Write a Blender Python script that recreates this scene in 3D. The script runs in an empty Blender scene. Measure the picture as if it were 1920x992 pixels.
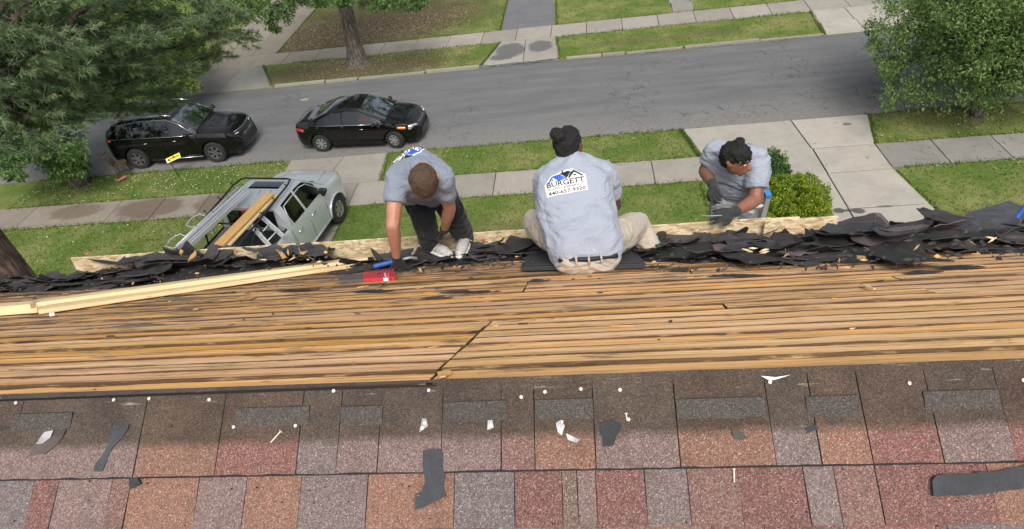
import bpy, bmesh, math, random
import numpy as np
from mathutils import Vector, Matrix, noise
from mathutils.bvhtree import BVHTree
rnd = random.Random(7)
nr = np.random.RandomState(11)
sc = bpy.context.scene
col = sc.collection
PI = math.pi
def R(d): return math.radians(d)

# ------------------------------------------------------------------ camera
CAM_H = 10.03
FPX = 1227.85
cr = Vector((0.99074898, 0.05966285, -0.12188848))
cu = Vector((0.0568182, 0.63329154, 0.7718248))
cf = Vector((-0.12324021, 0.77161012, -0.62404301))
cam = bpy.data.objects.new('camera', bpy.data.cameras.new('camera'))
col.objects.link(cam)
cam.matrix_world = Matrix(((cr.x, cu.x, -cf.x, 0), (cr.y, cu.y, -cf.y, 0), (cr.z, cu.z, -cf.z, CAM_H), (0, 0, 0, 1)))
cam.data.sensor_width = 36
cam.data.lens = FPX / 1920 * 36
cam.data.clip_start = 0.05
cam.data.clip_end = 2000
sc.camera = cam

# ------------------------------------------------------------------ sky, sun, exposure
SUN_EL, SUN_AZ = R(52), R(165)      # azimuth clockwise from +Y
world = bpy.data.worlds.new('World'); sc.world = world
world.use_nodes = True
wn = world.node_tree
bg = wn.nodes['Background']
sky = wn.nodes.new('ShaderNodeTexSky')
sky.sky_type = 'NISHITA'; sky.sun_disc = False
sky.sun_elevation = SUN_EL; sky.sun_rotation = SUN_AZ
sky.air_density = 1.0; sky.dust_density = 4.0; sky.ozone_density = 1.0
hs = wn.nodes.new('ShaderNodeHueSaturation'); hs.inputs['Saturation'].default_value = 0.35
wn.links.new(sky.outputs[0], hs.inputs['Color'])
wn.links.new(hs.outputs[0], bg.inputs['Color'])
bg.inputs['Strength'].default_value = 0.13
sl = bpy.data.lights.new('sun', 'SUN'); sl.energy = 1.6; sl.angle = R(24); sl.color = (1.0, 0.95, 0.88)
so = bpy.data.objects.new('sun', sl); col.objects.link(so)
sd = Vector((math.sin(SUN_AZ) * math.cos(SUN_EL), math.cos(SUN_AZ) * math.cos(SUN_EL), math.sin(SUN_EL)))
so.rotation_euler = sd.to_track_quat('Z', 'Y').to_euler()
so.location = (0, 0, 40)
sc.view_settings.view_transform = 'Standard'
sc.view_settings.look = 'None'
sc.view_settings.exposure = 0.5
sc.view_settings.gamma = 1

# ------------------------------------------------------------------ survey helpers: from a sight line of the photograph to a point of the place
K = 1.08                                   # size of the roof seen from the camera
EYE = Vector((0, 0, CAM_H))
HR, SL, RIDGE_Y = 1.3 * K, 0.6, 1.1296 * K
RIDGE_Z = CAM_H - HR
EAVE_Y = 3.45 * K
def ray(x, y): return cr * ((x - 960) / FPX) - cu * ((y - 496) / FPX) + cf
def G(x, y, z=0.0):
    d = ray(x, y); return EYE + d * ((z - CAM_H) / d.z)
def RF(x, y, h=0.0):                       # on the far roof slope, h above it
    d = ray(x, y); return EYE + d * ((-HR + h + SL * RIDGE_Y) / (d.z + SL * d.y))
def RN(x, y, h=0.0):                       # on the near roof slope
    d = ray(x, y); return EYE + d * ((-HR + h - SL * RIDGE_Y) / (d.z - SL * d.y))
def J(x, y, z): return EYE + ray(x, y) * (z * K)
def JD(x, y, z): return EYE + ray(x, y) * z
def roofz(Y): return RIDGE_Z - SL * abs(Y - RIDGE_Y)

# ------------------------------------------------------------------ object helpers
def put(o, parent=None, label=None, cat=None, group=None, kind=None):
    if o.name not in col.objects: col.objects.link(o)
    if parent is not None: o.parent = parent
    if label: o['label'] = label
    if cat: o['category'] = cat
    if group: o['group'] = group
    if kind: o['kind'] = kind
    return o
def thing(name, label, cat, loc=(0, 0, 0), rz=0.0, group=None):
    o = bpy.data.objects.new(name, None); o.empty_display_size = 0.1
    o.location = loc; o.rotation_euler = (0, 0, rz)
    return put(o, None, label, cat, group)
def dup(root, label=None):
    c = root.copy(); col.objects.link(c)
    for ch in list(root.children):
        k = ch.copy(); col.objects.link(k); k.parent = c
        for g in list(ch.children):
            d = g.copy(); col.objects.link(d); d.parent = k
    if label: c['label'] = label
    return c
class MB:
    def __init__(s): s.v = []; s.f = []; s.m = []
    def add(s, vs, fs, mi=0):
        b = len(s.v); s.v += [tuple(v) for v in vs]; s.f += [tuple(i + b for i in f) for f in fs]; s.m += [mi] * len(fs); return s
    def box(s, c, size, rot=None, mi=0, bev=0.0):
        x, y, z = [k / 2 for k in size]; c = Vector(c)
        if bev <= 0:
            vs = [Vector((i * x, j * y, k * z)) for k in (-1, 1) for j in (-1, 1) for i in (-1, 1)]
            fs = [(0, 2, 3, 1), (4, 5, 7, 6), (0, 1, 5, 4), (2, 6, 7, 3), (0, 4, 6, 2), (1, 3, 7, 5)]
        else:
            t = bev; vs = []
            for k, e in ((-z, 0), (z - t, 0), (z, t)):
                for (i, j) in ((-1, -1), (1, -1), (1, 1), (-1, 1)): vs.append(Vector((i * (x - e), j * (y - e), k)))
            fs = [(3, 2, 1, 0), (8, 9, 10, 11)]
            for r in (0, 4):
                for q in range(4): fs.append((r + q, r + (q + 1) % 4, r + 4 + (q + 1) % 4, r + 4 + q))
        if rot is not None: vs = [rot @ v for v in vs]
        return s.add([v + c for v in vs], fs, mi)
    def prism(s, pts, dz, mi=0):
        n = len(pts); dz = Vector(dz); p = [Vector(q) for q in pts]
        vs = p + [q + dz for q in p]
        fs = [tuple(range(n - 1, -1, -1)), tuple(range(n, 2 * n))] + [(i, (i + 1) % n, n + (i + 1) % n, n + i) for i in range(n)]
        return s.add(vs, fs, mi)
    def tube(s, pts, rad, n=8, mi=0, cap=True):
        pts = [Vector(p) for p in pts]
        if not hasattr(rad, '__len__'): rad = [rad] * len(pts)
        vs = []; fs = []; last = None
        for i, p in enumerate(pts):
            d = (pts[min(i + 1, len(pts) - 1)] - pts[max(i - 1, 0)]).normalized()
            if last is None:
                a = d.orthogonal().normalized()
            else:
                a = (last - d * last.dot(d)).normalized()
            last = a; b = d.cross(a)
            for k in range(n):
                t = 2 * PI * k / n; vs.append(p + (a * math.cos(t) + b * math.sin(t)) * rad[i])
        for i in range(len(pts) - 1):
            for k in range(n):
                fs.append((i * n + k, i * n + (k + 1) % n, (i + 1) * n + (k + 1) % n, (i + 1) * n + k))
        if cap: fs.append(tuple(range(n - 1, -1, -1))); fs.append(tuple(range((len(pts) - 1) * n, len(pts) * n)))
        return s.add(vs, fs, mi)
    def lathe(s, prof, c, axis, n=24, mi=0):
        c = Vector(c); ax = Vector(axis).normalized(); a = ax.orthogonal().normalized(); b = ax.cross(a); m = len(prof); vs = []; fs = []
        for k in range(n):
            t = 2 * PI * k / n; d = a * math.cos(t) + b * math.sin(t)
            for (r, h) in prof: vs.append(c + d * r + ax * h)
        for k in range(n):
            for i in range(m - 1):
                fs.append((k * m + i, ((k + 1) % n) * m + i, ((k + 1) % n) * m + i + 1, k * m + i + 1))
        return s.add(vs, fs, mi)
    def build(s, name, mats, parent=None, smooth=False, sharp=None, recenter=True, **kw):
        me = bpy.data.meshes.new(name)
        vs = s.v; loc = Vector((0, 0, 0))
        if recenter and parent is None and vs:
            a = np.array(vs); lo = a.min(0); hi = a.max(0)
            loc = Vector(((lo[0] + hi[0]) / 2, (lo[1] + hi[1]) / 2, lo[2])); vs = [tuple(Vector(v) - loc) for v in vs]
        me.from_pydata(vs, [], s.f)
        if not isinstance(mats, (list, tuple)): mats = [mats]
        for m in mats: me.materials.append(m)
        if len(mats) > 1: me.polygons.foreach_set('material_index', s.m)
        if smooth:
            me.polygons.foreach_set('use_smooth', [True] * len(s.f))
            if sharp: me.set_sharp_from_angle(angle=R(sharp))
        me.update()
        o = bpy.data.objects.new(name, me); o.location = loc
        return put(o, parent, **kw)
def fast(name, V, Fc, mats, parent=None, tint=None, matidx=None, smooth=False, **kw):
    """numpy mesh; Fc is (n,k)"""
    me = bpy.data.meshes.new(name)
    V = np.asarray(V, dtype=np.float32); Fc = np.asarray(Fc, dtype=np.int32); n, k = Fc.shape
    me.vertices.add(len(V)); me.vertices.foreach_set('co', V.ravel())
    me.loops.add(n * k); me.loops.foreach_set('vertex_index', Fc.ravel())
    me.polygons.add(n); me.polygons.foreach_set('loop_start', np.arange(0, n * k, k, dtype=np.int32))
    me.polygons.foreach_set('loop_total', np.full(n, k, dtype=np.int32))
    if not isinstance(mats, (list, tuple)): mats = [mats]
    for m in mats: me.materials.append(m)
    if matidx is not None: me.polygons.foreach_set('material_index', np.asarray(matidx, dtype=np.int32))
    if smooth: me.polygons.foreach_set('use_smooth', np.ones(n, dtype=bool))
    if tint is not None:
        at = me.attributes.new('tint', 'FLOAT', 'POINT'); at.data.foreach_set('value', np.asarray(tint, dtype=np.float32))
    me.update(calc_edges=True)
    o = bpy.data.objects.new(name, me)
    return put(o, parent, **kw)

# ------------------------------------------------------------------ materials
class NT:
    def __init__(s, name, rough=0.7, metal=0.0, spec=0.5):
        s.m = bpy.data.materials.new(name); s.m.use_nodes = True; s.t = s.m.node_tree
        s.b = s.t.nodes['Principled BSDF']; s.b.inputs['Roughness'].default_value = rough; s.b.inputs['Metallic'].default_value = metal
        s.b.inputs['Specular IOR Level'].default_value = spec
    def n(s, typ, ins=None, out=0, **props):
        nd = s.t.nodes.new('ShaderNode' + typ)
        for k, v in props.items(): setattr(nd, k, v)
        for k, v in (ins or {}).items(): s.set(nd.inputs[k], v)
        return nd.outputs[out]
    def set(s, sock, v):
        if isinstance(v, bpy.types.NodeSocket): s.t.links.new(v, sock)
        elif hasattr(v, '__len__') and len(v) == 3 and sock.type == 'RGBA': sock.default_value = (*v, 1)
        else: sock.default_value = v
    def pos(s): return s.n('NewGeometry', out=0)
    def objrnd(s): return s.n('ObjectInfo', out=s.idx('ObjectInfo', 'Random'))
    def idx(s, typ, name):
        nd = s.t.nodes.new('ShaderNode' + typ); i = [o.name for o in nd.outputs].index(name); s.t.nodes.remove(nd); return i
    def objcol(s): return s.n('ObjectInfo', out=s.idx('ObjectInfo', 'Color'))
    def attr(s, name): return s.n('Attribute', out=2, attribute_name=name)
    def scale(s, vec, sx, sy, sz, off=(0, 0, 0)): return s.n('Mapping', {0: vec, 1: off, 3: (sx, sy, sz)})
    def noise(s, vec, scale, detail=4, rough=0.6, dist=0.0): return s.n('TexNoise', {'Vector': vec, 'Scale': scale, 'Detail': detail, 'Roughness': rough, 'Distortion': dist})
    def voro(s, vec, scale, feature='F1', out=0, rand=1.0): return s.n('TexVoronoi', {'Vector': vec, 'Scale': scale, 'Randomness': rand}, out=out, feature=feature)
    def ramp(s, fac, stops, interp='LINEAR'):
        nd = s.t.nodes.new('ShaderNodeValToRGB'); nd.color_ramp.interpolation = interp; e = nd.color_ramp.elements
        while len(e) < len(stops): e.new(0.5)
        for i, (p, c) in enumerate(stops):
            e[i].position = p; e[i].color = (*c, 1) if hasattr(c, '__len__') else (c, c, c, 1)
        s.t.links.new(fac, nd.inputs[0]); return nd.outputs[0]
    def mr(s, v, a, b, c=0.0, d=1.0): return s.n('MapRange', {0: v, 1: a, 2: b, 3: c, 4: d})
    def math(s, op, a, b=0.0): return s.n('Math', {0: a, 1: b}, operation=op)
    def mix(s, fac, a, b, blend='MIX'):
        nd = s.t.nodes.new('ShaderNodeMix'); nd.data_type = 'RGBA'; nd.blend_type = blend
        s.set(nd.inputs[0], fac); s.set(nd.inputs[6], a); s.set(nd.inputs[7], b); return nd.outputs[2]
    def bump(s, h, strength=0.3, dist=0.01, normal=None):
        ins = {'Height': h, 'Strength': strength, 'Distance': dist}
        if normal is not None: ins['Normal'] = normal
        return s.n('Bump', ins)
    def spot(s, vec, c, r, wob=0.35, nscale=3.0, soft=0.15):
        """mask of a stain or patch with its own shape: 1 inside"""
        p = s.n('Mapping', {0: vec, 1: (-c[0] / r[0], -c[1] / r[1], 0), 3: (1 / r[0], 1 / r[1], 0)})
        l = s.n('VectorMath', {0: p}, out=1, operation='LENGTH')
        nz = s.noise(vec, nscale, 4, 0.65)
        d = s.math('ADD', l, s.math('MULTIPLY', s.math('SUBTRACT', nz, 0.5), wob * 2))
        return s.mr(d, 1 + soft, 1 - soft)
    def done(s, color=None, normal=None, rough=None):
        if color is not None: s.set(s.b.inputs['Base Color'], color)
        if normal is not None: s.set(s.b.inputs['Normal'], normal)
        if rough is not None: s.set(s.b.inputs['Roughness'], rough)
        return s.m
def plain(name, c, rough=0.6, metal=0.0, spec=0.5, nz=0.12, sc_=25.0, bump=0.0, coat=0.0):
    t = NT(name, rough, metal, spec); p = t.pos()
    f = t.noise(p, sc_, 4)
    v = t.mr(f, 0.25, 0.75, 1 - nz, 1 + nz)
    colr = t.mix(1.0, c, t.n('CombineColor', {0: v, 1: v, 2: v}), 'MULTIPLY')
    if coat: t.b.inputs['Coat Weight'].default_value = coat; t.b.inputs['Coat Roughness'].default_value = 0.03
    return t.done(colr, t.bump(f, bump, 0.01) if bump else None)
M = {}
# lawn
def lawn(name, dirt, base=((0.042, 0.080, 0.015), (0.10, 0.155, 0.03), (0.18, 0.22, 0.06)), dry=0.7):
    t = NT(name, 0.9, 0, 0.15); p = t.pos()
    a = t.noise(p, 0.7, 5, 0.6); b = t.noise(p, 9, 6, 0.75); c = t.noise(t.scale(p, 60, 60, 1), 1.0, 3, 0.7)
    m = t.math('ADD', t.math('MULTIPLY', b, 0.6), t.math('MULTIPLY', c, 0.4))
    g = t.ramp(m, [(0.3, base[0]), (0.5, base[1]), (0.72, base[2])])
    g = t.mix(t.mr(a, 0.42, 0.66, 0, dry), g, (0.27, 0.25, 0.10)); g = t.mix(t.mr(t.noise(p, 2.6, 4, 0.7), 0.55, 0.68, 0, 0.6), g, (0.05, 0.095, 0.02))
    soil = t.ramp(t.noise(p, 22, 5, 0.8), [(0.3, (0.045, 0.03, 0.018)), (0.55, (0.12, 0.085, 0.055)), (0.75, (0.24, 0.18, 0.12))])
    for (x, y, rx, ry, amt) in dirt:
        k = t.spot(p, (x, y), (rx, ry), 0.5, 1.6, 0.3)
        k2 = t.math('MULTIPLY', k, t.mr(t.noise(p, 7, 4, 0.7), 0.3, 0.6, amt * 0.55, amt))
        g = t.mix(k2, g, soil)
    return t.done(g, t.bump(m, 0.8, 0.04))
M['lawn'] = lawn('lawn', [(-11.0, 30.2, 4.6, 2.2, 1.0), (-9.8, 26.0, 4.5, 1.1, 0.95), (-9.5, 33, 5, 3, 0.8), (-6.0, 31.5, 2.5, 1.6, 0.5),
                          (2.2, 26.1, 1.7, 0.35, 0.5), (5.0, 26.2, 1.4, 0.4, 0.5), (8.5, 12.9, 1.6, 0.6, 0.3), (-2.5, 13.6, 1.0, 0.8, 0.35), (11.1, 18.0, 1.3, 0.7, 0.5), (-17, 31, 2.2, 3, 0.4)])
# asphalt
t = NT('asphalt', 0.9, 0, 0.25); p = t.pos()
a = t.noise(t.scale(p, 0.25, 1.6, 1), 1.3, 5, 0.6); b = t.noise(p, 45, 3, 0.8); c_ = t.voro(p, 120)
g = t.ramp(t.math('ADD', t.math('MULTIPLY', a, 0.5), t.math('MULTIPLY', b, 0.5)), [(0.3, (0.095, 0.097, 0.10)), (0.5, (0.138, 0.14, 0.143)), (0.7, (0.185, 0.187, 0.19))])
edge = t.mr(t.n('SeparateXYZ', {0: p}, out=1), 20.6, 18.7)
g = t.mix(t.math('MULTIPLY', edge, t.mr(t.noise(t.scale(p, 8, 30, 1), 1.0, 4, 0.8), 0.4, 0.6)), g, (0.24, 0.225, 0.2))
wp = t.n('VectorMath', {0: p, 1: t.n('VectorMath', {0: t.n('TexNoise', {'Vector': p, 'Scale': 1.5, 'Detail': 4.0}, out=1), 1: (1.4, 1.4, 0)}, operation='MULTIPLY')}, operation='ADD')
cell = t.voro(wp, 1.7, 'DISTANCE_TO_EDGE')
line = t.mr(cell, 0.004, 0.022, 1, 0)
msk = t.spot(p, (7.0, 21.5), (1.0, 3.2), 0.7, 1.2, 0.3)
for cc, rr in (((1.6, 21.2), (0.9, 2.2)), ((5.6, 19.4), (3.0, 0.6)), ((-4.2, 20.4), (0.5, 1.6)), ((9.5, 20.0), (2.5, 1.2)), ((-11.5, 23), (0.5, 1.6)), ((3.0, 23.4), (2.0, 0.6))):
    msk = t.math('MAXIMUM', msk, t.spot(p, cc, rr, 0.7, 1.2, 0.3))
cell2 = t.voro(wp, 0.35, 'DISTANCE_TO_EDGE')
line2 = t.mr(cell2, 0.001, 0.006, 0.6, 0)
lines = t.math('MAXIMUM', t.math('MULTIPLY', line, msk), t.math('MULTIPLY', line2, t.mr(a, 0.4, 0.6)))
g = t.mix(t.math('MULTIPLY', lines, 0.6), g, (0.05, 0.05, 0.05))
M['asphalt'] = t.done(g, t.bump(t.math('SUBTRACT', t.math('MULTIPLY', b, 0.6), lines), 0.5, 0.02))
# concrete
def conc(name, tone, stains=(), wear=0.5, dirt=(0.12, 0.095, 0.07)):
    t = NT(name, 0.9, 0, 0.25); p = t.pos(); r = t.objrnd()
    a = t.noise(p, 1.3, 6, 0.65); b = t.noise(p, 60, 3, 0.8); d = t.noise(p, 5, 5, 0.7)
    v = t.math('ADD', t.math('MULTIPLY', a, 0.45), t.math('MULTIPLY', b, 0.35)); v = t.math('ADD', v, t.math('MULTIPLY', d, 0.2))
    g = t.ramp(v, [(0.28, tuple(k * 0.68 for k in tone)), (0.5, tone), (0.72, tuple(min(1, k * 1.22) for k in tone))])
    rv = t.mr(r, 0, 1, 0.86, 1.08); g = t.mix(1.0, g, t.n('CombineColor', {0: rv, 1: rv, 2: rv}), 'MULTIPLY')
    for (x, y, rx, ry, c, amt) in stains:
        g = t.mix(t.math('MULTIPLY', t.spot(p, (x, y), (rx, ry), 0.4, 4.0, 0.15), amt), g, c)
    return t.done(g, t.bump(v, 0.35, 0.012))
M['concrete'] = conc('concrete', (0.36, 0.335, 0.29), [(6.05, 13.75, 0.13, 0.11, (0.07, 0.07, 0.07), 0.9), (6.5, 13.68, 0.15, 0.11, (0.07, 0.07, 0.07), 0.9), (6.28, 13.72, 0.2, 0.045, (0.07, 0.07, 0.07), 0.9), (7.15, 13.8, 0.2, 0.05, (0.12, 0.11, 0.1), 0.7), (7.6, 18.0, 0.13, 0.08, (0.1, 0.09, 0.08), 0.8)])
M['walk'] = conc('walk_concrete', (0.31, 0.285, 0.245))
M['darkwalk'] = conc('dark_walk_concrete', (0.24, 0.23, 0.21))
M['leftwalk'] = conc('soiled_walk_concrete', (0.25, 0.22, 0.18), [(-13.6, 16.2, 1.1, 0.55, (0.11, 0.08, 0.055), 0.7), (-11.2, 16.2, 0.9, 0.6, (0.12, 0.09, 0.06), 0.65), (-16.2, 16.3, 0.9, 0.4, (0.13, 0.1, 0.07), 0.7)])
M['apron'] = conc('patched_apron_concrete', (0.33, 0.31, 0.27), [(-2.9, 26.4, 0.62, 0.75, (0.12, 0.12, 0.12), 0.95), (-1.65, 26.5, 0.5, 0.6, (0.12, 0.12, 0.12), 0.95), (-3.2, 25.7, 0.5, 0.3, (0.12, 0.12, 0.12), 0.95)])
M['olddrive'] = conc('old_drive_asphalt', (0.15, 0.15, 0.155))
M['kerb'] = conc('kerb_stone', (0.30, 0.28, 0.23))
M['tar'] = plain('joint_soil', (0.03, 0.026, 0.02), 0.95)
# roof boards
t = NT('weathered_board', 0.75, 0, 0.25); p = t.pos(); r = t.objrnd()
off = t.n('CombineXYZ', {0: t.math('MULTIPLY', r, 37.0), 1: t.math('MULTIPLY', r, 11.0), 2: 0.0})
q = t.n('VectorMath', {0: p, 1: off}, operation='ADD')
s1 = t.noise(t.scale(q, 0.9, 20, 20), 1.5, 5, 0.6, 0.3)
s2 = t.noise(t.scale(q, 4, 130, 130), 1.0, 4, 0.75)
s3 = t.noise(t.scale(q, 1.5, 8, 8), 1.5, 6, 0.72, 0.6)
v = t.math('ADD', t.math('MULTIPLY', s1, 0.62), t.math('MULTIPLY', s2, 0.38))
g = t.ramp(v, [(0.34, (0.42, 0.19, 0.055)), (0.44, (0.60, 0.31, 0.095)), (0.53, (0.71, 0.37, 0.14)), (0.64, (0.80, 0.47, 0.215)), (0.76, (0.87, 0.62, 0.37))])
hsv = t.n('HueSaturation', {'Hue': t.mr(r, 0, 1, 0.497, 0.509), 'Saturation': t.mr(t.math('FRACT', t.math('MULTIPLY', r, 7.3)), 0, 1, 0.82, 1.05), 'Value': t.mr(t.math('FRACT', t.math('MULTIPLY', r, 13.7)), 0, 1, 0.98, 1.28), 'Color': g})
yy = t.n('SeparateXYZ', {0: p}, out=1); xx = t.n('SeparateXYZ', {0: p}, out=0)
dens = t.math('ADD', t.mr(yy, 1.4, 3.5, -0.01, 0.13), t.mr(xx, 1.0, -2.4, 0.0, 0.055))
thin = t.mr(t.math('ADD', t.noise(t.scale(q, 0.7, 48, 48), 1.4, 3, 0.6, 0.3), t.math('MULTIPLY', dens, 0.6)), 0.585, 0.655, 0, 0.6)
stain = t.mr(t.math('ADD', s3, dens), 0.62, 0.70, 0, 0.9)
wash = t.mr(t.math('ADD', s3, t.math('MULTIPLY', dens, 1.2)), 0.54, 0.70, 0, 0.5)
g = t.mix(thin, hsv, (0.13, 0.065, 0.03))
g = t.mix(wash, g, (0.36, 0.22, 0.10))
g = t.mix(stain, g, t.ramp(s2, [(0.35, (0.05, 0.042, 0.036)), (0.65, (0.20, 0.165, 0.13))]))
kn = t.voro(t.scale(q, 2.2, 9, 9), 1.0); g = t.mix(t.mr(kn, 0.03, 0.07, 0.8, 0), g, (0.10, 0.045, 0.02))
nh = t.voro(t.scale(p, 2.44, 12, 12), 1.0, rand=0.35); g = t.mix(t.mr(nh, 0.018, 0.03, 0.9, 0), g, (0.02, 0.015, 0.012))
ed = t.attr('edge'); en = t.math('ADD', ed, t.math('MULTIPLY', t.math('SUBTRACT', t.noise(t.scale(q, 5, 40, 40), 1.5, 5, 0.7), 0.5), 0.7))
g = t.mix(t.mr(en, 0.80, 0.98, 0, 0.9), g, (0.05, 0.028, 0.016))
M['board'] = t.done(g, t.bump(t.math('SUBTRACT', v, t.math('MULTIPLY', thin, 0.5)), 0.6, 0.008), t.mr(stain, 0, 1, 0.7, 0.95))
# fresh lumber
def lumber(name, c0, c1, c2, ax=(1, 0, 0)):
    t = NT(name, 0.6, 0, 0.3); p = t.n('TexCoord', out=3); r = t.objrnd()
    q = t.n('VectorMath', {0: p, 1: t.n('CombineXYZ', {0: t.math('MULTIPLY', r, 9.0), 1: r, 2: r})}, operation='ADD')
    s1 = t.noise(t.scale(q, 1.2, 45, 45), 1.0, 5, 0.6, 0.8); s2 = t.noise(t.scale(q, 3, 5, 5), 2.0, 3)
    g = t.ramp(s1, [(0.3, c0), (0.5, c1), (0.7, c2)])
    k = t.voro(t.scale(q, 3.5, 14, 14), 1.0)
    g = t.mix(t.mr(k, 0.05, 0.1, 0.75, 0), g, (0.20, 0.10, 0.045))
    g = t.mix(t.mr(s2, 0.6, 0.75, 0, 0.3), g, (0.45, 0.30, 0.16))
    return t.done(g, t.bump(s1, 0.2, 0.004))
M['pine'] = lumber('fresh_pine', (0.60, 0.41, 0.20), (0.76, 0.58, 0.33), (0.84, 0.70, 0.46))
M['plank'] = lumber('orange_plank', (0.50, 0.27, 0.09), (0.62, 0.37, 0.14), (0.70, 0.46, 0.20))
# strand board
t = NT('strand_board', 0.75, 0, 0.2); p = t.pos()
q = t.scale(p, 1, 1, 1.6)
vc = t.n('TexVoronoi', {'Vector': t.scale(p, 22, 60, 60), 'Scale': 1.0}, out=1)
g = t.ramp(t.n('SeparateXYZ', {0: vc}, out=0), [(0.0, (0.42, 0.29, 0.15)), (0.5, (0.64, 0.50, 0.31)), (1.0, (0.78, 0.68, 0.48))])
sp = t.mr(t.noise(p, 38, 5, 0.8), 0.60, 0.66, 0, 0.85); sp2 = t.mr(t.noise(p, 6, 5, 0.75), 0.56, 0.64, 0, 0.8)
g = t.mix(t.math('MULTIPLY', sp, 1.0), g, (0.09, 0.06, 0.04)); g = t.mix(t.math('MULTIPLY', sp2, 0.7), g, (0.13, 0.09, 0.06))
M['osb'] = t.done(g, t.bump(t.n('SeparateXYZ', {0: vc}, out=1), 0.3, 0.003))
# torn shingle / felt black
def felt(name, c0, c1, gran=0.35, rough=0.8):
    t = NT(name, rough, 0, 0.35); p = t.pos(); r = t.objrnd()
    a = t.noise(p, 9, 5, 0.65); b = t.voro(p, 260); 
    g = t.ramp(a, [(0.3, c0), (0.7, c1)])
    rv = t.mr(r, 0, 1, 0.6, 1.5); g = t.mix(1.0, g, t.n('CombineColor', {0: rv, 1: rv, 2: rv}), 'MULTIPLY')
    g = t.mix(t.mr(b, 0.1, 0.35, gran, 0), g, tuple(min(1, 2.2 * k + 0.02) for k in c1))
    g = t.mix(t.mr(t.noise(p, 30, 4, 0.8), 0.66, 0.72, 0, 0.6), g, (0.30, 0.27, 0.24))
    return t.done(g, t.bump(t.math('ADD', a, t.math('MULTIPLY', b, 0.3)), 0.4, 0.006))
M['felt'] = felt('torn_felt', (0.014, 0.0135, 0.013), (0.058, 0.054, 0.052))
M['feltb'] = felt('old_shingle_brown', (0.04, 0.033, 0.03), (0.10, 0.08, 0.075), 0.5)
M['feltg'] = felt('bluish_felt', (0.032, 0.034, 0.038), (0.062, 0.065, 0.073), 0.3)
M['feltr'] = felt('granule_shingle', (0.05, 0.038, 0.04), (0.12, 0.09, 0.095), 0.7)
# coloured shingle with granules; its colour comes from the object
def shingle(name, top, gm=0.6):
    t = NT(name, 0.92, 0, 0.25); p = t.pos(); oc = t.objcol()
    vo = t.n('TexVoronoi', {'Vector': p, 'Scale': 400.0}, out=1); x = t.n('SeparateXYZ', {0: vo}, out=0); y = t.n('SeparateXYZ', {0: vo}, out=1)
    vo2 = t.n('TexVoronoi', {'Vector': p, 'Scale': 850.0}, out=1); x2 = t.n('SeparateXYZ', {0: vo2}, out=0)
    v = t.ramp(x, [(0.0, 0.55), (0.35, 0.82), (0.7, 1.0), (0.88, 1.25), (1.0, 1.8)])
    v2 = t.mr(x2, 0, 1, 0.75, 1.25)
    g = t.mix(1.0, t.mix(t.mr(y, 0.55, 1.0, 0, gm), oc, (0.36, 0.30, 0.28)), v, 'MULTIPLY')
    g = t.mix(1.0, g, t.n('CombineColor', {0: v2, 1: v2, 2: v2}), 'MULTIPLY')
    lo = t.noise(p, 14, 5, 0.6)
    g = t.mix(t.mr(lo, 0.55, 0.75, 0, 0.45), g, (0.085, 0.065, 0.055))
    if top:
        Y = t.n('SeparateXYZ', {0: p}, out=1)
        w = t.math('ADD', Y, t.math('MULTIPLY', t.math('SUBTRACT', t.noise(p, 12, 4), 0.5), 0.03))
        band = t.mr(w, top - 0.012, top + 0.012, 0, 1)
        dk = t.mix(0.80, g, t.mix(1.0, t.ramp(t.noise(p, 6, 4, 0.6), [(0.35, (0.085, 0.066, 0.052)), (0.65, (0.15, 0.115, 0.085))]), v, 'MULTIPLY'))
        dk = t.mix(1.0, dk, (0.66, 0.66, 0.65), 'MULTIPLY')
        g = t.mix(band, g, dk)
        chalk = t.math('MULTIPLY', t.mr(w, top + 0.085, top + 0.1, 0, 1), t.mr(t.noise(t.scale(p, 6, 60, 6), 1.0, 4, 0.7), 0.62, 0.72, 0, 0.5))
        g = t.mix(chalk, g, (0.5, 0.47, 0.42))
    h = t.math('ADD', x, t.math('MULTIPLY', x2, 0.5))
    return t.done(g, t.bump(h, 0.55, 0.003))
TABY = RN(960, 828).y
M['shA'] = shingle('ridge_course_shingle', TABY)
M['shB'] = shingle('granule_course_shingle', None)
M['shD'] = shingle('dark_tab_shingle', None, 0.12)
M['grit'] = plain('roof_black', (0.02, 0.02, 0.02), 0.9)  # flat black for underlay, shingle edges and the painted shade
# misc
M['white_metal'] = plain('nail_white', (0.60, 0.57, 0.48), 0.5, 0.0, nz=.3, sc_=90)
M['steel'] = plain('galvanised', (0.36, 0.36, 0.36), 0.5, 0.3, nz=.3)
M['alu'] = plain('aluminium', (0.66, 0.68, 0.69), 0.38, 0.35, nz=0.15)
M['alud'] = plain('dull_aluminium', (0.13, 0.13, 0.125), 0.5, 0.4)
M['black_metal'] = plain('black_rack', (0.012, 0.012, 0.013), 0.35, 0.0)
M['rubber'] = plain('tyre_rubber', (0.018, 0.018, 0.018), 0.85, bump=0.3)
M['black'] = plain('black_plastic', (0.015, 0.015, 0.016), 0.55)
M['foam'] = plain('black_foam', (0.022, 0.026, 0.03), 0.6, nz=0.3, sc_=60)
M['carblack'] = plain('black_car_paint', (0.003, 0.003, 0.0035), 0.12, 0.0, 0.3, coat=0.5, nz=0.1)
M['carsilver'] = plain('silver_car_paint', (0.50, 0.53, 0.55), 0.32, 0.3, 0.5, coat=1.0, nz=0.04, sc_=3)
M['chrome'] = plain('chrome', (0.75, 0.75, 0.76), 0.12, 1.0, nz=0.05)
M['rim'] = plain('wheel_alloy', (0.55, 0.56, 0.57), 0.3, 0.85)
M['redlamp'] = plain('tail_lamp', (0.50, 0.012, 0.015), 0.12, coat=1.0)
M['amber'] = plain('amber_lamp', (0.75, 0.22, 0.03), 0.15, coat=1.0)
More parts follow.
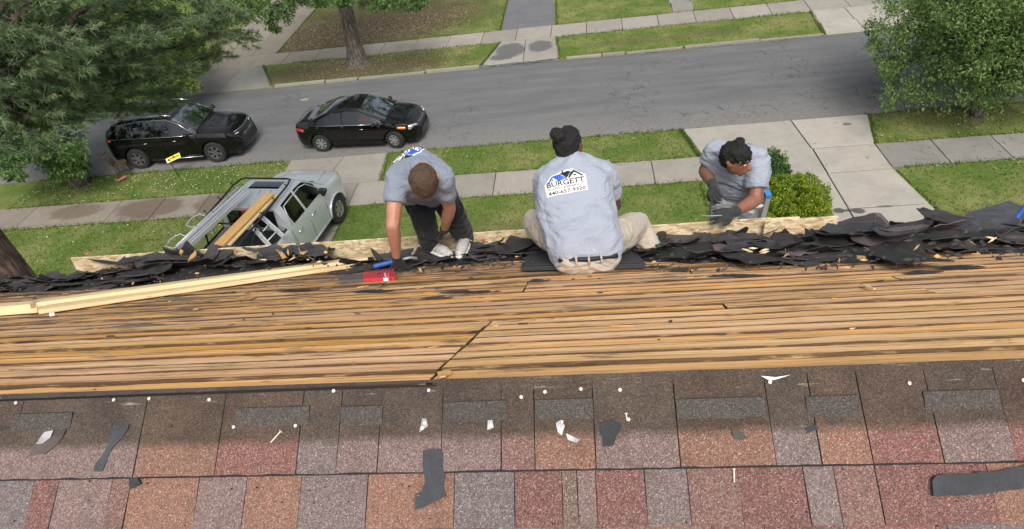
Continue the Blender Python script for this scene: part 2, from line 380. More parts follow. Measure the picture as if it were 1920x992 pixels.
M['clearlamp'] = plain('head_lamp', (0.62, 0.64, 0.66), 0.1, 0.6, coat=1.0, nz=0.3, sc_=20)
M['glass'] = plain('car_glass', (0.006, 0.010, 0.010), 0.04, 0.0, 0.7, nz=0.0, coat=1.0)
def glassm(name, ior, lo, tint):
    t = NT(name, 0.03, 0, 0.5); nt = t.t; nt.nodes.remove(t.b)
    tp_ = t.n('BsdfTransparent', {'Color': tint}); gl = t.n('BsdfAnisotropic', {'Color': (0.9, 0.95, 1.0), 'Roughness': 0.03}); fr = t.n('Fresnel', {'IOR': ior})
    mx = nt.nodes.new('ShaderNodeMixShader'); t.set(mx.inputs[0], t.mr(fr, 0.0, 1.0, lo, 1.0)); nt.links.new(tp_, mx.inputs[1]); nt.links.new(gl, mx.inputs[2]); nt.links.new(mx.outputs[0], nt.nodes['Material Output'].inputs[0]); return t.m
M['glass'] = glassm('car_glass', 1.6, 0.02, (0.28, 0.33, 0.32)); M['tint'] = glassm('tinted_glass', 1.6, 0.03, (0.06, 0.07, 0.07)); M['screen'] = glassm('windscreen_glass', 2.4, 0.28, (0.4, 0.46, 0.44))
M['fadedred'] = plain('faded_red', (0.50, 0.14, 0.13), .7, nz=.2)
M['shoewhite'] = plain('shoe_mesh', (0.52, 0.50, 0.48), 0.8, nz=0.35, sc_=60)
M['leafcap'] = plain('green_cap', (0.03, 0.12, 0.06), 0.5)
M['redcloth'] = plain('red_cloth', (0.55, 0.03, 0.03), 0.7)
M['seat'] = plain('car_seat', (0.05, 0.045, 0.04), 0.8)
M['redpaint'] = plain('worn_red_paint', (0.52, 0.02, 0.045), 0.5, nz=0.35, sc_=40)
M['greywear'] = plain('worn_grey', (0.10, 0.085, 0.08), 0.7, nz=0.4, sc_=30)
M['bluegrip'] = plain('blue_grip', (0.02, 0.08, 0.30), 0.5, nz=0.25)
M['bluecap'] = plain('blue_cap', (0.04, 0.22, 0.55), 0.5)
M['yellow'] = plain('yellow_sign', (0.82, 0.62, 0.02), 0.5, nz=0.1)
M['signwhite'] = plain('white_print', (0.8, 0.8, 0.78), 0.6, nz=0.03)
M['ink'] = plain('black_print', (0.012, 0.012, 0.014), 0.6)
M['inkblue'] = plain('blue_print', (0.02, 0.10, 0.55), 0.6)
M['wooddark'] = plain('dark_wood', (0.07, 0.045, 0.03), 0.6, nz=0.3)
M['siding'] = plain('house_siding', (0.55, 0.54, 0.50), 0.7, nz=0.06, sc_=4)
M['rafter'] = plain('old_rafter', (0.12, 0.08, 0.05), 0.85, nz=0.3)
def cloth(name, c, speck=0.15, wr=0.4, wsc=7.0, ws=(1, 1, 1.8), rough=0.9, dark=None):
    t = NT(name, rough, 0, 0.15); p = t.pos()
    b = t.noise(p, 380, 2, 0.7); a = t.noise(p, 5, 4)
    g = t.mix(t.mr(b, 0.35, 0.7, speck, 0), c, tuple(k * 0.55 for k in c))
    if dark: g = t.mix(t.mr(a, 0.52, 0.7, 0, 0.5), g, dark)
    w = t.noise(t.scale(p, *ws), wsc, 4, 0.5, 0.8)
    t.b.inputs['Sheen Weight'].default_value = 0.15
    return t.done(g, t.bump(w, wr, 0.05))
M['shirt'] = cloth('heather_blue_grey', (0.36, 0.395, 0.475), 0.4, 0.8)
M['shirtdark'] = cloth('heather_slate', (0.235, 0.27, 0.34), 0.35, 0.7)
M['khaki'] = cloth('khaki_cotton', (0.50, 0.43, 0.35), 0.1, 0.6, 9)
M['blackcloth'] = cloth('black_cloth', (0.012, 0.012, 0.013), 0.1, 0.5)
M['greypants'] = cloth('grey_cotton', (0.66, 0.69, 0.74), 0.2, 0.6, 8)
M['glove'] = cloth('black_glove', (0.02, 0.021, 0.022), 0.2, 0.3, 30)
M['gloveg'] = cloth('grey_glove', (0.045, 0.047, 0.048), 0.3, 0.3, 30)
def skin(name, c):
    t = NT(name, 0.5, 0, 0.4); p = t.pos()
    a = t.noise(p, 14, 6, 0.7); g = t.mix(t.mr(a, 0.4, 0.65, 0, 0.6), c, tuple(k * f for k, f in zip(c, (0.8, 0.6, 0.55))))
    t.b.inputs['Subsurface Weight'].default_value = 0.08; t.b.inputs['Subsurface Radius'].default_value = (0.02, 0.008, 0.004)
    return t.done(g, t.bump(t.noise(p, 120, 3), 0.15, 0.003))
M['skinA'] = skin('tanned_skin', (0.46, 0.235, 0.16)); M['skinB'] = skin('dark_skin', (0.12, 0.055, 0.035)); M['skinC'] = skin('brown_skin', (0.27, 0.125, 0.08))
def hair(name, c0, c1, s=90):
    t = NT(name, 0.6, 0, 0.35); p = t.pos(); a = t.noise(p, s, 4, 0.8, 1.0)
    return t.done(t.ramp(a, [(0.35, c0), (0.7, c1)]), t.bump(a, 0.9, 0.01))
M['hairA'] = hair('brown_hair', (0.045, 0.027, 0.018), (0.15, 0.09, 0.06)); M['hairB'] = hair('black_hair', (0.004, 0.004, 0.004), (0.022, 0.02, 0.02), 60)
def leafm(name, c0, c1, c2, trans=0.35):
    t = NT(name, 0.5, 0, 0.35); a = t.attr('tint'); g = t.ramp(a, [(0.0, c0), (0.5, c1), (1.0, c2)])
    t.set(t.b.inputs['Base Color'], g)
    tr = t.n('BsdfTranslucent', {'Color': g}); mx = t.t.nodes.new('ShaderNodeMixShader'); mx.inputs[0].default_value = trans
    t.t.links.new(t.b.outputs[0], mx.inputs[1]); t.t.links.new(tr, mx.inputs[2])
    t.t.links.new(mx.outputs[0], t.t.nodes['Material Output'].inputs[0]); return t.m
M['needle'] = leafm('pine_needles', (0.07, 0.12, 0.05), (0.18, 0.255, 0.12), (0.33, 0.41, 0.22))
M['leafdark'] = leafm('maple_leaves', (0.045, 0.095, 0.024), (0.10, 0.185, 0.05), (0.20, 0.30, 0.10))
M['leafyel'] = leafm('yellow_green_leaves', (0.05, 0.10, 0.02), (0.11, 0.18, 0.03), (0.24, 0.29, 0.06))
M['leafmid'] = leafm('crab_leaves', (0.06, 0.115, 0.028), (0.145, 0.235, 0.065), (0.27, 0.37, 0.13))
M['leafbush'] = leafm('bush_leaves', (0.08, 0.14, 0.012), (0.22, 0.31, 0.02), (0.42, 0.50, 0.04))
M['leafbushd'] = leafm('green_bush_leaves', (0.035, 0.09, 0.02), (0.08, 0.17, 0.04), (0.14, 0.25, 0.06))
M['blade'] = leafm('grass_blades', (0.05, 0.095, 0.016), (0.115, 0.18, 0.034), (0.26, 0.29, 0.09), 0.2)
M['petal'] = plain('white_petal', (0.8, 0.8, 0.75), 0.7)
M['litter'] = plain('dry_leaf', (0.34, 0.27, 0.17), 0.8, nz=0.4)
def bark(name, c0, c1, s=14):
    t = NT(name, 0.95, 0, 0.15); p = t.pos(); q = t.scale(p, 1, 1, 0.22)
    a = t.voro(q, s, 'DISTANCE_TO_EDGE'); b = t.noise(q, s * 2, 5, 0.7)
    g = t.ramp(t.math('ADD', t.math('MULTIPLY', a, 1.0), t.math('MULTIPLY', b, 0.7)), [(0.25, c0), (0.65, c1)])
    return t.done(g, t.bump(t.math('ADD', a, t.math('MULTIPLY', b, 0.5)), 0.9, 0.04))
M['barkpine'] = bark('pine_bark', (0.05, 0.032, 0.028), (0.20, 0.135, 0.115), 11)
M['limb'] = bark('pine_limb', (0.02, 0.015, 0.012), (0.09, 0.07, 0.055), 11)
M['bark'] = bark('grey_bark', (0.045, 0.04, 0.034), (0.17, 0.15, 0.125), 9)
# ------------------------------------------------------------------ ground, road, pavements
g = MB(); g.add([(-150, -60, 0), (150, -60, 0), (150, 180, 0), (-150, 180, 0)], [(0, 1, 2, 3)])
g.build('lawn_ground', M['lawn'], recenter=False, kind='structure')
RY0, RY1 = 18.55, 24.8
g = MB(); xs = np.linspace(-70, 70, 281)
vs = []; fs = []
for i, x in enumerate(xs):
    w0 = 0.05 * noise.noise(Vector((x * 1.3, 3, 0))) + 0.03 * noise.noise(Vector((x * 5, 9, 0)))
    w1 = 0.05 * noise.noise(Vector((x * 1.1, 13, 0)))
    vs += [(x, RY0 + w0, 0.006), (x, RY1 + w1, 0.006)]
for i in range(len(xs) - 1): fs.append((2 * i, 2 * i + 2, 2 * i + 3, 2 * i + 1))
g.add(vs, fs); g.build('road', M['asphalt'], recenter=False, kind='structure')
PAVE = [(-70, RY0 - 0.02, 70, RY1 + 0.1)]
def slab(parent, mat, quad, top=0.03, name='slab', cut=0.011):
    pts = [Vector((x, y, 0)) for x, y in quad]; c = sum(pts, Vector()) / 4
    tilt = Vector((rnd.uniform(-.004, .004), rnd.uniform(-.004, .004), 0))
    mb = MB(); q = []
    for p in pts: q.append(p + (c - p).normalized() * cut * 1.4)
    vs = []
    for z, e in ((-0.05, 0), (top - 0.008, 0), (top, 0.012)):
        for p in q: vs.append(p + (c - p).normalized() * e + Vector((0, 0, z + ((p - c).dot(tilt) if z > 0 else 0))))
    fs = [(8, 9, 10, 11)]
    for r in (0, 4):
        for k in range(4): fs.append((r + k, r + (k + 1) % 4, r + 4 + (k + 1) % 4, r + 4 + k))
    mb.add(vs, fs)
    o = mb.build(name, mat, parent, recenter=False)
    PAVE.append((min(p.x for p in pts), min(p.y for p in pts), max(p.x for p in pts), max(p.y for p in pts)))
    return o
def bed(name, quad, mat='tar'):
    mb = MB(); mb.add([(x, y, 0.012) for x, y in quad], [(0, 1, 2, 3)])
    return mb.build(name, M[mat], recenter=False, kind='structure')
SY0, SY1 = 15.54, 16.79
nw = bed('near_sidewalk', [(-50, SY0 + .03), (50, SY0 + .03), (50, SY1 - .03), (-50, SY1 - .03)])
xj = [1.82 + 1.515 * k for k in range(-15, 11)]
for a_, b_ in zip(xj[:-1], xj[1:]):
    for (u0, u1) in ((-7.25, -6.1), (3.3, 7.95)):
        pass
    segs = [(a_, b_)]
    for (d0, d1) in ((-9.7, -7.0), (3.32, 7.95)):
        out = []
        for (s0, s1) in segs:
            if s1 <= d0 or s0 >= d1: out.append((s0, s1))
            else:
                if s0 < d0: out.append((s0, d0))
                if s1 > d1: out.append((d1, s1))
        segs = out
    for (s0, s1) in segs:
        if s1 - s0 < 0.25: continue
        m = M['leftwalk'] if s0 < -9 else (M['darkwalk'] if s0 > 7.5 else M['walk'])
        slab(nw, m, [(s0, SY0), (s1, SY0), (s1, SY1), (s0, SY1)], 0.03 + rnd.uniform(-.006, .006))
dr = bed('right_driveway', [(3.5, 0), (7.9, 0), (7.9, 18.4), (3.5, 18.4)])
cx0, cx1, cx2 = 3.3, 6.27, 7.95
slab(dr, M['concrete'], [(cx0, SY1 + .0), (cx1, SY1), (6.15, 18.52), (2.95, 18.52)], cut=.016)
slab(dr, M['concrete'], [(cx1, SY1), (cx2, SY1), (8.35, 18.52), (6.15, 18.52)], cut=.016)
ys = [SY1, 15.46, 13.8, 12.2, 10.6, 9.0, 7.4, 5.8]
for y1, y0 in zip(ys[:-1], ys[1:]):
    e = 0.13 * (15.46 - y0) * (1 if y0 < 15 else 0); e1 = 0.13 * (15.46 - y1) * (1 if y1 < 15 else 0)
    slab(dr, M['concrete'], [(cx0 - e * .6, y0), (cx1 + .03, y0), (cx1 + .02, y1), (cx0 - e1 * .6, y1)], cut=.016)
    slab(dr, M['concrete'], [(cx1 + .03, y0), (cx2 + e, y0), (cx2 + e1, y1), (cx1 + .02, y1)], cut=.016)
dl = bed('left_driveway', [(-9.6, 0), (-7.1, 0), (-7.1, 18.4), (-9.6, 18.4)])
slab(dl, M['walk'], [(-9.7, SY1), (-8.2, SY1), (-7.9, 18.52), (-9.75, 18.52)])
slab(dl, M['walk'], [(-8.2, SY1), (-6.25, SY1), (-6.4, 18.52), (-7.9, 18.52)])
ys = [SY1, 15.5, 13.75, 12.1, 10.5, 9, 7.5]
for y1, y0 in zip(ys[:-1], ys[1:]):
    slab(dl, M['walk'], [(-9.7, y0), (-8.15, y0), (-8.15, y1), (-9.7, y1)]); slab(dl, M['walk'], [(-8.15, y0), (-7.0, y0), (-7.0, y1), (-8.15, y1)])
FY0, FY1 = 27.42, 28.8
fw = bed('far_sidewalk', [(-50, FY0 + .03), (50, FY0 + .03), (50, FY1 - .03), (-50, FY1 - .03)])
x0 = G(905, 66.7).x
for k in range(-11, 12):
    a_ = x0 + k * 1.5; b_ = a_ + 1.5
    slab(fw, M['walk'] if k > -6 else M['leftwalk'], [(a_, FY0), (b_, FY0), (b_ + .05, FY1), (a_ + .05, FY1)], 0.03 + rnd.uniform(-.006, .006))
dm = bed('middle_far_driveway', [(-3.2, 24.9), (-1.1, 24.9), (-1.1, FY0), (-3.2, FY0)])
slab(dm, M['apron'], [(-3.95, 25.0), (-2.3, 25.0), (-2.3, FY0), (-3.35, FY0)], cut=.016); slab(dm, M['apron'], [(-2.3, 25.0), (-0.8, 25.1), (-1.0, FY0), (-2.3, FY0)], cut=.016)
for y0, y1 in ((FY1, 33.2), (33.2, 37.6), (37.6, 42)):
    slab(dm, M['olddrive'], [(-3.45, y0), (-1.05, y0), (-1.2, y1), (-3.4, y1)], 0.02, cut=0.001)
fr = bed('right_far_driveway', [(9.3, 24.95), (12.2, 24.95), (12.2, 40), (9.9, 40)])
for y0, y1 in ((24.85, 26.1), (26.1, FY0)):
    slab(fr, M['concrete'], [(9.05, y0), (10.45, y0), (10.5, y1), (9.2, y1)]); slab(fr, M['concrete'], [(10.45, y0), (12.6, y0), (12.4, y1), (10.5, y1)])
for y0, y1 in ((FY1, 30.4), (30.4, 32), (32, 34), (34, 36)):
    slab(fr, M['concrete'], [(9.6, y0), (10.8, y0), (10.8, y1), (9.6, y1)]); slab(fr, M['concrete'], [(10.8, y0), (12.4, y0), (12.4, y1), (10.8, y1)])
fl = bed('left_far_driveway', [(-16.5, 24.95), (-14, 24.95), (-14, 42), (-17.4, 42)])
slab(fl, M['darkwalk'], [(-17.2, 24.85), (-15.1, 24.85), (-15.1, FY0), (-16.8, FY0)]); slab(fl, M['darkwalk'], [(-15.1, 24.85), (-12.7, 24.95), (-14.1, FY0), (-15.1, FY0)])
for y0, y1 in ((FY1, 30.3), (30.3, 32), (32, 34), (34, 36.5), (36.5, 39)):
    slab(fl, M['leftwalk'], [(-17.3, y0), (-15.15, y0), (-15.15, y1), (-17.3, y1)]); slab(fl, M['leftwalk'], [(-15.15, y0), (-13.95, y0), (-13.95, y1), (-15.15, y1)])
fp = bed('far_footpath', [(4.0, 28.9), (4.9, 28.9), (5.0, 40), (4.1, 40)])
for k in range(6): slab(fp, M['darkwalk'], [(3.97, FY1 + k * 1.3), (4.87, FY1 + k * 1.3), (4.95, FY1 + k * 1.3 + 1.3), (4.05, FY1 + k * 1.3 + 1.3)])
# kerb stones of the far side
kb = bed('far_kerb', [(-12.6, 24.84), (9.0, 24.84), (9.0, 24.95), (-12.6, 24.95)])
for (s0, s1) in ((-12.6, -4.0), (-0.6, 9.0)):
    x = s0
    while x < s1 - 0.3:
        w = min(rnd.choice((0.9, 1.4, 2.2, 2.8)), s1 - x)
        yy0 = 24.83 + rnd.uniform(-.03, .03)
        slab(kb, M['kerb'], [(x, yy0), (x + w - rnd.uniform(.01, .08), yy0 + rnd.uniform(-.02, .02)), (x + w - .03, yy0 + .14), (x, yy0 + .14)], rnd.uniform(0.06, 0.11), name='kerb_stone')
        x += w
# broken asphalt lip at the middle apron
mb = MB()
for k in range(34):
    x = rnd.uniform(-4.0, -0.7); y = 24.88 + rnd.uniform(-.12, .1); s = rnd.uniform(.08, .28)
    n_ = 5; pts = [(x + s * math.cos(2 * PI * i / n_ + k) * rnd.uniform(.7, 1.2), y + .4 * s * math.sin(2 * PI * i / n_ + k) * rnd.uniform(.7, 1.2), 0.008) for i in range(n_)]
    mb.prism(pts, (0, 0, rnd.uniform(.01, .035)))
mb.build('asphalt_crumbs', M['asphalt'], label='broken asphalt crumbs at the apron of the middle far driveway', cat='asphalt', kind='stuff')

def inpave(x, y):
    m = np.zeros(len(x), bool)
    for (a, b, c, d) in PAVE: m |= (x > a) & (x < c) & (y > b) & (y < d)
    return m
def scatter(n, x0, x1, y0, y1, edge=None):
    x = nr.uniform(x0, x1, n); y = nr.uniform(y0, y1, n); k = ~inpave(x, y)
    return x[k], y[k]
def tufts(name, x, y, h, w, mat, z0=0.0, **kw):
    n = len(x); a = nr.uniform(0, 2 * PI, n); lean = nr.uniform(0, .8, n) * h; la = nr.uniform(0, 2 * PI, n)
    V = np.zeros((n, 3, 3))
    V[:, 0] = np.stack([x + np.cos(a) * w, y + np.sin(a) * w, np.full(n, z0)], 1); V[:, 1] = np.stack([x - np.cos(a) * w, y - np.sin(a) * w, np.full(n, z0)], 1)
    V[:, 2] = np.stack([x + np.cos(la) * lean, y + np.sin(la) * lean, z0 + h], 1)
    px = np.array([noise.noise(Vector((a_ * .7, b_ * .7, 1))) for a_, b_ in zip(x[::20], y[::20])]); px = np.repeat(px, 20)[:n]
    tn = np.clip(nr.normal(.42, .2, n) + px * .75, 0, 1)
    return fast(name, V.reshape(-1, 3), np.arange(3 * n).reshape(n, 3), mat, tint=np.repeat(tn, 3), **kw)
def mowed(x, y):        # thin on bare soil
    d = np.ones(len(x))
    for (cx, cy, rx, ry) in ((-11.0, 30.2, 4.8, 2.3), (-9.8, 26.0, 4.6, 1.0), (-9.5, 33, 5, 3)):
        d = np.minimum(d, np.clip((((x - cx) / rx) ** 2 + ((y - cy) / ry) ** 2) * 1.0 - .35, 0.03, 1))
    return nr.uniform(0, 1, len(x)) < d
xx = []; yy_ = []
for (n, a, b, c, d) in ((52000, -19, 3.5, 8, 18.5), (14000, 8, 17, 8, 18.5), (34000, -21, 18, 24.9, 36)):
    x, y = scatter(n, a, b, c, d); k = mowed(x, y); xx.append(x[k]); yy_.append(y[k])
x = np.concatenate(xx); y = np.concatenate(yy_)
tufts('grass', x, y, nr.uniform(.03, .075, len(x)), nr.uniform(.008, .018, len(x)), M['blade'], label='short green grass of the lawns on both sides of the street', cat='grass', kind='stuff')
# grass creeping over pavement edges
ex = []; ey = []
for yv in (SY0, SY1, FY0, FY1, 18.52, 24.97):
    n = 2200; x = nr.uniform(-19, 16, n); y = yv + nr.normal(0, .025, n) * (1 + np.abs(np.array([noise.noise(Vector((q * 1.5, yv, 0))) for q in x])) * 3)
    bad = np.zeros(n, bool)
    for (a, b) in ((-10, -6.3), (3, 8.2)) if yv < 19 else ((-17.2, -12.8), (-4, -0.8), (9, 12.6)): bad |= (x > a) & (x < b)
    ex.append(x[~bad]); ey.append(y[~bad])
for (xa, ya, xb, yb) in ((8.0, 15.4, 8.8, 9.5), (3.0, 15.4, 3.0, 9), (-7.0, 15.5, -7.0, 10), (-9.75, 15.5, -9.75, 10), (-6.3, 16.8, -6.4, 18.5), (8.0, 16.8, 8.4, 18.5), (3.2, 16.8, 2.9, 18.5), (-0.85, 25, -1.0, 27.4), (-4.0, 25, -3.4, 27.4), (9, 25, 9.2, 27.4), (-3.5, 28.8, -3.4, 36), (-1.0, 28.8, -1.1, 36), (-13.9, 28.8, -13.9, 36), (-12.8, 25, -14, 27.4)):
    u = nr.uniform(0, 1, 500); ex.append(xa + (xb - xa) * u + nr.normal(0, .03, 500)); ey.append(ya + (yb - ya) * u)
x = np.concatenate(ex); y = np.concatenate(ey)
tufts('edge_grass', x, y, nr.uniform(.05, .11, len(x)), nr.uniform(.01, .02, len(x)), M['blade'], label='longer grass creeping over the edges of the pavements', cat='grass', kind='stuff')
def flecks(name, x, y, s, mat, z, **kw):
    n = len(x); a = nr.uniform(0, 2 * PI, n); V = np.zeros((n, 4, 3)); tz = nr.uniform(-.4, .4, (n, 4)) * s[:, None]
    for k in range(4):
        V[:, k] = np.stack([x + np.cos(a + k * PI / 2) * s * (1 if k % 2 else .6), y + np.sin(a + k * PI / 2) * s * (1 if k % 2 else .6), z + tz[:, k] * .5 + s * .3], 1)
    return fast(name, V.reshape(-1, 3), np.arange(4 * n).reshape(n, 4), mat, **kw)
x, y = scatter(230, -19, -9.8, 16.9, 18.4); x2, y2 = scatter(50, -18, -9.8, 12, 15.4); x3 = nr.normal(-12.2, 1.2, 60); y3 = nr.normal(17.8, .3, 60)
x3 = np.minimum(x3, -10); x = np.concatenate([x, x2, x3]); y = np.concatenate([y, y2, y3])
flecks('clover_flowers', x, y, nr.uniform(.010, .030, len(x)), M['petal'], .05, label='small white clover flowers in the left lawn', cat='flowers', kind='stuff')
x = nr.uniform(8, 16, 420); y = nr.uniform(15.0, 18.4, 420); xb = nr.uniform(-12.5, -4.2, 500); yb = nr.normal(27.3, .5, 500); xc = nr.uniform(-14, -5, 3200); yc = nr.normal(30.8, 1.6, 3200)
xd = nr.uniform(-12, -4.3, 700); yd = nr.uniform(25, 27.3, 700); xe = nr.uniform(-17, 9, 160); ye = nr.uniform(15.6, 18.5, 160); xf = nr.uniform(-1, 9, 260); yf = 24.78 + nr.normal(0, .05, 260)
x = np.concatenate([x, xb, xc, xd, xe, xf]); y = np.concatenate([y, yb, yc, yd, ye, yf]); k = (y > 28.9) | (y < 28.3); x = x[k]; y = y[k]
flecks('leaf_litter', x, y, nr.uniform(.015, .05, len(x)), M['litter'], .04, label='dry fallen leaves scattered on lawn and pavement', cat='leaves', kind='stuff')
# pale stone lying in the road behind the sedan
o = G(571, 188); mb = MB(); mb.prism([(o.x + .13 * math.cos(i * .9) * 1.4, o.y + .08 * math.sin(i * .9), .008) for i in range(7)], (0, 0, .03))
mb.build('flat_stone', M['kerb'], label='flat pale stone lying on the road left of the black sedan', cat='stone')
# ------------------------------------------------------------------ the house: roof boards, shingle courses, walls
house = thing('house', 'house under repair, its far roof slope stripped to bare boards and its near slope shingled', 'house', (0, 0, 0))
XL, XR = -7.2, 5.2
NEAR_Y = -2.4
sl_len = math.hypot(1, SL)
far_dir = Vector((0, 1, -SL)).normalized(); far_n = Vector((0, SL, 1)).normalized()
near_dir = Vector((0, -1, -SL)).normalized(); near_n = Vector((0, -SL, 1)).normalized()
RID = Vector((0, RIDGE_Y, RIDGE_Z))
def fp_(x, u, h=0.0): return RID + Vector((x, 0, 0)) + far_dir * u + far_n * h      # far slope point
def npt(x, u, h=0.0): return RID + Vector((x, 0, 0)) + near_dir * u + near_n * h    # near slope point
# walls
mb = MB(); wy0, wy1 = NEAR_Y + .35, EAVE_Y - .35
top = roofz(wy1) - .12
mb.add([(XL + .3, wy1, 0), (XR - .3, wy1, 0), (XR - .3, wy1, top), (XL + .3, wy1, top)], [(1, 0, 3, 2)])
mb.add([(XL + .3, wy0, 0), (XR - .3, wy0, 0), (XR - .3, wy0, roofz(wy0) - .12), (XL + .3, wy0, roofz(wy0) - .12)], [(0, 1, 2, 3)])
for X, s in ((XL + .3, 1), (XR - .3, -1)):
    mb.add([(X, wy0, 0), (X, wy1, 0), (X, wy1, top), (X, RIDGE_Y, RIDGE_Z - .12), (X, wy0, roofz(wy0) - .12)], [(0, 1, 2, 3, 4)])
mb.build('wall', M['siding'], house, recenter=False)
for k in range(7):     # clapboard lines on the street wall, windows
    pass
for (wx, wz) in ((-5.2, 4.6), (-1.2, 4.6), (3.2, 4.6), (-5.2, 1.6), (3.2, 1.6)):
    f = MB(); f.box((wx, wy1 + .02, wz), (1.1, .08, 1.4)); fo = f.build('window', M['signwhite'], house, recenter=False)
    f = MB(); f.box((wx, wy1 + .065, wz), (.94, .02, 1.24)); f.build('pane', M['glass'], fo, recenter=False)
# rafters
for k, x in enumerate(np.arange(XL + .12, XR, .41)):
    mb = MB(); a = fp_(x, .06, -.10); b = fp_(x, (EAVE_Y - RIDGE_Y) * sl_len - .03, -.10)
    mb.prism([a + Vector((-.02, 0, 0)), a + Vector((.02, 0, 0)), a + Vector((.02, 0, -.14)), a + Vector((-.02, 0, -.14))], b - a)
    mb.build('rafter', M['rafter'], house, recenter=False)
# boards of the far slope
BW = .094
nrow = int(((EAVE_Y - RIDGE_Y) * sl_len) / BW) + 1
JX = -.36 * K
random_splits = {}
def board(x0, x1, u0, u1, h, name='board', k0=0, k1=0):
    n = max(4, int((x1 - x0) / .09)); mb = MB(); vs = []; fs = []
    s1 = rnd.uniform(0, 99)
    bow = rnd.uniform(-.006, .006)
    for i in range(n + 1):
        t = i / n; x = x0 + (x1 - x0) * t
        e0 = .0035 * noise.noise(Vector((x * 9, s1, 0))) + .002 * noise.noise(Vector((x * 40, s1, 1))) + bow * math.sin(t * PI)
        e1 = .0045 * noise.noise(Vector((x * 8, s1, 5))) + .0025 * noise.noise(Vector((x * 35, s1, 7))) + bow * math.sin(t * PI)
        if rnd.random() < .05: e1 -= rnd.uniform(.003, .009)
        hh = h + .0025 * noise.noise(Vector((x * 3, s1, 9)))
        um = (u0 + u1) / 2; cup = .0015
        kk = k0 if i == 0 else k1 if i == n else 0
        vs += [fp_(x, u0 + e0, hh - .02), fp_(x, u0 + e0, hh - .003), fp_(x, u0 + e0 + .004, hh), fp_(x, um, hh - cup), fp_(x + kk * BW, u1 + e1 - .004, hh), fp_(x + kk * BW, u1 + e1, hh - .003), fp_(x + kk * BW, u1 + e1, hh - .02)]
        vs[-4] = fp_(x + kk * BW / 2, um, hh - cup)
    for i in range(n):
        for k in range(6):
            fs.append((i * 7 + k, i * 7 + k + 1, (i + 1) * 7 + k + 1, (i + 1) * 7 + k))
    fs.append(tuple(range(7))[::-1]); fs.append(tuple(range(n * 7, n * 7 + 7)))
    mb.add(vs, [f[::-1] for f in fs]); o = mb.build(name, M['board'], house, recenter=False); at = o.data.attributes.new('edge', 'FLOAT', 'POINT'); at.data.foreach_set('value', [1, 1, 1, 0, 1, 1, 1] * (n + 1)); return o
u = 0.012
for r in range(nrow):
    w = BW + rnd.uniform(-.006, .008)
    JX = (-.458 + .0091 * r) * K if r < 8 else -.36 * K
    if r < 8: joints = [JX + rnd.uniform(-.003, .003)]; 
    else: joints = [JX + .04] if r in (14, 15, 16, 21) else []
    for q in (rnd.uniform(-5.8, -1.6), rnd.uniform(.9, 3.8)):
        joints.append(q)
    if r > 7 and not [j for j in joints if abs(j - JX) < .5]: joints = [rnd.choice((-3.2, -2.0, -1.2, .5, 1.3, 2.4)) , rnd.uniform(-6, -4)]
    joints = sorted(joints); es = [XL] + joints + [XR]
    gap = rnd.choice((.003, .004, .006, .007, .010))
    for k in range(len(es) - 1):
        jl = .004; jr = .004
        if r < 8 and abs(es[k] - JX) < .03: jl = .006 + .006 * rnd.random()
        if r < 8 and abs(es[k + 1] - JX) < .03: jr = .003 + .005 * rnd.random()
        if es[k + 1] - es[k] < .2: continue
        board(es[k] + jl, es[k + 1] - jr, u + gap / 2 + (0.004 if es[k] >= JX - .05 else 0), u + w - gap / 2 + (0.004 if es[k] >= JX - .05 else 0), rnd.uniform(-.005, .004) + (.003 if es[k] >= JX - .05 and r < 9 else 0), k0=.104 if r < 8 and abs(es[k] - JX) < .03 else 0, k1=.104 if r < 8 and abs(es[k + 1] - JX) < .03 else 0)
    u += w
ULEN = u
# black sheet standing in for the attic shade behind the board gaps
mb = MB(); mb.add([fp_(XL, .02, -.045), fp_(XR, .02, -.045), fp_(XR, ULEN, -.045), fp_(XL, ULEN, -.045)], [(0, 1, 2, 3)]); mb.build('underlay_or_shade', M['grit'], house, recenter=False)
# fascia at the eave
mb = MB(); mb.box((0.5 * (XL + XR), EAVE_Y + .03, roofz(EAVE_Y) - .11), (XR - XL, .03, .16)); mb.build('fascia', M['siding'], house, recenter=False)
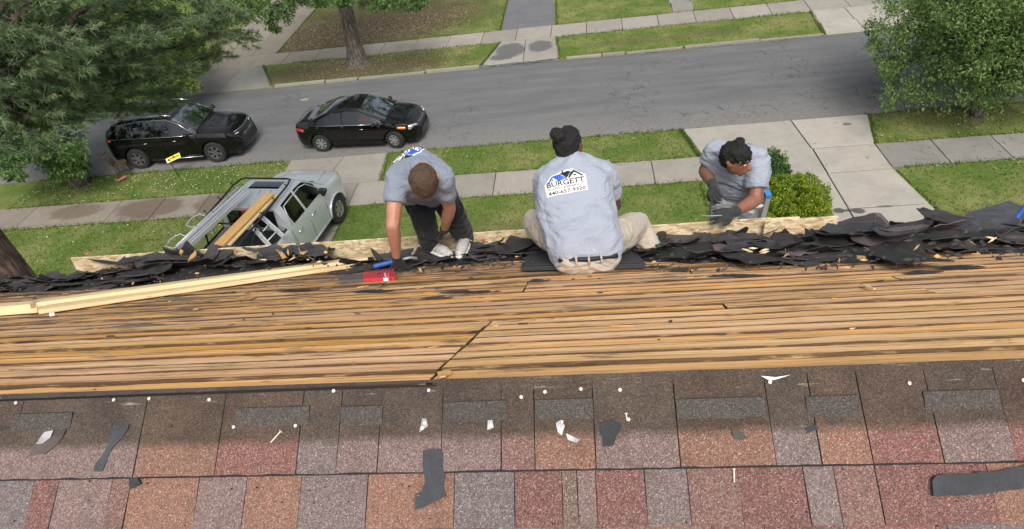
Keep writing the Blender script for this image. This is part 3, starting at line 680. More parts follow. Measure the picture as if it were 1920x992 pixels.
# (no gutter shows)
# ------------------------------------------------------------------ near slope
mb = MB(); L2 = (RIDGE_Y - NEAR_Y) * sl_len
mb.add([npt(XL, .005, -.004), npt(XR, .005, -.004), npt(XR, L2, -.004), npt(XL, L2, -.004)], [(0, 3, 2, 1)]); mb.build('underlay_or_shade', M['grit'], house, recenter=False)
uA = (RIDGE_Y - RN(960, 882).y) * sl_len
EXPO = .143 * 1.0
COL = dict(o=(.235, .120, .080), r=(.205, .088, .072), R=(.175, .078, .066), p=(.195, .130, .118), g=(.178, .134, .124), v=(.158, .132, .130), b=(.16, .105, .08), m=(.195, .105, .088), d=(.082, .072, .064))
def shx(px, y): return RN(px, y).x
def tabpoly(parent, x0, x1, u0, u1, h0, h1, col, mat, name='shingle', skew=0.0, jag=.0035, th=.006):
    """thin sheet between u0 (up slope) and u1 (butt); h0,h1 = height at top and butt"""
    mb = MB(); n = max(3, int((x1 - x0) / .03)); vs = []; s = rnd.uniform(0, 50); mi = []
    for i in range(n + 1):
        x = x0 + (x1 - x0) * i / n; j = jag * noise.noise(Vector((x * 60, s, 0)))
        k = rnd.uniform(-.0006, .0006)
        for (u_, h_) in ((u0, h0), (u0, h0 + th), ((u0 + u1) / 2, (h0 + h1) / 2 + th), (u1 + j, h1 + th), (u1 + j, h1)):
            xs_ = x + skew * (u_ - u1)
            if i in (0, n): xs_ += jag * .6 * noise.noise(Vector((u_ * 60, s, i)))
            vs.append(npt(xs_, u_, h_ + k))
    fs = []
    for i in range(n):
        for k in range(4): fs.append((i * 5 + k, i * 5 + k + 1, (i + 1) * 5 + k + 1, (i + 1) * 5 + k)); mi.append(1 if k == 3 else 0)
    fs.append((0, 1, 2, 3, 4)[::-1]); fs.append(tuple(range(n * 5, n * 5 + 5))); mi += [1, 1]
    mb.add(vs, fs); mb.m = mi; o = mb.build(name, [mat, M['grit']], parent, recenter=False)
    c = COL[col] if isinstance(col, str) else col; v = rnd.uniform(.93, 1.07)
    o.color = (c[0] * v, c[1] * v, c[2] * v, 1)
    return o
# upper course: full shingle up to the ridge, coloured below, dirty where the ridge caps sat
A_ = [(-300, 'p'), (25, 'p'), (262, 'o'), (412, 'r'), (562, 'g'), (636, 'p'), (712, 'p'), (830, 'p'), (942, 'm'), (1005, 'o'), (1118, 'p'), (1275, 'o'), (1452, 'g'), (1537, 'o'), (1632, 'r'), (1765, 'p'), (1900, 'r'), (2100, 'o'), (2300, 'p')]
for T_ in (A_,):
    x_ = 2300
    while x_ < 5200: x_ += rnd.randint(90, 190); T_.append((x_, rnd.choice('poprgm')))
    x_ = -300
    while x_ > -3400: x_ -= rnd.randint(90, 190); T_.insert(0, (x_, rnd.choice('poprgm')))
for k in range(len(A_) - 1):
    x0, x1 = shx(A_[k][0], 870), shx(A_[k + 1][0], 870)
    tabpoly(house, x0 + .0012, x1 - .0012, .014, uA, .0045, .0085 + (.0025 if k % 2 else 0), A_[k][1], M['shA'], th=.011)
# raised tab tops with a dark upper edge
for (a, b, y) in ((40, 146, 777), (450, 586, 766), (645, 722, 764), (835, 952, 755), (1005, 1112, 751), (1265, 1430, 749), (1505, 1602, 745), (1722, 1862, 735)):
    x0, x1 = shx(a, y), shx(b, y); u0 = (RIDGE_Y - RN((a + b) / 2, y).y) * sl_len
    o = tabpoly(house, x0, x1, u0, u0 + .052, .0175, .0125, 'd', M['shD'])
    kx = 0.35 if a < 100 else 0
def dark_strip(xa, xb, u0, u1, h):  # thin black strip painting the shadow line along the butt and tab tops
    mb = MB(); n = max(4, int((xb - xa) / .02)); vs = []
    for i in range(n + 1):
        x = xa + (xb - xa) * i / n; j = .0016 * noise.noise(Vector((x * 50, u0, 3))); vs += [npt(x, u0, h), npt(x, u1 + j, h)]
    mb.add(vs, [(2 * i, 2 * i + 1, 2 * i + 3, 2 * i + 2) for i in range(n)]); return mb.build('shadow_strip', M['grit'], house, recenter=False)
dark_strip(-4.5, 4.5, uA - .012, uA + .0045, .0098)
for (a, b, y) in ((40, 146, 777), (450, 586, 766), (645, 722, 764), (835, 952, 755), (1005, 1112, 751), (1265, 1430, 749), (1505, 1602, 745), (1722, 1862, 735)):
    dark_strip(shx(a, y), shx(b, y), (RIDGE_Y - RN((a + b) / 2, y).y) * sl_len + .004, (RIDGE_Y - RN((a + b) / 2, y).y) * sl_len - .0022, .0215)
uB0, uB1 = uA - .02, uA + EXPO
B_ = [(-400, 'p'), (-60, 'v'), (62, 'R'), (108, 'p'), (208, 'm'), (244, 'o'), (372, 'p'), (462, 'o'), (565, 'g'), (690, 'o'), (853, 'v'), (966, 'R'), (1055, 'b'), (1084, 'p'), (1119, 'R'), (1211, 'g'), (1292, 'm'), (1388, 'R'), (1512, 'g'), (1570, 'm'), (1648, 'R'), (1860, 'o'), (1990, 'p'), (2150, 'r'), (2400, 'v')]
x_ = 2400
while x_ < 5200: x_ += rnd.randint(80, 170); B_.append((x_, rnd.choice('vopRgm')))
x_ = -400
while x_ > -3400: x_ -= rnd.randint(80, 170); B_.insert(0, (x_, rnd.choice('vopRgm')))
for k in range(len(B_) - 1):
    x0, x1 = shx(B_[k][0], 935), shx(B_[k + 1][0], 935)
    o = tabpoly(house, x0 + .001, x1 - .001, uB0, uB1, .001, .004 + (.0025 if k % 2 else .0), B_[k][1], M['shB'])
    if B_[k][0] in (565, 1119, 1292, 1512, 462):     # a paler shadow band at its top, under the butt of the upper course
        pass
for c in range(6):
    x = -4.4
    while x < 4.4:
        w = rnd.uniform(.12, .3)
        if c == 0 or True:
            tabpoly(house, x + .001, x + w - .001, uB1 + c * EXPO - .02, uB1 + (c + 1) * EXPO, -.001, .003 + rnd.choice((0, .002)), rnd.choice('orRpgvm'), M['shB'], jag=0)
        x += w
mb = MB(); mb.add([npt(XL, uB1 + 6 * EXPO - .03, .0), npt(XR, uB1 + 6 * EXPO - .03, 0), npt(XR, L2, 0), npt(XL, L2, 0)], [(0, 3, 2, 1)]); o = mb.build('shingle_sheet', M['shB'], house, recenter=False); o.color = (.3, .16, .13, 1)
# dark felt strip that still covers the ridge on the left, ragged edge
mb = MB(); vs = []; xs = np.linspace(shx(-200, 735), shx(840, 715), 60)
for i, x in enumerate(xs):
    t = i / 59; wv = .02 * noise.noise(Vector((x * 3, 1, 0))) + .008 * noise.noise(Vector((x * 25, 1, 0)))
    ue = .015 * (1 - t) + .002 + wv * (1 - t * .7)
    vs += [npt(x, .002 + .008 * (1 - t), .0125 + .004 * (1 - t)), RID + Vector((x, 0, .0125 + .0045 * (1 - t))), fp_(x, max(.004, ue), .007)]
fs = []
for i in range(59):
    for k in range(2): fs.append((i * 3 + k, (i + 1) * 3 + k, (i + 1) * 3 + k + 1, i * 3 + k + 1))
mb.add(vs, fs); mb.build('ridge_felt', M['feltb'], house, recenter=False)
mb = MB(); vs = []; xs = np.linspace(shx(820, 715), shx(5200, 685), 60); M['shA0'] = M['shA']
for i, x in enumerate(xs):
    wv = abs(.012 * noise.noise(Vector((x * 5, 4, 0)))) + .004 * noise.noise(Vector((x * 35, 1, 0)))
    vs += [npt(x, .030, .0125), RID + Vector((x, 0, .012)), fp_(x, max(.002, .004 + wv), .006)]
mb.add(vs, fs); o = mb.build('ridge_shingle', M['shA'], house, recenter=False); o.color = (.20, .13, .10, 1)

# ------------------------------------------------------------------ things lying on the near slope
def nail(px, py, tilt=True, shank=.022, big=1.0):
    P_ = RN(px, py); mb = MB(); ax = (near_n + Vector((rnd.uniform(-.35, .35), rnd.uniform(-.35, .35), 0))).normalized()
    base = P_ + near_n * .017
    mb.lathe([(0, .0018), (.0052 * big, .0016), (.0062 * big, .0004), (.0055 * big, -.0008), (.0018, -.001)], base + ax * .004, ax, 12)
    mb.lathe([(.0017, -.0005), (.0016, -shank), (0.0001, -shank - .004)], base + ax * .004, ax, 6)
    return mb.build('roofing_nail', M['white_metal'], smooth=True, sharp=40, label='pale round headed roofing nail sticking out of the dirty top of the shingle course', cat='nail', group='roofing nails along the ridge')
for (x, y) in ((222, 752), (288, 749), (399, 751), (40, 757), (808, 734), (978, 746), (1023, 737), (1090, 731), (1162, 733), (1440, 719), (1698, 721), (1910, 716), (445, 802), (560, 800), (102, 808), (630, 735), (795, 804), (800, 794), (922, 799), (1055, 793), (1178, 789)):
    nail(x, y, big=.85)
for (x, y) in ((216, 798), (327, 801)):
    o = nail(x, y); o.data.materials[0] = M['feltb']; o['label'] = 'rusty brown roofing nail head pressed into the dirty shingle top'; o['group'] = 'rusty nails left of the middle'
def flake(poly, h, mat, name, label, cat, th=.004, curl=0.0, group=None, rough=.006, plane=RN):
    pts = [plane(x, y) for x, y in poly]; n_ = near_n if plane is RN else far_n
    out = []
    for i in range(len(pts)):
        a, b = pts[i], pts[(i + 1) % len(pts)]; k = max(1, int((b - a).length / .02))
        for j in range(k):
            p = a.lerp(b, j / k); s = 0 if j == 0 else rough
            out.append(p + Vector((noise.noise(p * 70), noise.noise(p * 70 + Vector((5, 5, 5))), 0)) * s)
    c = sum(out, Vector()) / len(out)
    me = bmesh.new(); vv = [me.verts.new(p) for p in out]; f = me.faces.new(vv)
    bmesh.ops.triangulate(me, faces=[f]); bmesh.ops.subdivide_edges(me, edges=me.edges[:], cuts=1, use_grid_fill=True)
    for v in me.verts:
        r = (v.co - c).length; v.co += n_ * (h + (.010 if plane is RN else 0) + curl * r * 1.0 + .004 * noise.noise(v.co * 25))
    me.normal_update(); fl = me.faces[:]
    r_ = bmesh.ops.extrude_face_region(me, geom=fl); nv = [g_ for g_ in r_['geom'] if isinstance(g_, bmesh.types.BMVert)]
    for v in nv: v.co -= n_ * th
    bmesh.ops.recalc_face_normals(me, faces=me.faces[:])
    m = bpy.data.meshes.new(name); me.to_mesh(m); me.free(); m.materials.append(mat)
    m.transform(Matrix.Translation(-c)); o = bpy.data.objects.new(name, m); o.location = c
    return put(o, None, label, cat, group)
flake([(187, 885), (190, 870), (213, 835), (216, 815), (225, 798), (252, 797), (250, 806), (215, 850), (203, 884)], .011, M['feltg'], 'shingle_scrap', 'long grey bent scrap of shingle lying across the left end of the course', 'scrap', curl=.05)
flake([(66, 856), (72, 838), (98, 806), (112, 805), (108, 818), (136, 806), (120, 832), (96, 852)], .011, M['feltb'], 'shingle_scrap', 'pointed curled scrap with a silvery top beside the leftmost nails', 'scrap', curl=.05)
flake([(80, 834), (97, 812), (112, 808), (106, 822), (92, 833)], .016, M['steel'], 'metal_sliver', 'silvery sliver of flashing lying on the pointed scrap at far left', 'flashing', th=.001)
flake([(249, 891), (262, 889), (272, 908), (251, 917)], .009, M['feltg'], 'shingle_scrap', 'tiny dark scrap just below the course edge at left', 'scrap')
flake([(797, 846), (810, 842), (828, 843), (835, 852), (834, 875), (838, 892), (834, 915), (840, 930), (782, 956), (783, 928), (795, 922), (802, 900), (797, 870)], .012, M['feltg'], 'shingle_scrap', 'tall dark scrap of felt lying over the course edge left of centre', 'scrap', curl=.03)
flake([(1125, 795), (1150, 789), (1166, 800), (1150, 836), (1130, 839)], .012, M['feltg'], 'shingle_scrap', 'five sided dark grey scrap right of centre near the ridge', 'scrap', curl=.04)
flake([(1740, 902), (1748, 892), (1850, 886), (1925, 872), (1990, 866), (1990, 905), (1850, 925), (1808, 928), (1742, 931)], .010, M['feltg'], 'shingle_scrap', 'long torn dark strip at the right edge of the lower course', 'scrap', th=.006, curl=.02)
flake([(1505, 804), (1535, 793), (1559, 790), (1558, 799), (1510, 812)], .010, M['feltg'], 'shingle_scrap', 'small dark bar shaped scrap on the right half of the course', 'scrap')
flake([(1738, 820), (1748, 822), (1763, 842), (1740, 838)], .009, M['feltg'], 'shingle_scrap', 'small dark triangular scrap at right beside the pale tab', 'scrap')
flake([(1368, 808), (1385, 810), (1398, 822), (1388, 827), (1374, 824)], .010, M['felt'], 'shingle_scrap', 'small black crumb of shingle on the orange tab right of centre', 'scrap', curl=.2)
flake([(736, 775), (745, 774), (752, 784), (745, 788), (736, 786)], .010, M['felt'], 'shingle_scrap', 'small dark crumb of shingle near the ridge left of centre', 'scrap')
flake([(0, 800), (28, 802), (4, 810), (-20, 812)], .010, M['felt'], 'shingle_scrap', 'thin black scrap cut by the left edge near the leftmost tab', 'scrap')
for poly, lb in (([(790, 812), (795, 786), (803, 787), (806, 800)], 'leftmost'), ([(916, 808), (917, 790), (925, 789), (928, 803)], 'second'), ([(1043, 795), (1052, 789), (1060, 800), (1054, 818), (1047, 812)], 'bent')):
    flake(poly, .011, M['steel'], 'nail_washer', {'leftmost': 'torn white washer under the nail straight above the tall felt scrap', 'second': 'small torn white washer under the nail above the grey tab at centre', 'bent': 'torn white washer bent down beside a foil scrap right of centre'}[lb], 'washer', th=.0012, rough=.002, group='torn washers under the nails')
flake([(1062, 814), (1075, 820), (1088, 826), (1082, 832), (1066, 826)], .012, M['steel'], 'foil_scrap', 'crumpled foil scrap just right of the bent washer', 'foil', th=.001, curl=.2)
flake([(1423, 708), (1450, 710), (1478, 706), (1455, 713), (1440, 717)], .014, M['signwhite'], 'paper_scrap', 'pinkish white paper scrap under the nail at the ridge right of centre', 'paper', th=.001)
for (a, b) in (((507, 830), (526, 809)), ((1377, 905), (1376, 880)), ((1176, 789), (1174, 776))):
    p, q_ = RN(*a, .024), RN(*b, .024); mb = MB(); mb.tube([p, q_], [.0018, .0022], 6); mb.tube([q_, q_ + (q_ - p).normalized() * .002], [.005, .005], 8)
    mb.build('loose_nail', M['white_metal'], label={507: 'loose pale nail lying on the red tab left of centre', 1377: 'loose bent nail lying on the lower course right of centre', 1176: 'short pale nail lying beside the five sided scrap'}[a[0]], cat='nail', group='loose nails on the shingles')
# crumbs on the shingles, stuff
mb = MB()
for k in range(140):
    P_ = RN(rnd.uniform(0, 1920), rnd.uniform(730, 990), .011); s = rnd.uniform(.0015, .005)
    mb.prism([P_ + Vector((math.cos(i * 1.5 + k) * s, math.sin(i * 1.5 + k) * s * rnd.uniform(.5, 1), 0)) for i in range(4)], near_n * s * .5)
mb.build('shingle_crumbs', M['felt'], label='tiny dark crumbs of shingle scattered over the near slope', cat='crumbs', kind='stuff')
# splinters and grit on the boards, stuff
mb = MB()
for k in range(420):
    x = rnd.uniform(-4.2, 2.8); u_ = ULEN * (1 - abs(rnd.gauss(0, .38))); 
    if u_ < .03 or u_ > ULEN: continue
    p = fp_(x, u_, .004); L = rnd.uniform(.008, .05) * (2.0 if rnd.random() < .1 else 1); a = rnd.gauss(0, .5); d = Vector((math.cos(a), 0, 0)) + far_dir * math.sin(a); e = d.cross(far_n) * rnd.uniform(.001, .006)
    mb.prism([p - d * L / 2, p + e, p + d * L / 2, p - e], far_n * rnd.uniform(.001, .006), rnd.choice((0, 0, 0, 1, 1)))
mb.build('roof_grit', [M['felt'], M['board'], M['plank']], label='splinters, felt shreds and grit strewn over the bare boards', cat='debris', kind='stuff')
# old felt shreds stuck flat on the boards
FS = {(880, 549): 'below and right of the bent worker', (700, 547): 'straight below the red tool', (1280, 507): 'left of the ladder at the heap edge', (1380, 518): 'below the ladder', (640, 512): 'just left of the red tool', (1730, 512): 'at right below the raised sheet', (1800, 503): 'nearest to the shovel at right', (560, 545): 'nearest to the new lumber', (820, 560): 'between the red tool and the wide joint', (1010, 527): 'under the foam pad', (1230, 502): 'beside the right end of the foam pad'}
for (x, y, w, h_) in ((880, 549, 60, 5), (700, 547, 40, 4), (1280, 507, 30, 5), (1380, 518, 55, 4), (640, 512, 30, 8), (1730, 512, 40, 5), (1800, 503, 50, 5), (560, 545, 40, 4), (820, 560, 30, 3), (1010, 527, 22, 4), (1230, 502, 30, 5)):
    flake([(x - w, y + 2), (x - w * .4, y - h_ * .6), (x + w * .5, y - h_ * .45), (x + w, y - 1), (x + w * .3, y + h_ * .5)], .005, M['felt'], 'felt_shred', 'flat black felt shred stuck to the boards ' + FS[(x, y)], 'felt', th=.003, group='felt shreds stuck on the boards', plane=RF, rough=.01)
for (x, y) in ((1895, 690), (1063, 664)): pass
# pale splinter on the boards at right, corner splinters at the wide joint
for pl, lb in (([(1613, 536), (1622, 538), (1642, 545), (1638, 546), (1622, 542)], 'pale wood splinter lying on the boards at right'), ([(820, 704), (838, 700), (848, 703), (836, 713), (824, 714)], 'broken orange board corner at the foot of the wide joint')):
    flake(pl, .012, M['pine'] if pl[0][0] > 1000 else M['plank'], 'wood_splinter', lb, 'splinter', plane=RF, th=.005)
# ------------------------------------------------------------------ eave: strand board strips standing as a toe board
def strip(x0, x1, y, z0, z1, mat, th=.012, lean=.03, name='strand_board', **kw):
    mb = MB(); n = 10; vs = []
    for i in range(n + 1):
        x = x0 + (x1 - x0) * i / n; w = .004 * noise.noise(Vector((x * 3, y, 0)))
        for (yy, zz) in ((y + w, z0), (y + lean + w, z1), (y + lean + th + w, z1), (y + th + w, z0)): vs.append((x + (.012 if i == 0 and zz == z1 else 0), yy, zz))
    fs = [(0, 1, 2, 3), (n * 4 + 3, n * 4 + 2, n * 4 + 1, n * 4)]
    for i in range(n):
        for k in range(4): fs.append((i * 4 + k, (i + 1) * 4 + k, (i + 1) * 4 + (k + 1) % 4, i * 4 + (k + 1) % 4))
    mb.add(vs, fs); return mb.build(name, mat, **kw)
ez = roofz(EAVE_Y)
def xe(px, py): d = ray(px, py); return (EYE + d * ((EAVE_Y + .02) / d.y)).x
strip(xe(135, 500), xe(560, 480), EAVE_Y + .01, ez - .10, ez + .175, M['osb'], label='pale strand board strip standing along the eave at far left, before the lawn', cat='board')
strip(xe(562, 475), xe(990, 460), EAVE_Y + .018, ez - .08, ez + .165, M['osb'], label='strand board strip standing along the eave behind the bent worker', cat='board')
strip(xe(992, 455), xe(1443, 440), EAVE_Y + .012, ez - .08, ez + .135, M['osb'], label='strand board strip along the eave, mostly under black debris, by the ladder', cat='board')
strip(xe(1425, 440), xe(1560, 440), EAVE_Y - .045, ez - .04, ez + .155, M['osb'], label='short strand board piece standing right of the ladder', cat='board', th=.014)
strip(xe(1400, 440), xe(1500, 440), EAVE_Y + .05, ez - .04, ez + .10, M['pine'], label='thin pale batten edge behind the short strand board piece', cat='batten', th=.014, name='batten')
# pink marker flags
for (x, y, lb) in ((163, 476, 'small pink plastic clip on the strand board at far left'), (906, 449, 'small pink clip on the strand board right of the bent worker')):
    p = EYE + ray(x, y) * ((EAVE_Y + .03) / ray(x, y).y); mb = MB(); mb.box(p, (.03, .012, .008)); mb.box(p + Vector((0, -.008, -.008)), (.014, .005, .012)); mb.build('plastic_clip', M['fadedred'], label=lb, cat='clip')

# ------------------------------------------------------------------ heap of torn shingles
GR = 'heap of torn shingles along the eave'
protos = []
def torn_mesh(i):
    L = rnd.uniform(.18, .44); W = rnd.uniform(.08, .22); nx, ny = 6, 3; bm = bmesh.new(); vs = {}
    cu1 = rnd.uniform(-.15, .4); cv = rnd.uniform(-.5, 1.0); tw = rnd.uniform(-.15, .15); sh = rnd.uniform(-.3, .3)
    for a in range(nx + 1):
        for b in range(ny + 1):
            x = (a / nx - .5) * L; y = (b / ny - .5) * W
            k = 1.0
            if a in (0, nx): k = 1 - .22 * abs(b / ny - rnd.uniform(.2, .8))
            x = x * k + sh * y; 
            if b in (0, ny): y += rnd.uniform(-.18, .18) * W * (1 if a % 2 else .6)
            if a in (0, nx): x += rnd.uniform(-.05, .05) * L
            z = cu1 * x * x * 3 + cv * y * y * 2 + tw * x * y * 10 + .006 * noise.noise(Vector((x * 20 + i, y * 20, i)))
            vs[a, b] = bm.verts.new((x, y, z))
    for a in range(nx):
        for b in range(ny): bm.faces.new((vs[a, b], vs[a + 1, b], vs[a + 1, b + 1], vs[a, b + 1]))
    bm.normal_update(); r_ = bmesh.ops.extrude_face_region(bm, geom=bm.faces[:])
    for v in [g_ for g_ in r_['geom'] if isinstance(g_, bmesh.types.BMVert)]: v.co.z -= .0045
    bmesh.ops.recalc_face_normals(bm, faces=bm.faces[:])
    m = bpy.data.meshes.new('torn_shingle'); bm.to_mesh(m); bm.free()
    m.materials.append(M[rnd.choices(['felt', 'feltg', 'feltb', 'feltr'], (58, 16, 18, 8))[0]]); return m
protos = [torn_mesh(i) for i in range(36)]
IN = [(-60, 548), (120, 548), (260, 544), (430, 528), (560, 512), (680, 508), (760, 506), (900, 494), (975, 490), (1090, 470), (1200, 488), (1300, 494), (1560, 494), (1690, 492), (1750, 474), (1930, 474), (2000, 473)]
OUT = [(-60, 528), (60, 521), (200, 508), (300, 498), (340, 478), (450, 466), (620, 468), (640, 484), (700, 484), (880, 474), (985, 462), (1060, 452), (1210, 450), (1250, 440), (1330, 436), (1420, 448), (1530, 452), (1600, 436), (1760, 432), (1930, 420), (2000, 420)]
HH = [(-60, .02), (200, .03), (320, .10), (400, .22), (560, .24), (615, .18), (640, .02), (760, .03), (880, .07), (970, .09), (1210, .05), (1300, .07), (1400, .05), (1540, .06), (1600, .12), (1760, .18), (1810, .09), (2000, .09)]
IN = [(a, min(b, 563 - (a - 60) * .125) if 60 < a < 660 else b) for a, b in IN]
itp = lambda T, x: float(np.interp(x, [a for a, b in T], [b for a, b in T]))
NH = 292; done = 0
frames = []
base_rot = Matrix((Vector((1, 0, 0)), far_dir, far_n)).transposed()
while done < NH:
    px = rnd.uniform(-60, 1990)
    if 690 < px < 790 and rnd.random() < .4: continue
    t = rnd.random(); yi, yo = itp(IN, px), itp(OUT, px); py = yi + (yo - yi) * t
    if 1040 < px < 1180: continue
    h = itp(HH, px)
    bell = math.sin(PI * min(1, max(0, t * .85 + .12)))
    hz = .006 + h * bell * rnd.random() ** .8
    p = RF(px, max(py, itp(OUT, px) + 2), 0); p = p + far_n * hz
    if p.y > EAVE_Y + .0: p.y = EAVE_Y + .0 - rnd.random() * .1; p.z = roofz(p.y) + hz
    m = rnd.choice(protos)
    o = bpy.data.objects.new('torn_shingle', m); o.location = p
    yaw = rnd.gauss(0, .28) + (PI if rnd.random() < .5 else 0)
    tx, ty = rnd.gauss(0, .08 + h * .9), rnd.gauss(0, .05)
    o.rotation_mode = 'QUATERNION'
    o.rotation_quaternion = (base_rot @ Matrix.Rotation(yaw, 3, 'Z') @ Matrix.Rotation(tx - .12 * (h > .05), 3, 'X') @ Matrix.Rotation(ty, 3, 'Y')).to_quaternion()
    s = rnd.uniform(.7, 1.15); o.scale = (s, s * (.85 if 650 < px < 900 else 1), 1)
    reg = 'at the left end' if px < 330 else 'behind the new lumber' if px < 640 else 'round the bent worker' if px < 975 else 'between the seated worker and the ladder' if px < 1440 else 'at the right end'
    put(o, None, 'torn dark shingle in the eave heap ' + reg, 'shingle', 'torn shingles ' + reg); done += 1
# dark mass under the pieces, stuff
vs = []; fs = []; cols_ = 190
for i in range(cols_):
    px = -80 + 2100 * i / (cols_ - 1)
    for j in range(7):
        t = j / 6; py = itp(IN, px) + (itp(OUT, px) - itp(IN, px)) * t; h = itp(HH, px) * math.sin(PI * t) * .55
        p = RF(px, py, .002); p.y = min(p.y, EAVE_Y); p.z = roofz(p.y) + .002
        vs.append(p + far_n * h * (1 + .5 * noise.noise(p * 6)) + Vector((0, .03 * noise.noise(p * 9) * (t < .3), 0)))
for i in range(cols_ - 1):
    for j in range(6): fs.append((i * 7 + j, (i + 1) * 7 + j, (i + 1) * 7 + j + 1, i * 7 + j + 1))
mb = MB(); mb.add(vs, fs); mb.build('shingle_rubble', M['felt'], smooth=True, label='dark crushed shingle rubble under the torn pieces along the eave', cat='rubble', kind='stuff')
mb = MB()
for k in range(800):
    px = rnd.uniform(-40, 1960); py = itp(IN, px) + rnd.uniform(-.9, -.1 if px < 710 else .25) * (itp(IN, px) - itp(OUT, px)); p = RF(px, py, .01 + itp(HH, px) * rnd.random() * .9)
    if p.y > EAVE_Y: continue
    L = rnd.uniform(.01, .05); d = Vector((rnd.gauss(0, 1), rnd.gauss(0, .5), rnd.gauss(0, .3))).normalized(); e = d.orthogonal().normalized() * rnd.uniform(.003, .012)
    mb.prism([p - d * L / 2, p + e, p + d * L / 2, p - e * .6], Vector((0, 0, .003)), rnd.choices((0, 1, 2), (86, 8, 6))[0])
mb.build('shingle_crumbs', [M['felt'], M['feltb'], M['plank']], label='small shingle crumbs and splinters strewn through the heap', cat='crumbs', kind='stuff')

# ------------------------------------------------------------------ special sheets
def sheet(pts, mat, name, label, cat='shingle', th=.006, sub=3, rough=.008, bend=.012):
    """warped sheet through 3D points (fan outline)"""
    bm = bmesh.new(); out = []
    P_ = [Vector(p) for p in pts]
    for i in range(len(P_)):
        a, b = P_[i], P_[(i + 1) % len(P_)]; k = max(1, int((b - a).length / .05))
        for j in range(k): out.append(a.lerp(b, j / k) + (Vector() if j == 0 else Vector((noise.noise(a * 9 + Vector((j, 0, 0))), noise.noise(a * 7 + Vector((j, 3, 0))), noise.noise(a * 5 + Vector((j, 7, 0))))) * rough))
    f = bm.faces.new([bm.verts.new(p) for p in out]); bm.normal_update(); nn = f.normal.copy()
    if nn.z < 0: nn = -nn
    bmesh.ops.triangulate(bm, faces=[f]); bmesh.ops.subdivide_edges(bm, edges=bm.edges[:], cuts=2, use_grid_fill=True)
    for v in bm.verts: v.co += nn * bend * noise.noise(v.co * 6)
    r_ = bmesh.ops.extrude_face_region(bm, geom=bm.faces[:])
    for v in [g_ for g_ in r_['geom'] if isinstance(g_, bmesh.types.BMVert)]: v.co -= nn * th
    bmesh.ops.recalc_face_normals(bm, faces=bm.faces[:])
    c = sum(out, Vector()) / len(out); m = bpy.data.meshes.new(name); bm.to_mesh(m); bm.free(); m.transform(Matrix.Translation(-c)); m.materials.append(mat)
    o = bpy.data.objects.new(name, m); o.location = c; return put(o, None, label, cat)
def px3(*l):
    out = []
    for q in l:
        p = J(*q)
        if p.y < EAVE_Y + .3 and p.z - roofz(p.y) < .03:
            p = RF(q[0], q[1], .05)
            if p.y > EAVE_Y: d = ray(q[0], q[1]); p = EYE + d * (EAVE_Y / d.y)
        out.append(p)
    return out
sheet(px3((1396 + 20, 452, 4.32), (1520, 447, 4.1), (1560, 447, 4.05)), M['felt'], 'torn_shingle', 'thin black tongue of shingle below the short strand board piece')
sheet(px3((1660, 462, 3.95), (1716, 440, 4.1), (1740, 427, 4.3), (1815, 400, 4.5), (1893, 374, 4.75), (1935, 396, 4.75), (1985, 412, 4.6), (1960, 440, 4.2), (1862, 446, 4.05), (1778, 447, 4.0)), M['feltg'], 'felt_sheet', 'big bluish black sheet of roofing raised over the eave at right', th=.008, bend=.02)
sheet(px3((1543, 424, 4.45), (1572, 417, 4.5), (1574, 455, 4.25), (1545, 458, 4.25)), M['feltr'], 'torn_shingle', 'upright reddish granule shingle beside the short strand board piece')
sheet(px3((1561, 417, 4.5), (1640, 399, 4.62), (1662, 421, 4.4), (1640, 428, 4.35), (1575, 440, 4.3)), M['feltr'], 'torn_shingle', 'wide bent shingle with reddish granules on top of the right heap')
sheet(px3((1641, 399, 4.62), (1652, 400, 4.62), (1671, 418, 4.5), (1655, 440, 4.25), (1640, 428, 4.35)), M['feltr'], 'torn_shingle', 'folded corner of granule shingle right of the wide bent one')
sheet(px3((1690, 426, 4.5), (1722, 413, 4.55), (1735, 424, 4.5), (1700, 436, 4.35)), M['feltr'], 'torn_shingle', 'small tilted shingle with purple granules before the driveway')
sheet(px3((1600, 440, 4.15), (1632, 426, 4.3), (1655, 442, 4.15), (1615, 452, 4.05)), M['feltg'], 'torn_shingle', 'grey smooth shingle back lying in the right heap')
sheet(px3((1770, 432, 3.98), (1800, 428, 4.0), (1825, 431, 3.98), (1800, 437, 3.93)), M['steel'], 'flashing', 'narrow pale flashing strip under the raised bluish sheet', 'flashing', th=.003, bend=.004)
sheet(px3((1805, 446, 3.9), (1832, 432, 3.95), (1840, 438, 3.93), (1812, 448, 3.88)), M['feltg'], 'torn_shingle', 'grey tilted scrap under the raised bluish sheet')
sheet(px3((1862, 424, 4.02), (1872, 421, 4.02), (1890, 428, 3.98), (1888, 452, 3.85), (1868, 452, 3.85)), M['felt'], 'torn_shingle', 'ragged black piece behind the foot of the blue pole')
sheet(px3((1375, 470, 3.98), (1420, 478, 3.9), (1470, 486, 3.85), (1400, 492, 3.8), (1350, 476, 3.9)), M['felt'], 'torn_shingle', 'long black slab of shingle with white flecks in the middle of the right heap')
sheet(px3((1630, 469, 3.86), (1700, 474, 3.84), (1790, 488, 3.72), (1680, 492, 3.68), (1632, 476, 3.8)), M['felt'], 'torn_shingle', 'smooth black slab lying on the boards at the foot of the right heap')
sheet(px3((1225, 445, 4.25), (1250, 432, 4.35), (1258, 445, 4.2), (1240, 462, 4.0)), M['felt'], 'torn_shingle', 'upright black flap beside the seated worker\'s shoe')
sheet(px3((1262, 447, 4.2), (1280, 438, 4.3), (1304, 431, 4.32), (1306, 440, 4.25), (1290, 452, 4.1)), M['felt'], 'torn_shingle', 'pointed black flap rising left of the ladder')
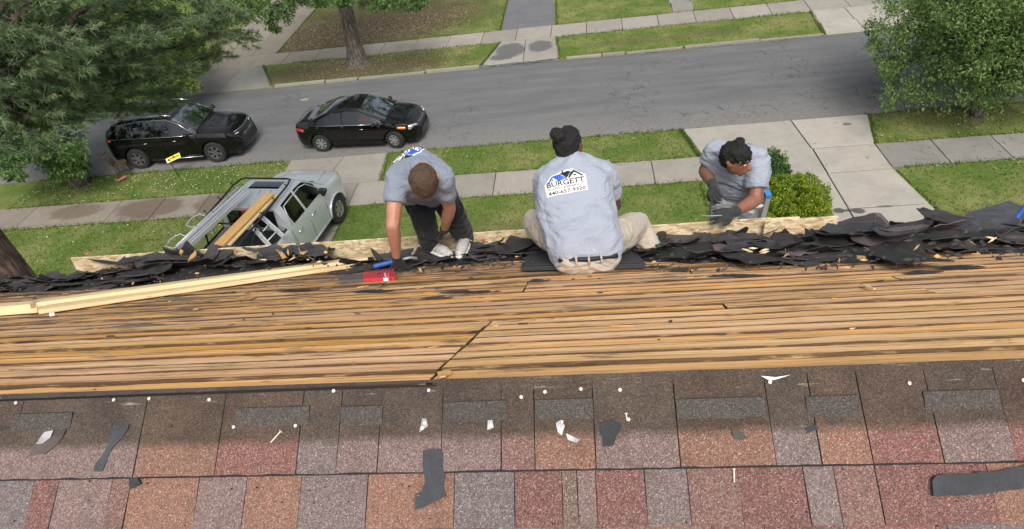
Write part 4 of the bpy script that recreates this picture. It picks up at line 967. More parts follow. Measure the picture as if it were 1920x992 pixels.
sheet(px3((1310, 452, 4.1), (1322, 437, 4.3), (1362, 433, 4.3), (1368, 452, 4.1)), M['felt'], 'torn_shingle', 'broad dark flap standing at the left foot of the ladder')
sheet(px3((1362, 424, 4.35), (1372, 427, 4.32), (1374, 456, 4.05), (1362, 456, 4.05)), M['feltb'], 'torn_shingle', 'narrow upright brownish flap in front of the ladder')
sheet(px3((1372, 428, 4.32), (1400, 440, 4.25), (1420, 460, 4.05), (1372, 458, 4.05)), M['felt'], 'torn_shingle', 'steep black triangular flap in front of the ladder')
sheet(px3((693, 463, 4.3), (700, 467, 4.25), (718, 484, 4.05), (712, 490, 4.0), (702, 482, 4.08)), M['felt'], 'torn_shingle', 'pointed black blade of shingle upright left of the gloved hand')
sheet(px3((712, 475, 4.2), (776, 465, 4.3), (768, 484, 4.08), (716, 487, 4.05)), M['feltg'], 'torn_shingle', 'flat grey shingle behind the gloved hand')
sheet(px3((550, 463, 4.25), (606, 459, 4.3), (616, 466, 4.25), (610, 478, 4.1), (560, 480, 4.08)), M['felt'], 'torn_shingle', 'thick black bundle of shingles on the heap below the pickup')
sheet(px3((482, 468, 4.25), (500, 462, 4.3), (530, 466, 4.25), (540, 484, 4.05), (500, 486, 4.05)), M['felt'], 'torn_shingle', 'tilted black sheet on the heap below the small ladder')
sheet(px3((940, 450, 4.5), (955, 448, 4.5), (978, 462, 4.2), (942, 466, 4.2)), M['felt'], 'torn_shingle', 'black pointed flap left of the seated worker\'s pad')
for (pts, lb) in (((( 517, 466, 4.2), (527, 470, 4.15), (537, 482, 4.02), (530, 485, 4.0), (524, 474, 4.1)), 'twisted orange wood splinter on the heap left of the bundle'),
                  (((560, 462, 4.2), (565, 472, 4.1), (577, 470, 4.1), (570, 476, 4.05), (562, 474, 4.07)), 'orange torn wood chip leaning on the black bundle'),
                  (((1606, 480, 3.78), (1622, 480, 3.76), (1624, 486, 3.73), (1607, 484, 3.75)), 'small orange wood chip at the foot of the right heap'),
                  (((338, 466, 4.35), (344, 470, 4.3), (340, 478, 4.2), (336, 474, 4.25)), 'orange wood chip at the end of the long white ladders'),
                  (((358, 478, 4.2), (366, 468, 4.3), (368, 476, 4.2), (352, 490, 4.05)), 'pale torn wood chip on the left part of the heap')):
    sheet(px3(*pts), M['plank'], 'wood_chip', lb, 'wood chip', th=.008, bend=.01)
for k in range(26):
    px = rnd.choice((rnd.uniform(1600, 1900), rnd.uniform(1400, 1500), rnd.uniform(380, 620))); p = RF(px, (itp(IN, px) + itp(OUT, px)) / 2 + rnd.uniform(-8, 8), .1 * rnd.random() + .03)
    if p.y > EAVE_Y: continue
    mb = MB(); d = Vector((rnd.gauss(0, 1), rnd.gauss(0, .3), rnd.gauss(0, .2))).normalized() * rnd.uniform(.015, .04); e = Vector((0, .004, .003)); mb.prism([p - d, p + e, p + d, p - e], (0, 0, .002))
    mb.build('pale_splinter', M['pine'], label='pale wood splinter caught in the black heap along the eave', cat='splinter', group='pale splinters in the heap')

# ------------------------------------------------------------------ new lumber leaning on the roof
def plank(a, b, w, th, mat, name, label, cat='lumber', lift=0.0, up=None, side=None, group=None):
    a, b = Vector(a), Vector(b); d = (b - a).normalized(); L = (b - a).length
    n_ = (up or far_n) - d * d.dot(up or far_n); n_.normalize(); s = n_.cross(d)
    M3 = Matrix((d, s, n_)).transposed(); mb = MB(); t = .003
    ys_ = [-w / 2, -w / 2 + t, w / 2 - t, w / 2]; prof = [(-w / 2, t), (-w / 2 + t, 0), (w / 2 - t, 0), (w / 2, t), (w / 2, th - t), (w / 2 - t, th), (-w / 2 + t, th), (-w / 2, th - t)]
    n = 14; vs = []; fs = []
    for i in range(n + 1):
        for (y, z) in prof: vs.append((-L / 2 + L * i / n, y + .002 * math.sin(i * .7), z))
    for i in range(n):
        for k in range(8): fs.append((i * 8 + k, (i + 1) * 8 + k, (i + 1) * 8 + (k + 1) % 8, i * 8 + (k + 1) % 8))
    fs.append(tuple(range(8))); fs.append(tuple(range(n * 8, n * 8 + 8))[::-1])
    mb.add(vs, fs); o = mb.build(name, mat, recenter=False, label=label, cat=cat, group=group)
    o.matrix_world = Matrix.Translation((a + b) / 2) @ M3.to_4x4(); return o
def edge_plank(p0, p1, w, th, h, label, off=0.0):
    """near lower edge runs through two points of the roof"""
    a, b = RF(*p0, h), RF(*p1, h); d = (b - a).normalized(); s = far_n.cross(d)
    return plank(a + s * (w / 2 + off), b + s * (w / 2 + off), w, th, M['pine'], 'new_board', label)
o = edge_plank((73, 590), (700, 497), .135, .026, .006, 'lowest new pine board of the stack, with a small white tag on its end edge')
a = RF(98, 588.5, .019); mb = MB(); mb.box((0, 0, 0), (.022, .0015, .018)); tg = mb.build('tag', M['signwhite'], recenter=False)
tg.matrix_world = Matrix.Translation(a + Vector((0, -.004, 0))) @ o.matrix_world.to_3x3().to_4x4(); bpy.context.view_layer.update(); mw = tg.matrix_world.copy(); tg.parent = o; tg.matrix_parent_inverse = o.matrix_world.inverted(); 
edge_plank((60, 577), (690, 490), .135, .026, .034, 'upper new pine board lying on the lowest one, its left end set back', .0)
edge_plank((-160, 604), (70, 587), .135, .026, .006, 'lower new pine board cut by the left edge of the roof view')
edge_plank((-160, 597), (58, 579), .135, .026, .034, 'upper new pine board cut by the left edge, ending at the stack')
for k in range(2): pass

# ------------------------------------------------------------------ foam pad, tools
pad = thing('foam_pad', 'ribbed black foam roofing pad under the seated worker', 'pad')
pc = [RF(977, 508, .012), RF(1211, 503, .012), RF(1196, 468, .012), RF(1000, 456, .012)]
pc[3] = pc[0] + (pc[3] - pc[0]).normalized() * .62; pc[2] = pc[1] + (pc[3] - pc[0])
mb = MB(); mb.prism(pc, far_n * .026); mb.build('base', M['foam'], pad, recenter=False)
ex_ = (pc[1] - pc[0]); ey_ = (pc[3] - pc[0])
for i in range(15):
    for half in (0, 1):
        a = pc[0] + ex_ * (.03 + .48 * half) + ey_ * (.05 + .06 * i) + far_n * .0265
        mb = MB(); mb.prism([a, a + ex_ * .45, a + ex_ * .45 + ey_ * .034, a + ey_ * .034], far_n * .009); mb.build('rib', M['foam'], pad, recenter=False)
# red tool
rt = thing('red_tool', 'worn red metal tool case lying on the boards by the gloved hand', 'tool')
a, b = RF(634, 531, .004), RF(741, 526, .004); c_ = RF(737, 511, .004); s_ = (c_ - b) * .85; m1 = a.lerp(b, .45)
mb = MB(); mb.prism([m1, b, b + s_, m1 + s_ * .95], far_n * .022); mb.build('body', M['redpaint'], rt, recenter=False)
mb = MB(); mb.prism([a, m1, m1 + s_ * .95, a + s_ * .7], far_n * .016); mb.build('worn_blade', M['greywear'], rt, recenter=False)
mb = MB(); e_ = (b - a).normalized()
for k in range(4): mb.prism([b + e_ * (-.075 + .022 * k), b + e_ * (-.063 + .022 * k), b + e_ * (-.063 + .022 * k) + s_ * 1.12, b + e_ * (-.075 + .022 * k) + s_ * 1.12], far_n * (.026 + .004 * (k % 2)))
mb.build('rib', M['redpaint'], rt, recenter=False)
mb = MB(); lc = a.lerp(b, .80) - Vector((0, .002, 0)); mb.prism([lc, lc + e_ * .03, lc + e_ * .03 + far_n * .02, lc + far_n * .02], (0, -.002, 0)); mb.prism([lc + e_ * .006 + s_ * .1 + far_n * .0225, lc + e_ * .036 + s_ * .1 + far_n * .0225, lc + e_ * .036 + s_ * .6 + far_n * .0225, lc + e_ * .006 + s_ * .6 + far_n * .0225], far_n * .002)
mb.build('label', M['signwhite'], rt, recenter=False)
# tool in the bent worker's hand
tb = thing('pry_bar', 'blue handled tear off bar gripped by the bent worker', 'tool')
h0, h1 = J(700, 500, 3.86), J(752, 487, 3.92)
mb = MB(); mb.tube([h0, h0.lerp(h1, .04), h0.lerp(h1, .8), h1], [.012, .017, .016, .015], 12); mb.build('grip', M['bluegrip'], tb, smooth=True, sharp=40, recenter=False)
d_ = (h1 - h0).normalized(); mb = MB(); mb.tube([h1, h1 + d_ * .06, h1 + d_ * .1 + Vector((0, 0, -.02))], [.009, .009, .012], 8); mb.build('shaft', M['steel'], tb, smooth=True, recenter=False)
# roofing shovel at right
sh_ = thing('roofing_shovel', 'roofing shovel with blue pole and worn flat blade at the right end of the heap', 'shovel')
f0, f1 = J(1873, 450, 3.62), J(1960, 340, 3.85)
mb = MB(); mb.tube([f0, f1], .0165, 12); mb.build('pole', M['bluegrip'], sh_, smooth=True, recenter=False)
q = [J(1835, 476, 3.58), J(1898, 474, 3.57), J(1896, 453, 3.66), J(1834, 454, 3.67)]; mb = MB(); mb.prism(q, far_n * .004); mb.build('blade', M['greywear'], sh_, recenter=False)
mb = MB(); mb.tube([J(1866, 463, 3.60), f0, f0 + (f1 - f0).normalized() * .05], [.012, .02, .02], 10); mb.build('socket', M['steel'], sh_, smooth=True, recenter=False)

# ------------------------------------------------------------------ ladder against the eave
ld = thing('extension_ladder', 'aluminium extension ladder standing against the eave under the right worker', 'ladder')
Lb, Rb = J(1336, 436, 4.52), J(1424, 434, 4.46); Lt, Rt = J(1338, 376, 4.62), J(1441, 372, 4.52)
dl_ = (Lb - Lt).normalized(); 
ax_ = (Rb - Lb).normalized(); down = Vector((0, .28, -1)).normalized()
for P0, P1 in ((Lt, Lb), (Rt, Rb)):
    foot = P1 + down * (P1.z / -down.z); mb = MB(); w_ = Vector((.032, 0, 0)); t_ = Vector((0, .07, .02))
    for (A, B_) in ((P0, P1), (P1, foot)):
        mb.add([A - w_ / 2, A + w_ / 2, A + w_ / 2 + t_, A - w_ / 2 + t_, B_ - w_ / 2, B_ + w_ / 2, B_ + w_ / 2 + t_, B_ - w_ / 2 + t_], [(0, 1, 2, 3), (7, 6, 5, 4), (0, 4, 5, 1), (1, 5, 6, 2), (2, 6, 7, 3), (3, 7, 4, 0)])
    r_ = mb.build('rail', M['alud'], ld, recenter=False)
    mb = MB(); mb.box(P0 + t_ / 2 + Vector((0, 0, .008)), (.04, .08, .022)); mb.build('end_cap', M['bluecap'], ld, recenter=False)
footL, footR = Lb + down * (Lb.z / -down.z), Rb + down * (Rb.z / -down.z)
def rung(A, B_):
    mb = MB(); mb.tube([A + Vector((0, .035, 0)), B_ + Vector((0, .035, 0))], .016, 10); mb.build('rung', M['alu'], ld, smooth=True, recenter=False)
rung(Lt.lerp(Lb, .30), Rt.lerp(Rb, .32)); rung(Lt.lerp(Lb, .93), Rt.lerp(Rb, .95))
for k in range(1, 22):
    t_ = k * .3 / (footL - Lb).length
    if t_ < 1: rung(Lb.lerp(footL, t_), Rb.lerp(footR, t_))
# ------------------------------------------------------------------ people
_sph = {}
def sph(n=34):
    if n not in _sph:
        out = []
        for i in range(n):
            z = 1 - 2 * (i + .5) / n; r = math.sqrt(1 - z * z); a = i * 2.399963
            out.append(Vector((r * math.cos(a), r * math.sin(a), z)))
        _sph[n] = out
    return _sph[n]
def hullmesh(items):
    """items: list of hulls; hull = list of (point, r) spheres or (point, r, axis) rings"""
    V = []; Fc = []
    for hl in items:
        bm = bmesh.new()
        for it in hl:
            c = Vector(it[0]); r = it[1]
            if len(it) == 2:
                for s in sph(): bm.verts.new(c + s * r)
            else:
                ax = Vector(it[2]).normalized(); a = ax.orthogonal().normalized(); b = ax.cross(a); r2 = it[3] if len(it) > 3 else r
                for k in range(16): t = 2 * PI * k / 16; bm.verts.new(c + a * math.cos(t) * r + b * math.sin(t) * r2)
        g_ = bmesh.ops.convex_hull(bm, input=bm.verts[:])
        bmesh.ops.delete(bm, geom=list({e for e in g_['geom_interior'] + g_['geom_unused'] if isinstance(e, bmesh.types.BMVert)}), context='VERTS')
        bmesh.ops.recalc_face_normals(bm, faces=bm.faces[:])
        b0 = len(V); bm.verts.index_update(); V += [v.co[:] for v in bm.verts]; Fc += [tuple(v.index + b0 for v in f.verts) for f in bm.faces]; bm.free()
    return V, Fc
def blob(name, items, mat, parent, voxel=.012, smooth=6, disp=None, **kw):
    V, Fc = hullmesh(items); me = bpy.data.meshes.new(name); me.from_pydata(V, [], Fc); o = bpy.data.objects.new(name + '_tmp', me); col.objects.link(o)
    m = o.modifiers.new('r', 'REMESH'); m.mode = 'VOXEL'; m.voxel_size = voxel; m.use_smooth_shade = True
    if smooth: s = o.modifiers.new('s', 'SMOOTH'); s.factor = .5; s.iterations = smooth
    dg = bpy.context.evaluated_depsgraph_get(); m2 = bpy.data.meshes.new_from_object(o.evaluated_get(dg)); bpy.data.objects.remove(o); bpy.data.meshes.remove(me)
    m2.name = name; m2.materials.clear(); m2.materials.append(mat)
    if disp:
        n = len(m2.vertices); co = np.zeros(n * 3); m2.vertices.foreach_get('co', co); co = co.reshape(-1, 3); no = np.zeros(n * 3); m2.vertices.foreach_get('normal', no); no = no.reshape(-1, 3)
        d = np.array([disp(Vector(c)) for c in co]); co += no * d[:, None]; m2.vertices.foreach_set('co', co.ravel()); m2.update()
    m2.polygons.foreach_set('use_smooth', [True] * len(m2.polygons))
    r = bpy.data.objects.new(name, m2); return put(r, parent, **kw)
def cap(a, ra, b, rb): return [(a, ra), (b, rb)]
def limb(pts):  # [(p, r), ...]
    return [[pts[i], pts[i + 1]] for i in range(len(pts) - 1)]
def handitems(wr, d, palm, side, curl=.6, s=1.0, spread=.16):
    """wrist, direction of the hand, direction the palm faces, side (+1/-1) of the thumb"""
    d = Vector(d).normalized(); palm = Vector(palm); palm = (palm - d * palm.dot(d)).normalized(); lat = d.cross(palm) * side
    it = [[(wr, .026 * s), (wr + d * .035 * s, .027 * s)]]
    it.append([(wr + d * .03 * s + lat * .016 * s, .018 * s), (wr + d * .03 * s - lat * .016 * s, .018 * s), (wr + d * .085 * s + lat * .030 * s, .014 * s), (wr + d * .08 * s - lat * .030 * s, .014 * s)])
    for k, (o_, L) in enumerate(((.031, .072), (.010, .080), (-.011, .075), (-.031, .060))):
        base = wr + d * (.088 - abs(k - 1) * .003) * s + lat * o_ * s; dd = (d + lat * (o_ * spread * 12)).normalized(); ang = 0; p = base; r = .0105 * s
        for j, f in enumerate((.45, .32, .23)):
            ang += curl * (.5 + .5 * rnd.random() * .3 + .35 * j); v = dd * math.cos(ang) + palm * math.sin(ang); q = p + v * L * f * s; it.append([(p, r), (q, r * .9)]); p = q; r *= .9
    b = wr + d * .032 * s + lat * .028 * s; t1 = b + (d * .6 + lat * .75 + palm * .25).normalized() * .036 * s; t2 = t1 + (d * .9 + lat * .15 + palm * .45 * (.4 + curl)).normalized() * .030 * s
    it += [[(wr + d * .03 * s, .017 * s), (b, .015 * s), (t1, .0125 * s)], [(t1, .012 * s), (t2, .010 * s)]]
    return it
def headitems(h, u, f):
    u = Vector(u).normalized(); f = (Vector(f) - u * Vector(f).dot(u)).normalized(); s = u.cross(f)
    it = [[(h + u * .030 - f * .022, .082), (h + u * .028 + f * .022, .074), (h + u * .0 + f * .0, .076)],
          [(h + u * .01 + f * .03, .066), (h - u * .055 + f * .045, .042), (h - u * .078 + f * .062, .024), (h - u * .045 + f * .01 + s * .035, .03), (h - u * .045 + f * .01 - s * .035, .03)],
          [(h + u * .008 + f * .090, .010), (h - u * .028 + f * .112, .014), (h - u * .034 + f * .092, .018)],
          [(h + u * .026 + f * .082 + s * .03, .013), (h + u * .026 + f * .082 - s * .03, .013)],
          [(h - u * .052 + f * .090 + s * .014, .008), (h - u * .052 + f * .090 - s * .014, .008), (h - u * .058 + f * .086, .012)]]
    for g_ in (1, -1): it.append([(h + s * g_ * .079 + u * .018 - f * .012, .012), (h + s * g_ * .083 + u * .008 - f * .020, .013), (h + s * g_ * .077 - u * .022 - f * .004, .009)])
    return it
def face(parent, h, u, f, white):
    u = Vector(u).normalized(); f = (Vector(f) - u * Vector(f).dot(u)).normalized(); s = u.cross(f)
    for g_ in (1, -1):
        e = MB(); e.lathe([(0, .008), (.005, .006), (.007, 0), (0, -.004)], h + f * .082 + s * g_ * .032 + u * .004, f, 12); e.build('eye', M['signwhite'], parent, smooth=True, recenter=False)
        e = MB(); e.lathe([(0, .0105), (.004, .0095), (.005, .006)], h + f * .082 + s * g_ * .032 + u * .004, f, 10); e.build('iris', M['ink'], parent, smooth=True, recenter=False)
        e = MB(); e.tube([h + f * .092 + s * g_ * .014 + u * .028, h + f * .094 + s * g_ * .032 + u * .033, h + f * .082 + s * g_ * .05 + u * .028], [.004, .005, .003], 6); e.build('eyebrow', M['hairB'], parent, smooth=True, recenter=False)
def shoe(parent, heel, toe, up, mat, solemat, lace=None, w=.045, name='shoe', h=.05):
    heel, toe, up = Vector(heel), Vector(toe), Vector(up).normalized(); d = (toe - heel).normalized(); up = (up - d * up.dot(d)).normalized(); s = d.cross(up); L = (toe - heel).length
    it = [[(heel + d * .035 + up * .045, w * .85), (heel + d * .05 + up * .085, w * .8)], [(heel + d * .035 + up * .04, w * .85), (heel + d * L * .5 + up * .045, w * .85), (heel + d * L * .72 + up * .035, w * .98)], [(heel + d * L * .72 + up * .034, w * .98), (toe - d * .045 + up * .028, w * .75)]]
    o = blob(name, it, mat, parent, .006, 4)
    so_ = blob('sole', [[(heel + d * .03 + up * .004, w * .92, up, w * .92), (heel + d * .03 + up * .026, w * .98, up), (heel + d * L * .72 + up * .004, w * 1.05, up), (heel + d * L * .72 + up * .022, w * 1.1, up), (toe - d * .04 + up * .008, w * .75, up), (toe - d * .04 + up * .022, w * .8, up)]], solemat, o, .005, 2)
    if lace:
        for k in range(5):
            p = heel + d * L * (.42 + .085 * k) + up * (.098 - .012 * k); mb = MB(); mb.tube([p - s * .026 - up * .01, p + up * .003, p + s * .026 - up * .01], .004, 6); mb.build('lace', M[lace], o, smooth=True, recenter=False)
        for g_ in (1, -1):
            for k in range(3):
                p = heel + d * L * (.3 + .13 * k) + s * g_ * w * .93 + up * .03; mb = MB(); mb.tube([p, p + up * .03 + d * .02 - s * g_ * .012], .004, 6); mb.build('stripe', M['redpaint'] if k < 2 else M['greywear'], o, smooth=True, recenter=False)
    return o
def bvh(o): return BVHTree.FromPolygons([v.co[:] for v in o.data.vertices], [tuple(p.vertices) for p in o.data.polygons])
def wrap(V2, Fc, tree, org, ex, ey, nrm, off, name, mat, parent):
    """lay a flat print (metres in ex,ey) on a surface"""
    vs = []
    for (x, y) in V2:
        p = org + ex * x + ey * y + nrm * .35; hit = tree.ray_cast(p, -nrm, .8)
        vs.append((hit[0] + nrm * off) if hit[0] is not None else org + ex * x + ey * y)
    mb = MB(); mb.add(vs, Fc); return mb.build(name, mat, parent, recenter=False)
def textmesh(s, size, bold=.012, width=None, shear=0):
    cu_ = bpy.data.curves.new('t', 'FONT'); cu_.body = s; cu_.size = size; cu_.offset = bold * size; cu_.align_x = 'CENTER'; cu_.resolution_u = 2
    o = bpy.data.objects.new('t', cu_); col.objects.link(o); dg = bpy.context.evaluated_depsgraph_get(); dg.update(); m = bpy.data.meshes.new_from_object(o.evaluated_get(dg)); bpy.data.objects.remove(o)
    bm = bmesh.new(); bm.from_mesh(m); bmesh.ops.triangulate(bm, faces=bm.faces[:])
    lo = min(v.co.x for v in bm.verts); hi = max(v.co.x for v in bm.verts); k = (width / (hi - lo)) if width else 1; c = (hi + lo) / 2
    V2 = [((v.co.x - c) * k, v.co.y) for v in bm.verts]; bm.verts.index_update(); Fc = [tuple(v.index for v in f.verts) for f in bm.faces]; bm.free(); return V2, Fc
def poly2(pts, cuts=3):
    bm = bmesh.new(); f = bm.faces.new([bm.verts.new((x, y, 0)) for x, y in pts]); bmesh.ops.triangulate(bm, faces=[f])
    for _ in range(cuts): bmesh.ops.subdivide_edges(bm, edges=[e for e in bm.edges if e.calc_length() > .02], cuts=1, use_grid_fill=False); bmesh.ops.triangulate(bm, faces=bm.faces[:])
    bm.verts.index_update(); r = ([(v.co.x, v.co.y) for v in bm.verts], [tuple(v.index for v in f.verts) for f in bm.faces]); bm.free(); return r
def logo(shirt, org, ex, nrm, W):
    ex = (ex - nrm * ex.dot(nrm)).normalized(); ey = nrm.cross(ex).normalized(); T = bvh(shirt); k = W / .25
    P = lambda l: [(x * k, y * k) for x, y in l]
    # white backing with a roof shaped top
    bk = P([(-.135, -.085), (.135, -.085), (.138, .03), (.10, .052), (.065, .088), (.045, .078), (.03, .09), (-.02, .082), (-.045, .068), (-.085, .06), (-.138, .005)])
    V2, Fc = poly2(bk, 5); wrap(V2, Fc, T, org, ex, ey, nrm, .0028, 'printed_backing', M['signwhite'], shirt)
    def pr(pts, mat, off=.0042, name='printed_roof'): V2, Fc = poly2(P(pts), 3); wrap(V2, Fc, T, org, ex, ey, nrm, off, name, mat, shirt)
    pr([(-.118, .012), (-.105, .012), (-.075, .042), (-.035, .048), (.005, .018), (.018, .018), (-.03, .060), (-.082, .052)], M['inkblue'])
    pr([(-.075, .042), (-.035, .048), (.0, .018), (-.048, .012)], M['inkblue'])
    pr([(-.035, .066), (.03, .080), (.045, .068), (.02, .03), (.012, .024), (-.012, .052)], M['ink'])
    pr([(.02, .020), (.032, .020), (.068, .062), (.112, .020), (.126, .020), (.068, .080), (.045, .064)], M['ink'])
    pr([(-.012, .068), (-.002, .070), (-.002, .088), (-.012, .088)], M['ink'])
    pr([(.060, .032), (.076, .032), (.076, .044), (.060, .044)], M['ink'], name='printed_window'); pr([(-.088, .02), (-.078, .02), (-.078, .028), (-.088, .028)], M['ink'], name='printed_window')
    for s, y, sz, w in (('BURGETT', -.022, .052, .25), ('ROOFING & REPAIRS LLC', -.044, .021, .235), ('440-657-9320', -.078, .036, .245)):
        V2, Fc = textmesh(s, sz * k, .02 if sz > .03 else .012, w * k); V2 = [(x, y_ + y * k) for x, y_ in V2]; wrap(V2, Fc, T, org, ex, ey, nrm, .0045, 'printed_text', M['ink'], shirt)
def wrinkle(amp, sc_, ax=(1, 1, 2.5), sd_=0.0):
    def f(c):
        q = Vector((c.x * ax[0] * sc_ + sd_, c.y * ax[1] * sc_, c.z * ax[2] * sc_)); q += noise.noise_vector(q * .5) * 1.2
        return amp * (1 - abs(noise.noise(q)) * 2.2)
    return f
def hairshell(name, h, u, f, mat, parent, grow=.012, low=.0, amp=.006, sc_=45, extra=()):
    u = Vector(u).normalized(); f = (Vector(f) - u * Vector(f).dot(u)).normalized()
    it = [[(h + u * .038 - f * .026, .082 + grow), (h + u * .046 + f * .018, .070 + grow), (h - f * .045 + u * low, .055 + grow)]] + list(extra)
    return blob(name, it, mat, parent, .006, 2, lambda c: amp * noise.noise(c * sc_) + amp * .7 * noise.noise(c * sc_ * 2.3))

# ---- A: the bent worker at left
pA = thing('person', 'bent over worker in slate shirt and black trousers, one glove on the boards', 'person', G(800, 400) * 0)
hd = J(797, 334, 3.50); uA_ = (cr * -.05 - cf * .55 + cu * -.62); fA_ = (Vector((0, .25, -1)) - cu * .2)
neck = J(783, 316, 3.64); shR, shL = J(744, 338, 3.70), J(829, 334, 3.64)
elR, wrR = J(736, 422, 3.68), J(744, 484, 3.88); elL, wrL = J(843, 390, 3.86), J(834, 428, 4.06)
hipR, hipL = J(776, 358, 4.24), J(824, 352, 4.24); kR, kL = J(797, 418, 4.10), J(850, 402, 4.12); aR, aL = J(806, 464, 4.33), J(873, 446, 4.40)
body = headitems(hd, uA_, fA_) + [[(neck, .052), (hd - uA_.normalized() * .05, .055)]] + limb([(shR, .058), (elR, .043), (elR.lerp(wrR, .3), .044), (wrR, .028)]) + limb([(shL, .058), (elL, .043), (elL.lerp(wrL, .3), .044), (wrL, .028)]) + limb([(hipR, .08), (kR, .055), (aR, .04)]) + limb([(hipL, .08), (kL, .055), (aL, .04)]) + [[(shR, .06), (shL, .06), (hipR, .09), (hipL, .09)]]
ob = blob('body', body, M['skinA'], pA, .008, 4); face(pA, hd, uA_, fA_, True)
lat = (shL - shR).normalized(); hipm = (hipR + hipL) / 2; spine = (neck - hipm).normalized(); back = lat.cross(spine).normalized(); back = back if back.z > 0 else -back
tor = [[(neck, .070), (neck + spine * .03, .062), (shR, .06), (shL, .06)], [(J(782, 306, 3.86), .105), (J(760, 318, 3.86), .09), (J(805, 314, 3.84), .09), (J(785, 330, 4.0), .12)], [(shR + back * .0, .078), (shL, .078), (neck - spine * .03 + back * .01, .075), (neck - spine * .16 + lat * .10 - back * .03, .12), (neck - spine * .16 - lat * .10 - back * .03, .12)],
       [(neck - spine * .14 + lat * .09 - back * .03, .125), (neck - spine * .14 - lat * .09 - back * .03, .125), (hipm + spine * .12 + lat * .075, .125), (hipm + spine * .12 - lat * .075, .125)],
       [(hipm + spine * .12 + lat * .07 - back * .02, .13), (hipm + spine * .12 - lat * .07 - back * .02, .13), (hipm + lat * .07, .125), (hipm - lat * .07, .125)]]
eA, eB = shR.lerp(elR, .50), shL.lerp(elL, .62)
tor += [[(shR, .076), (eA, .064, elR - shR, .07)], [(shL, .074), (eB, .060, elL - shL, .066)]]
shirtA = blob('shirt', tor, M['shirtdark'], pA, .009, 5, wrinkle(.006, 8, (1, 1, 1.5), 3))
trA = blob('trousers', [[(hipm + lat * .075 + spine * .05, .115), (hipm - lat * .075 + spine * .05, .115), (hipR, .105), (hipL, .105)]] + limb([(hipR, .105), (kR, .085), (aR, .062)]) + limb([(hipL, .105), (kL, .088), (kL.lerp(aL, .6), .082), (aL, .06)]), M['blackcloth'], pA, .010, 5, wrinkle(.006, 10, (1, 1, 1.5), 9))
hairshell('hair', hd, uA_, fA_, M['hairA'], pA, .008, .01, .003, 70)
h1_ = handitems(wrR, (J(752, 505, 3.90) - wrR), Vector((0, .3, -1)), -1, .5, 1.08); blob('glove', h1_ + [[(wrR - (wrR - elR).normalized() * .02, .034, wrR - elR), (wrR + (wrR - elR).normalized() * .02, .034)]], M['glove'], pA, .005, 2)
h2_ = handitems(wrL, (J(822, 456, 4.2) - wrL), Vector((-.6, .3, -.4)), 1, .7, 1.05); blob('glove', h2_ + [[(wrL, .035, wrL - elL), (wrL + (wrL - elL).normalized() * .02, .034)]], M['glove'], pA, .005, 2)
upf = far_n
shoe(pA, J(794, 466, 4.40), J(849, 488, 4.17), upf, M['shoewhite'], M['signwhite'], 'redpaint')
shoe(pA, J(878, 444, 4.48), J(862, 488, 4.12), upf + Vector((0, -.15, 0)), M['shoewhite'], M['signwhite'], 'redpaint')
nA = (Vector((0, -.35, 1)) - cf * .3).normalized(); sA = (J(775, 318, 3.7) - J(765, 290, 3.98)); sA = (sA - nA * sA.dot(nA)).normalized(); logo(shirtA, J(768, 299, 3.88), sA.cross(nA), nA, .24)

# ---- B: the seated worker
pB = thing('person', 'seated worker seen from behind in pale blue shirt and khaki trousers, hair in a bun', 'person')
hd = J(1066, 275, 3.56); uB_ = Vector((-.02, .12, 1)); fB_ = Vector((.25, 1, -.25))
neck = J(1071, 291, 3.55); shL, shR = J(1026, 337, 3.58), J(1130, 328, 3.56)
elR, wrR = J(1152, 384, 3.76), J(1122, 398, 3.98); elL, wrL = J(1018, 392, 3.84), J(1050, 410, 4.02)
hipL, hipR = RF(1064, 463, .16), RF(1132, 461, .16); kL, kR = J(1004, 416, 4.02), J(1193, 420, 4.02); aL, aR = J(1040, 452, 4.32), J(1224, 474, 3.98)
pel = (hipL + hipR) / 2
body = headitems(hd, uB_, fB_) + [[(neck, .064), (hd - Vector((0, 0, .06)), .058)]] + limb([(shR, .055), (elR, .047), (elR.lerp(wrR, .3), .05), (wrR, .03)]) + limb([(shL, .055), (elL, .045), (wrL, .03)]) + limb([(hipR, .08), (kR, .06), (aR, .04)]) + limb([(hipL, .08), (kL, .06), (aL, .04)]) + [[(neck - (neck - pel) * .2 + Vector((0, .05, 0)), .06), (pel, .06)]]
body += handitems(wrR, Vector((-.8, .5, -.1)), Vector((0, 0, -1)), 1, .6) + handitems(wrL, Vector((.8, .5, -.1)), Vector((0, 0, -1)), -1, .6)
blob('body', body, M['skinB'], pB, .009, 4); face(pB, hd, uB_, fB_, True)
lat = (shR - shL).normalized(); spine = (neck - pel).normalized(); back = lat.cross(spine).normalized(); back = back if back.y < 0 else -back
md = pel + spine * .22
tor = [[(shL - spine * .0, .078), (shR, .078), (neck - spine * .035, .068), (neck - spine * .2 + lat * .085 - back * .04, .12), (neck - spine * .2 - lat * .12 - back * .04, .12)],
       [(neck - spine * .18 + lat * .085 - back * .03, .122), (neck - spine * .18 - lat * .115 - back * .03, .122), (md + lat * .08 - back * .03, .132), (md - lat * .115 - back * .03, .132)],
       [(md + lat * .08 - back * .03, .132), (md - lat * .115 - back * .03, .135), (pel + lat * .082 - spine * .020, .129), (pel - lat * .085 - spine * .020, .129)]]
eR, eL = shR.lerp(elR, .62), shL.lerp(elL, .6)
tor += [[(pel + spine * .08 + lat * .08 + back * .005, .128), (pel + spine * .08 - lat * .085 + back * .005, .128), (pel + lat * .08, .137), (pel - lat * .08, .137)]]
tor += [[(shR, .084), (eR, .074, elR - shR, .08)], [(shL, .084), (eL, .066, elL - shL, .07)]]
shirtB = blob('shirt', tor, M['shirt'], pB, .009, 5, wrinkle(.008, 6.5, (.8, 1, 2.3), 1))
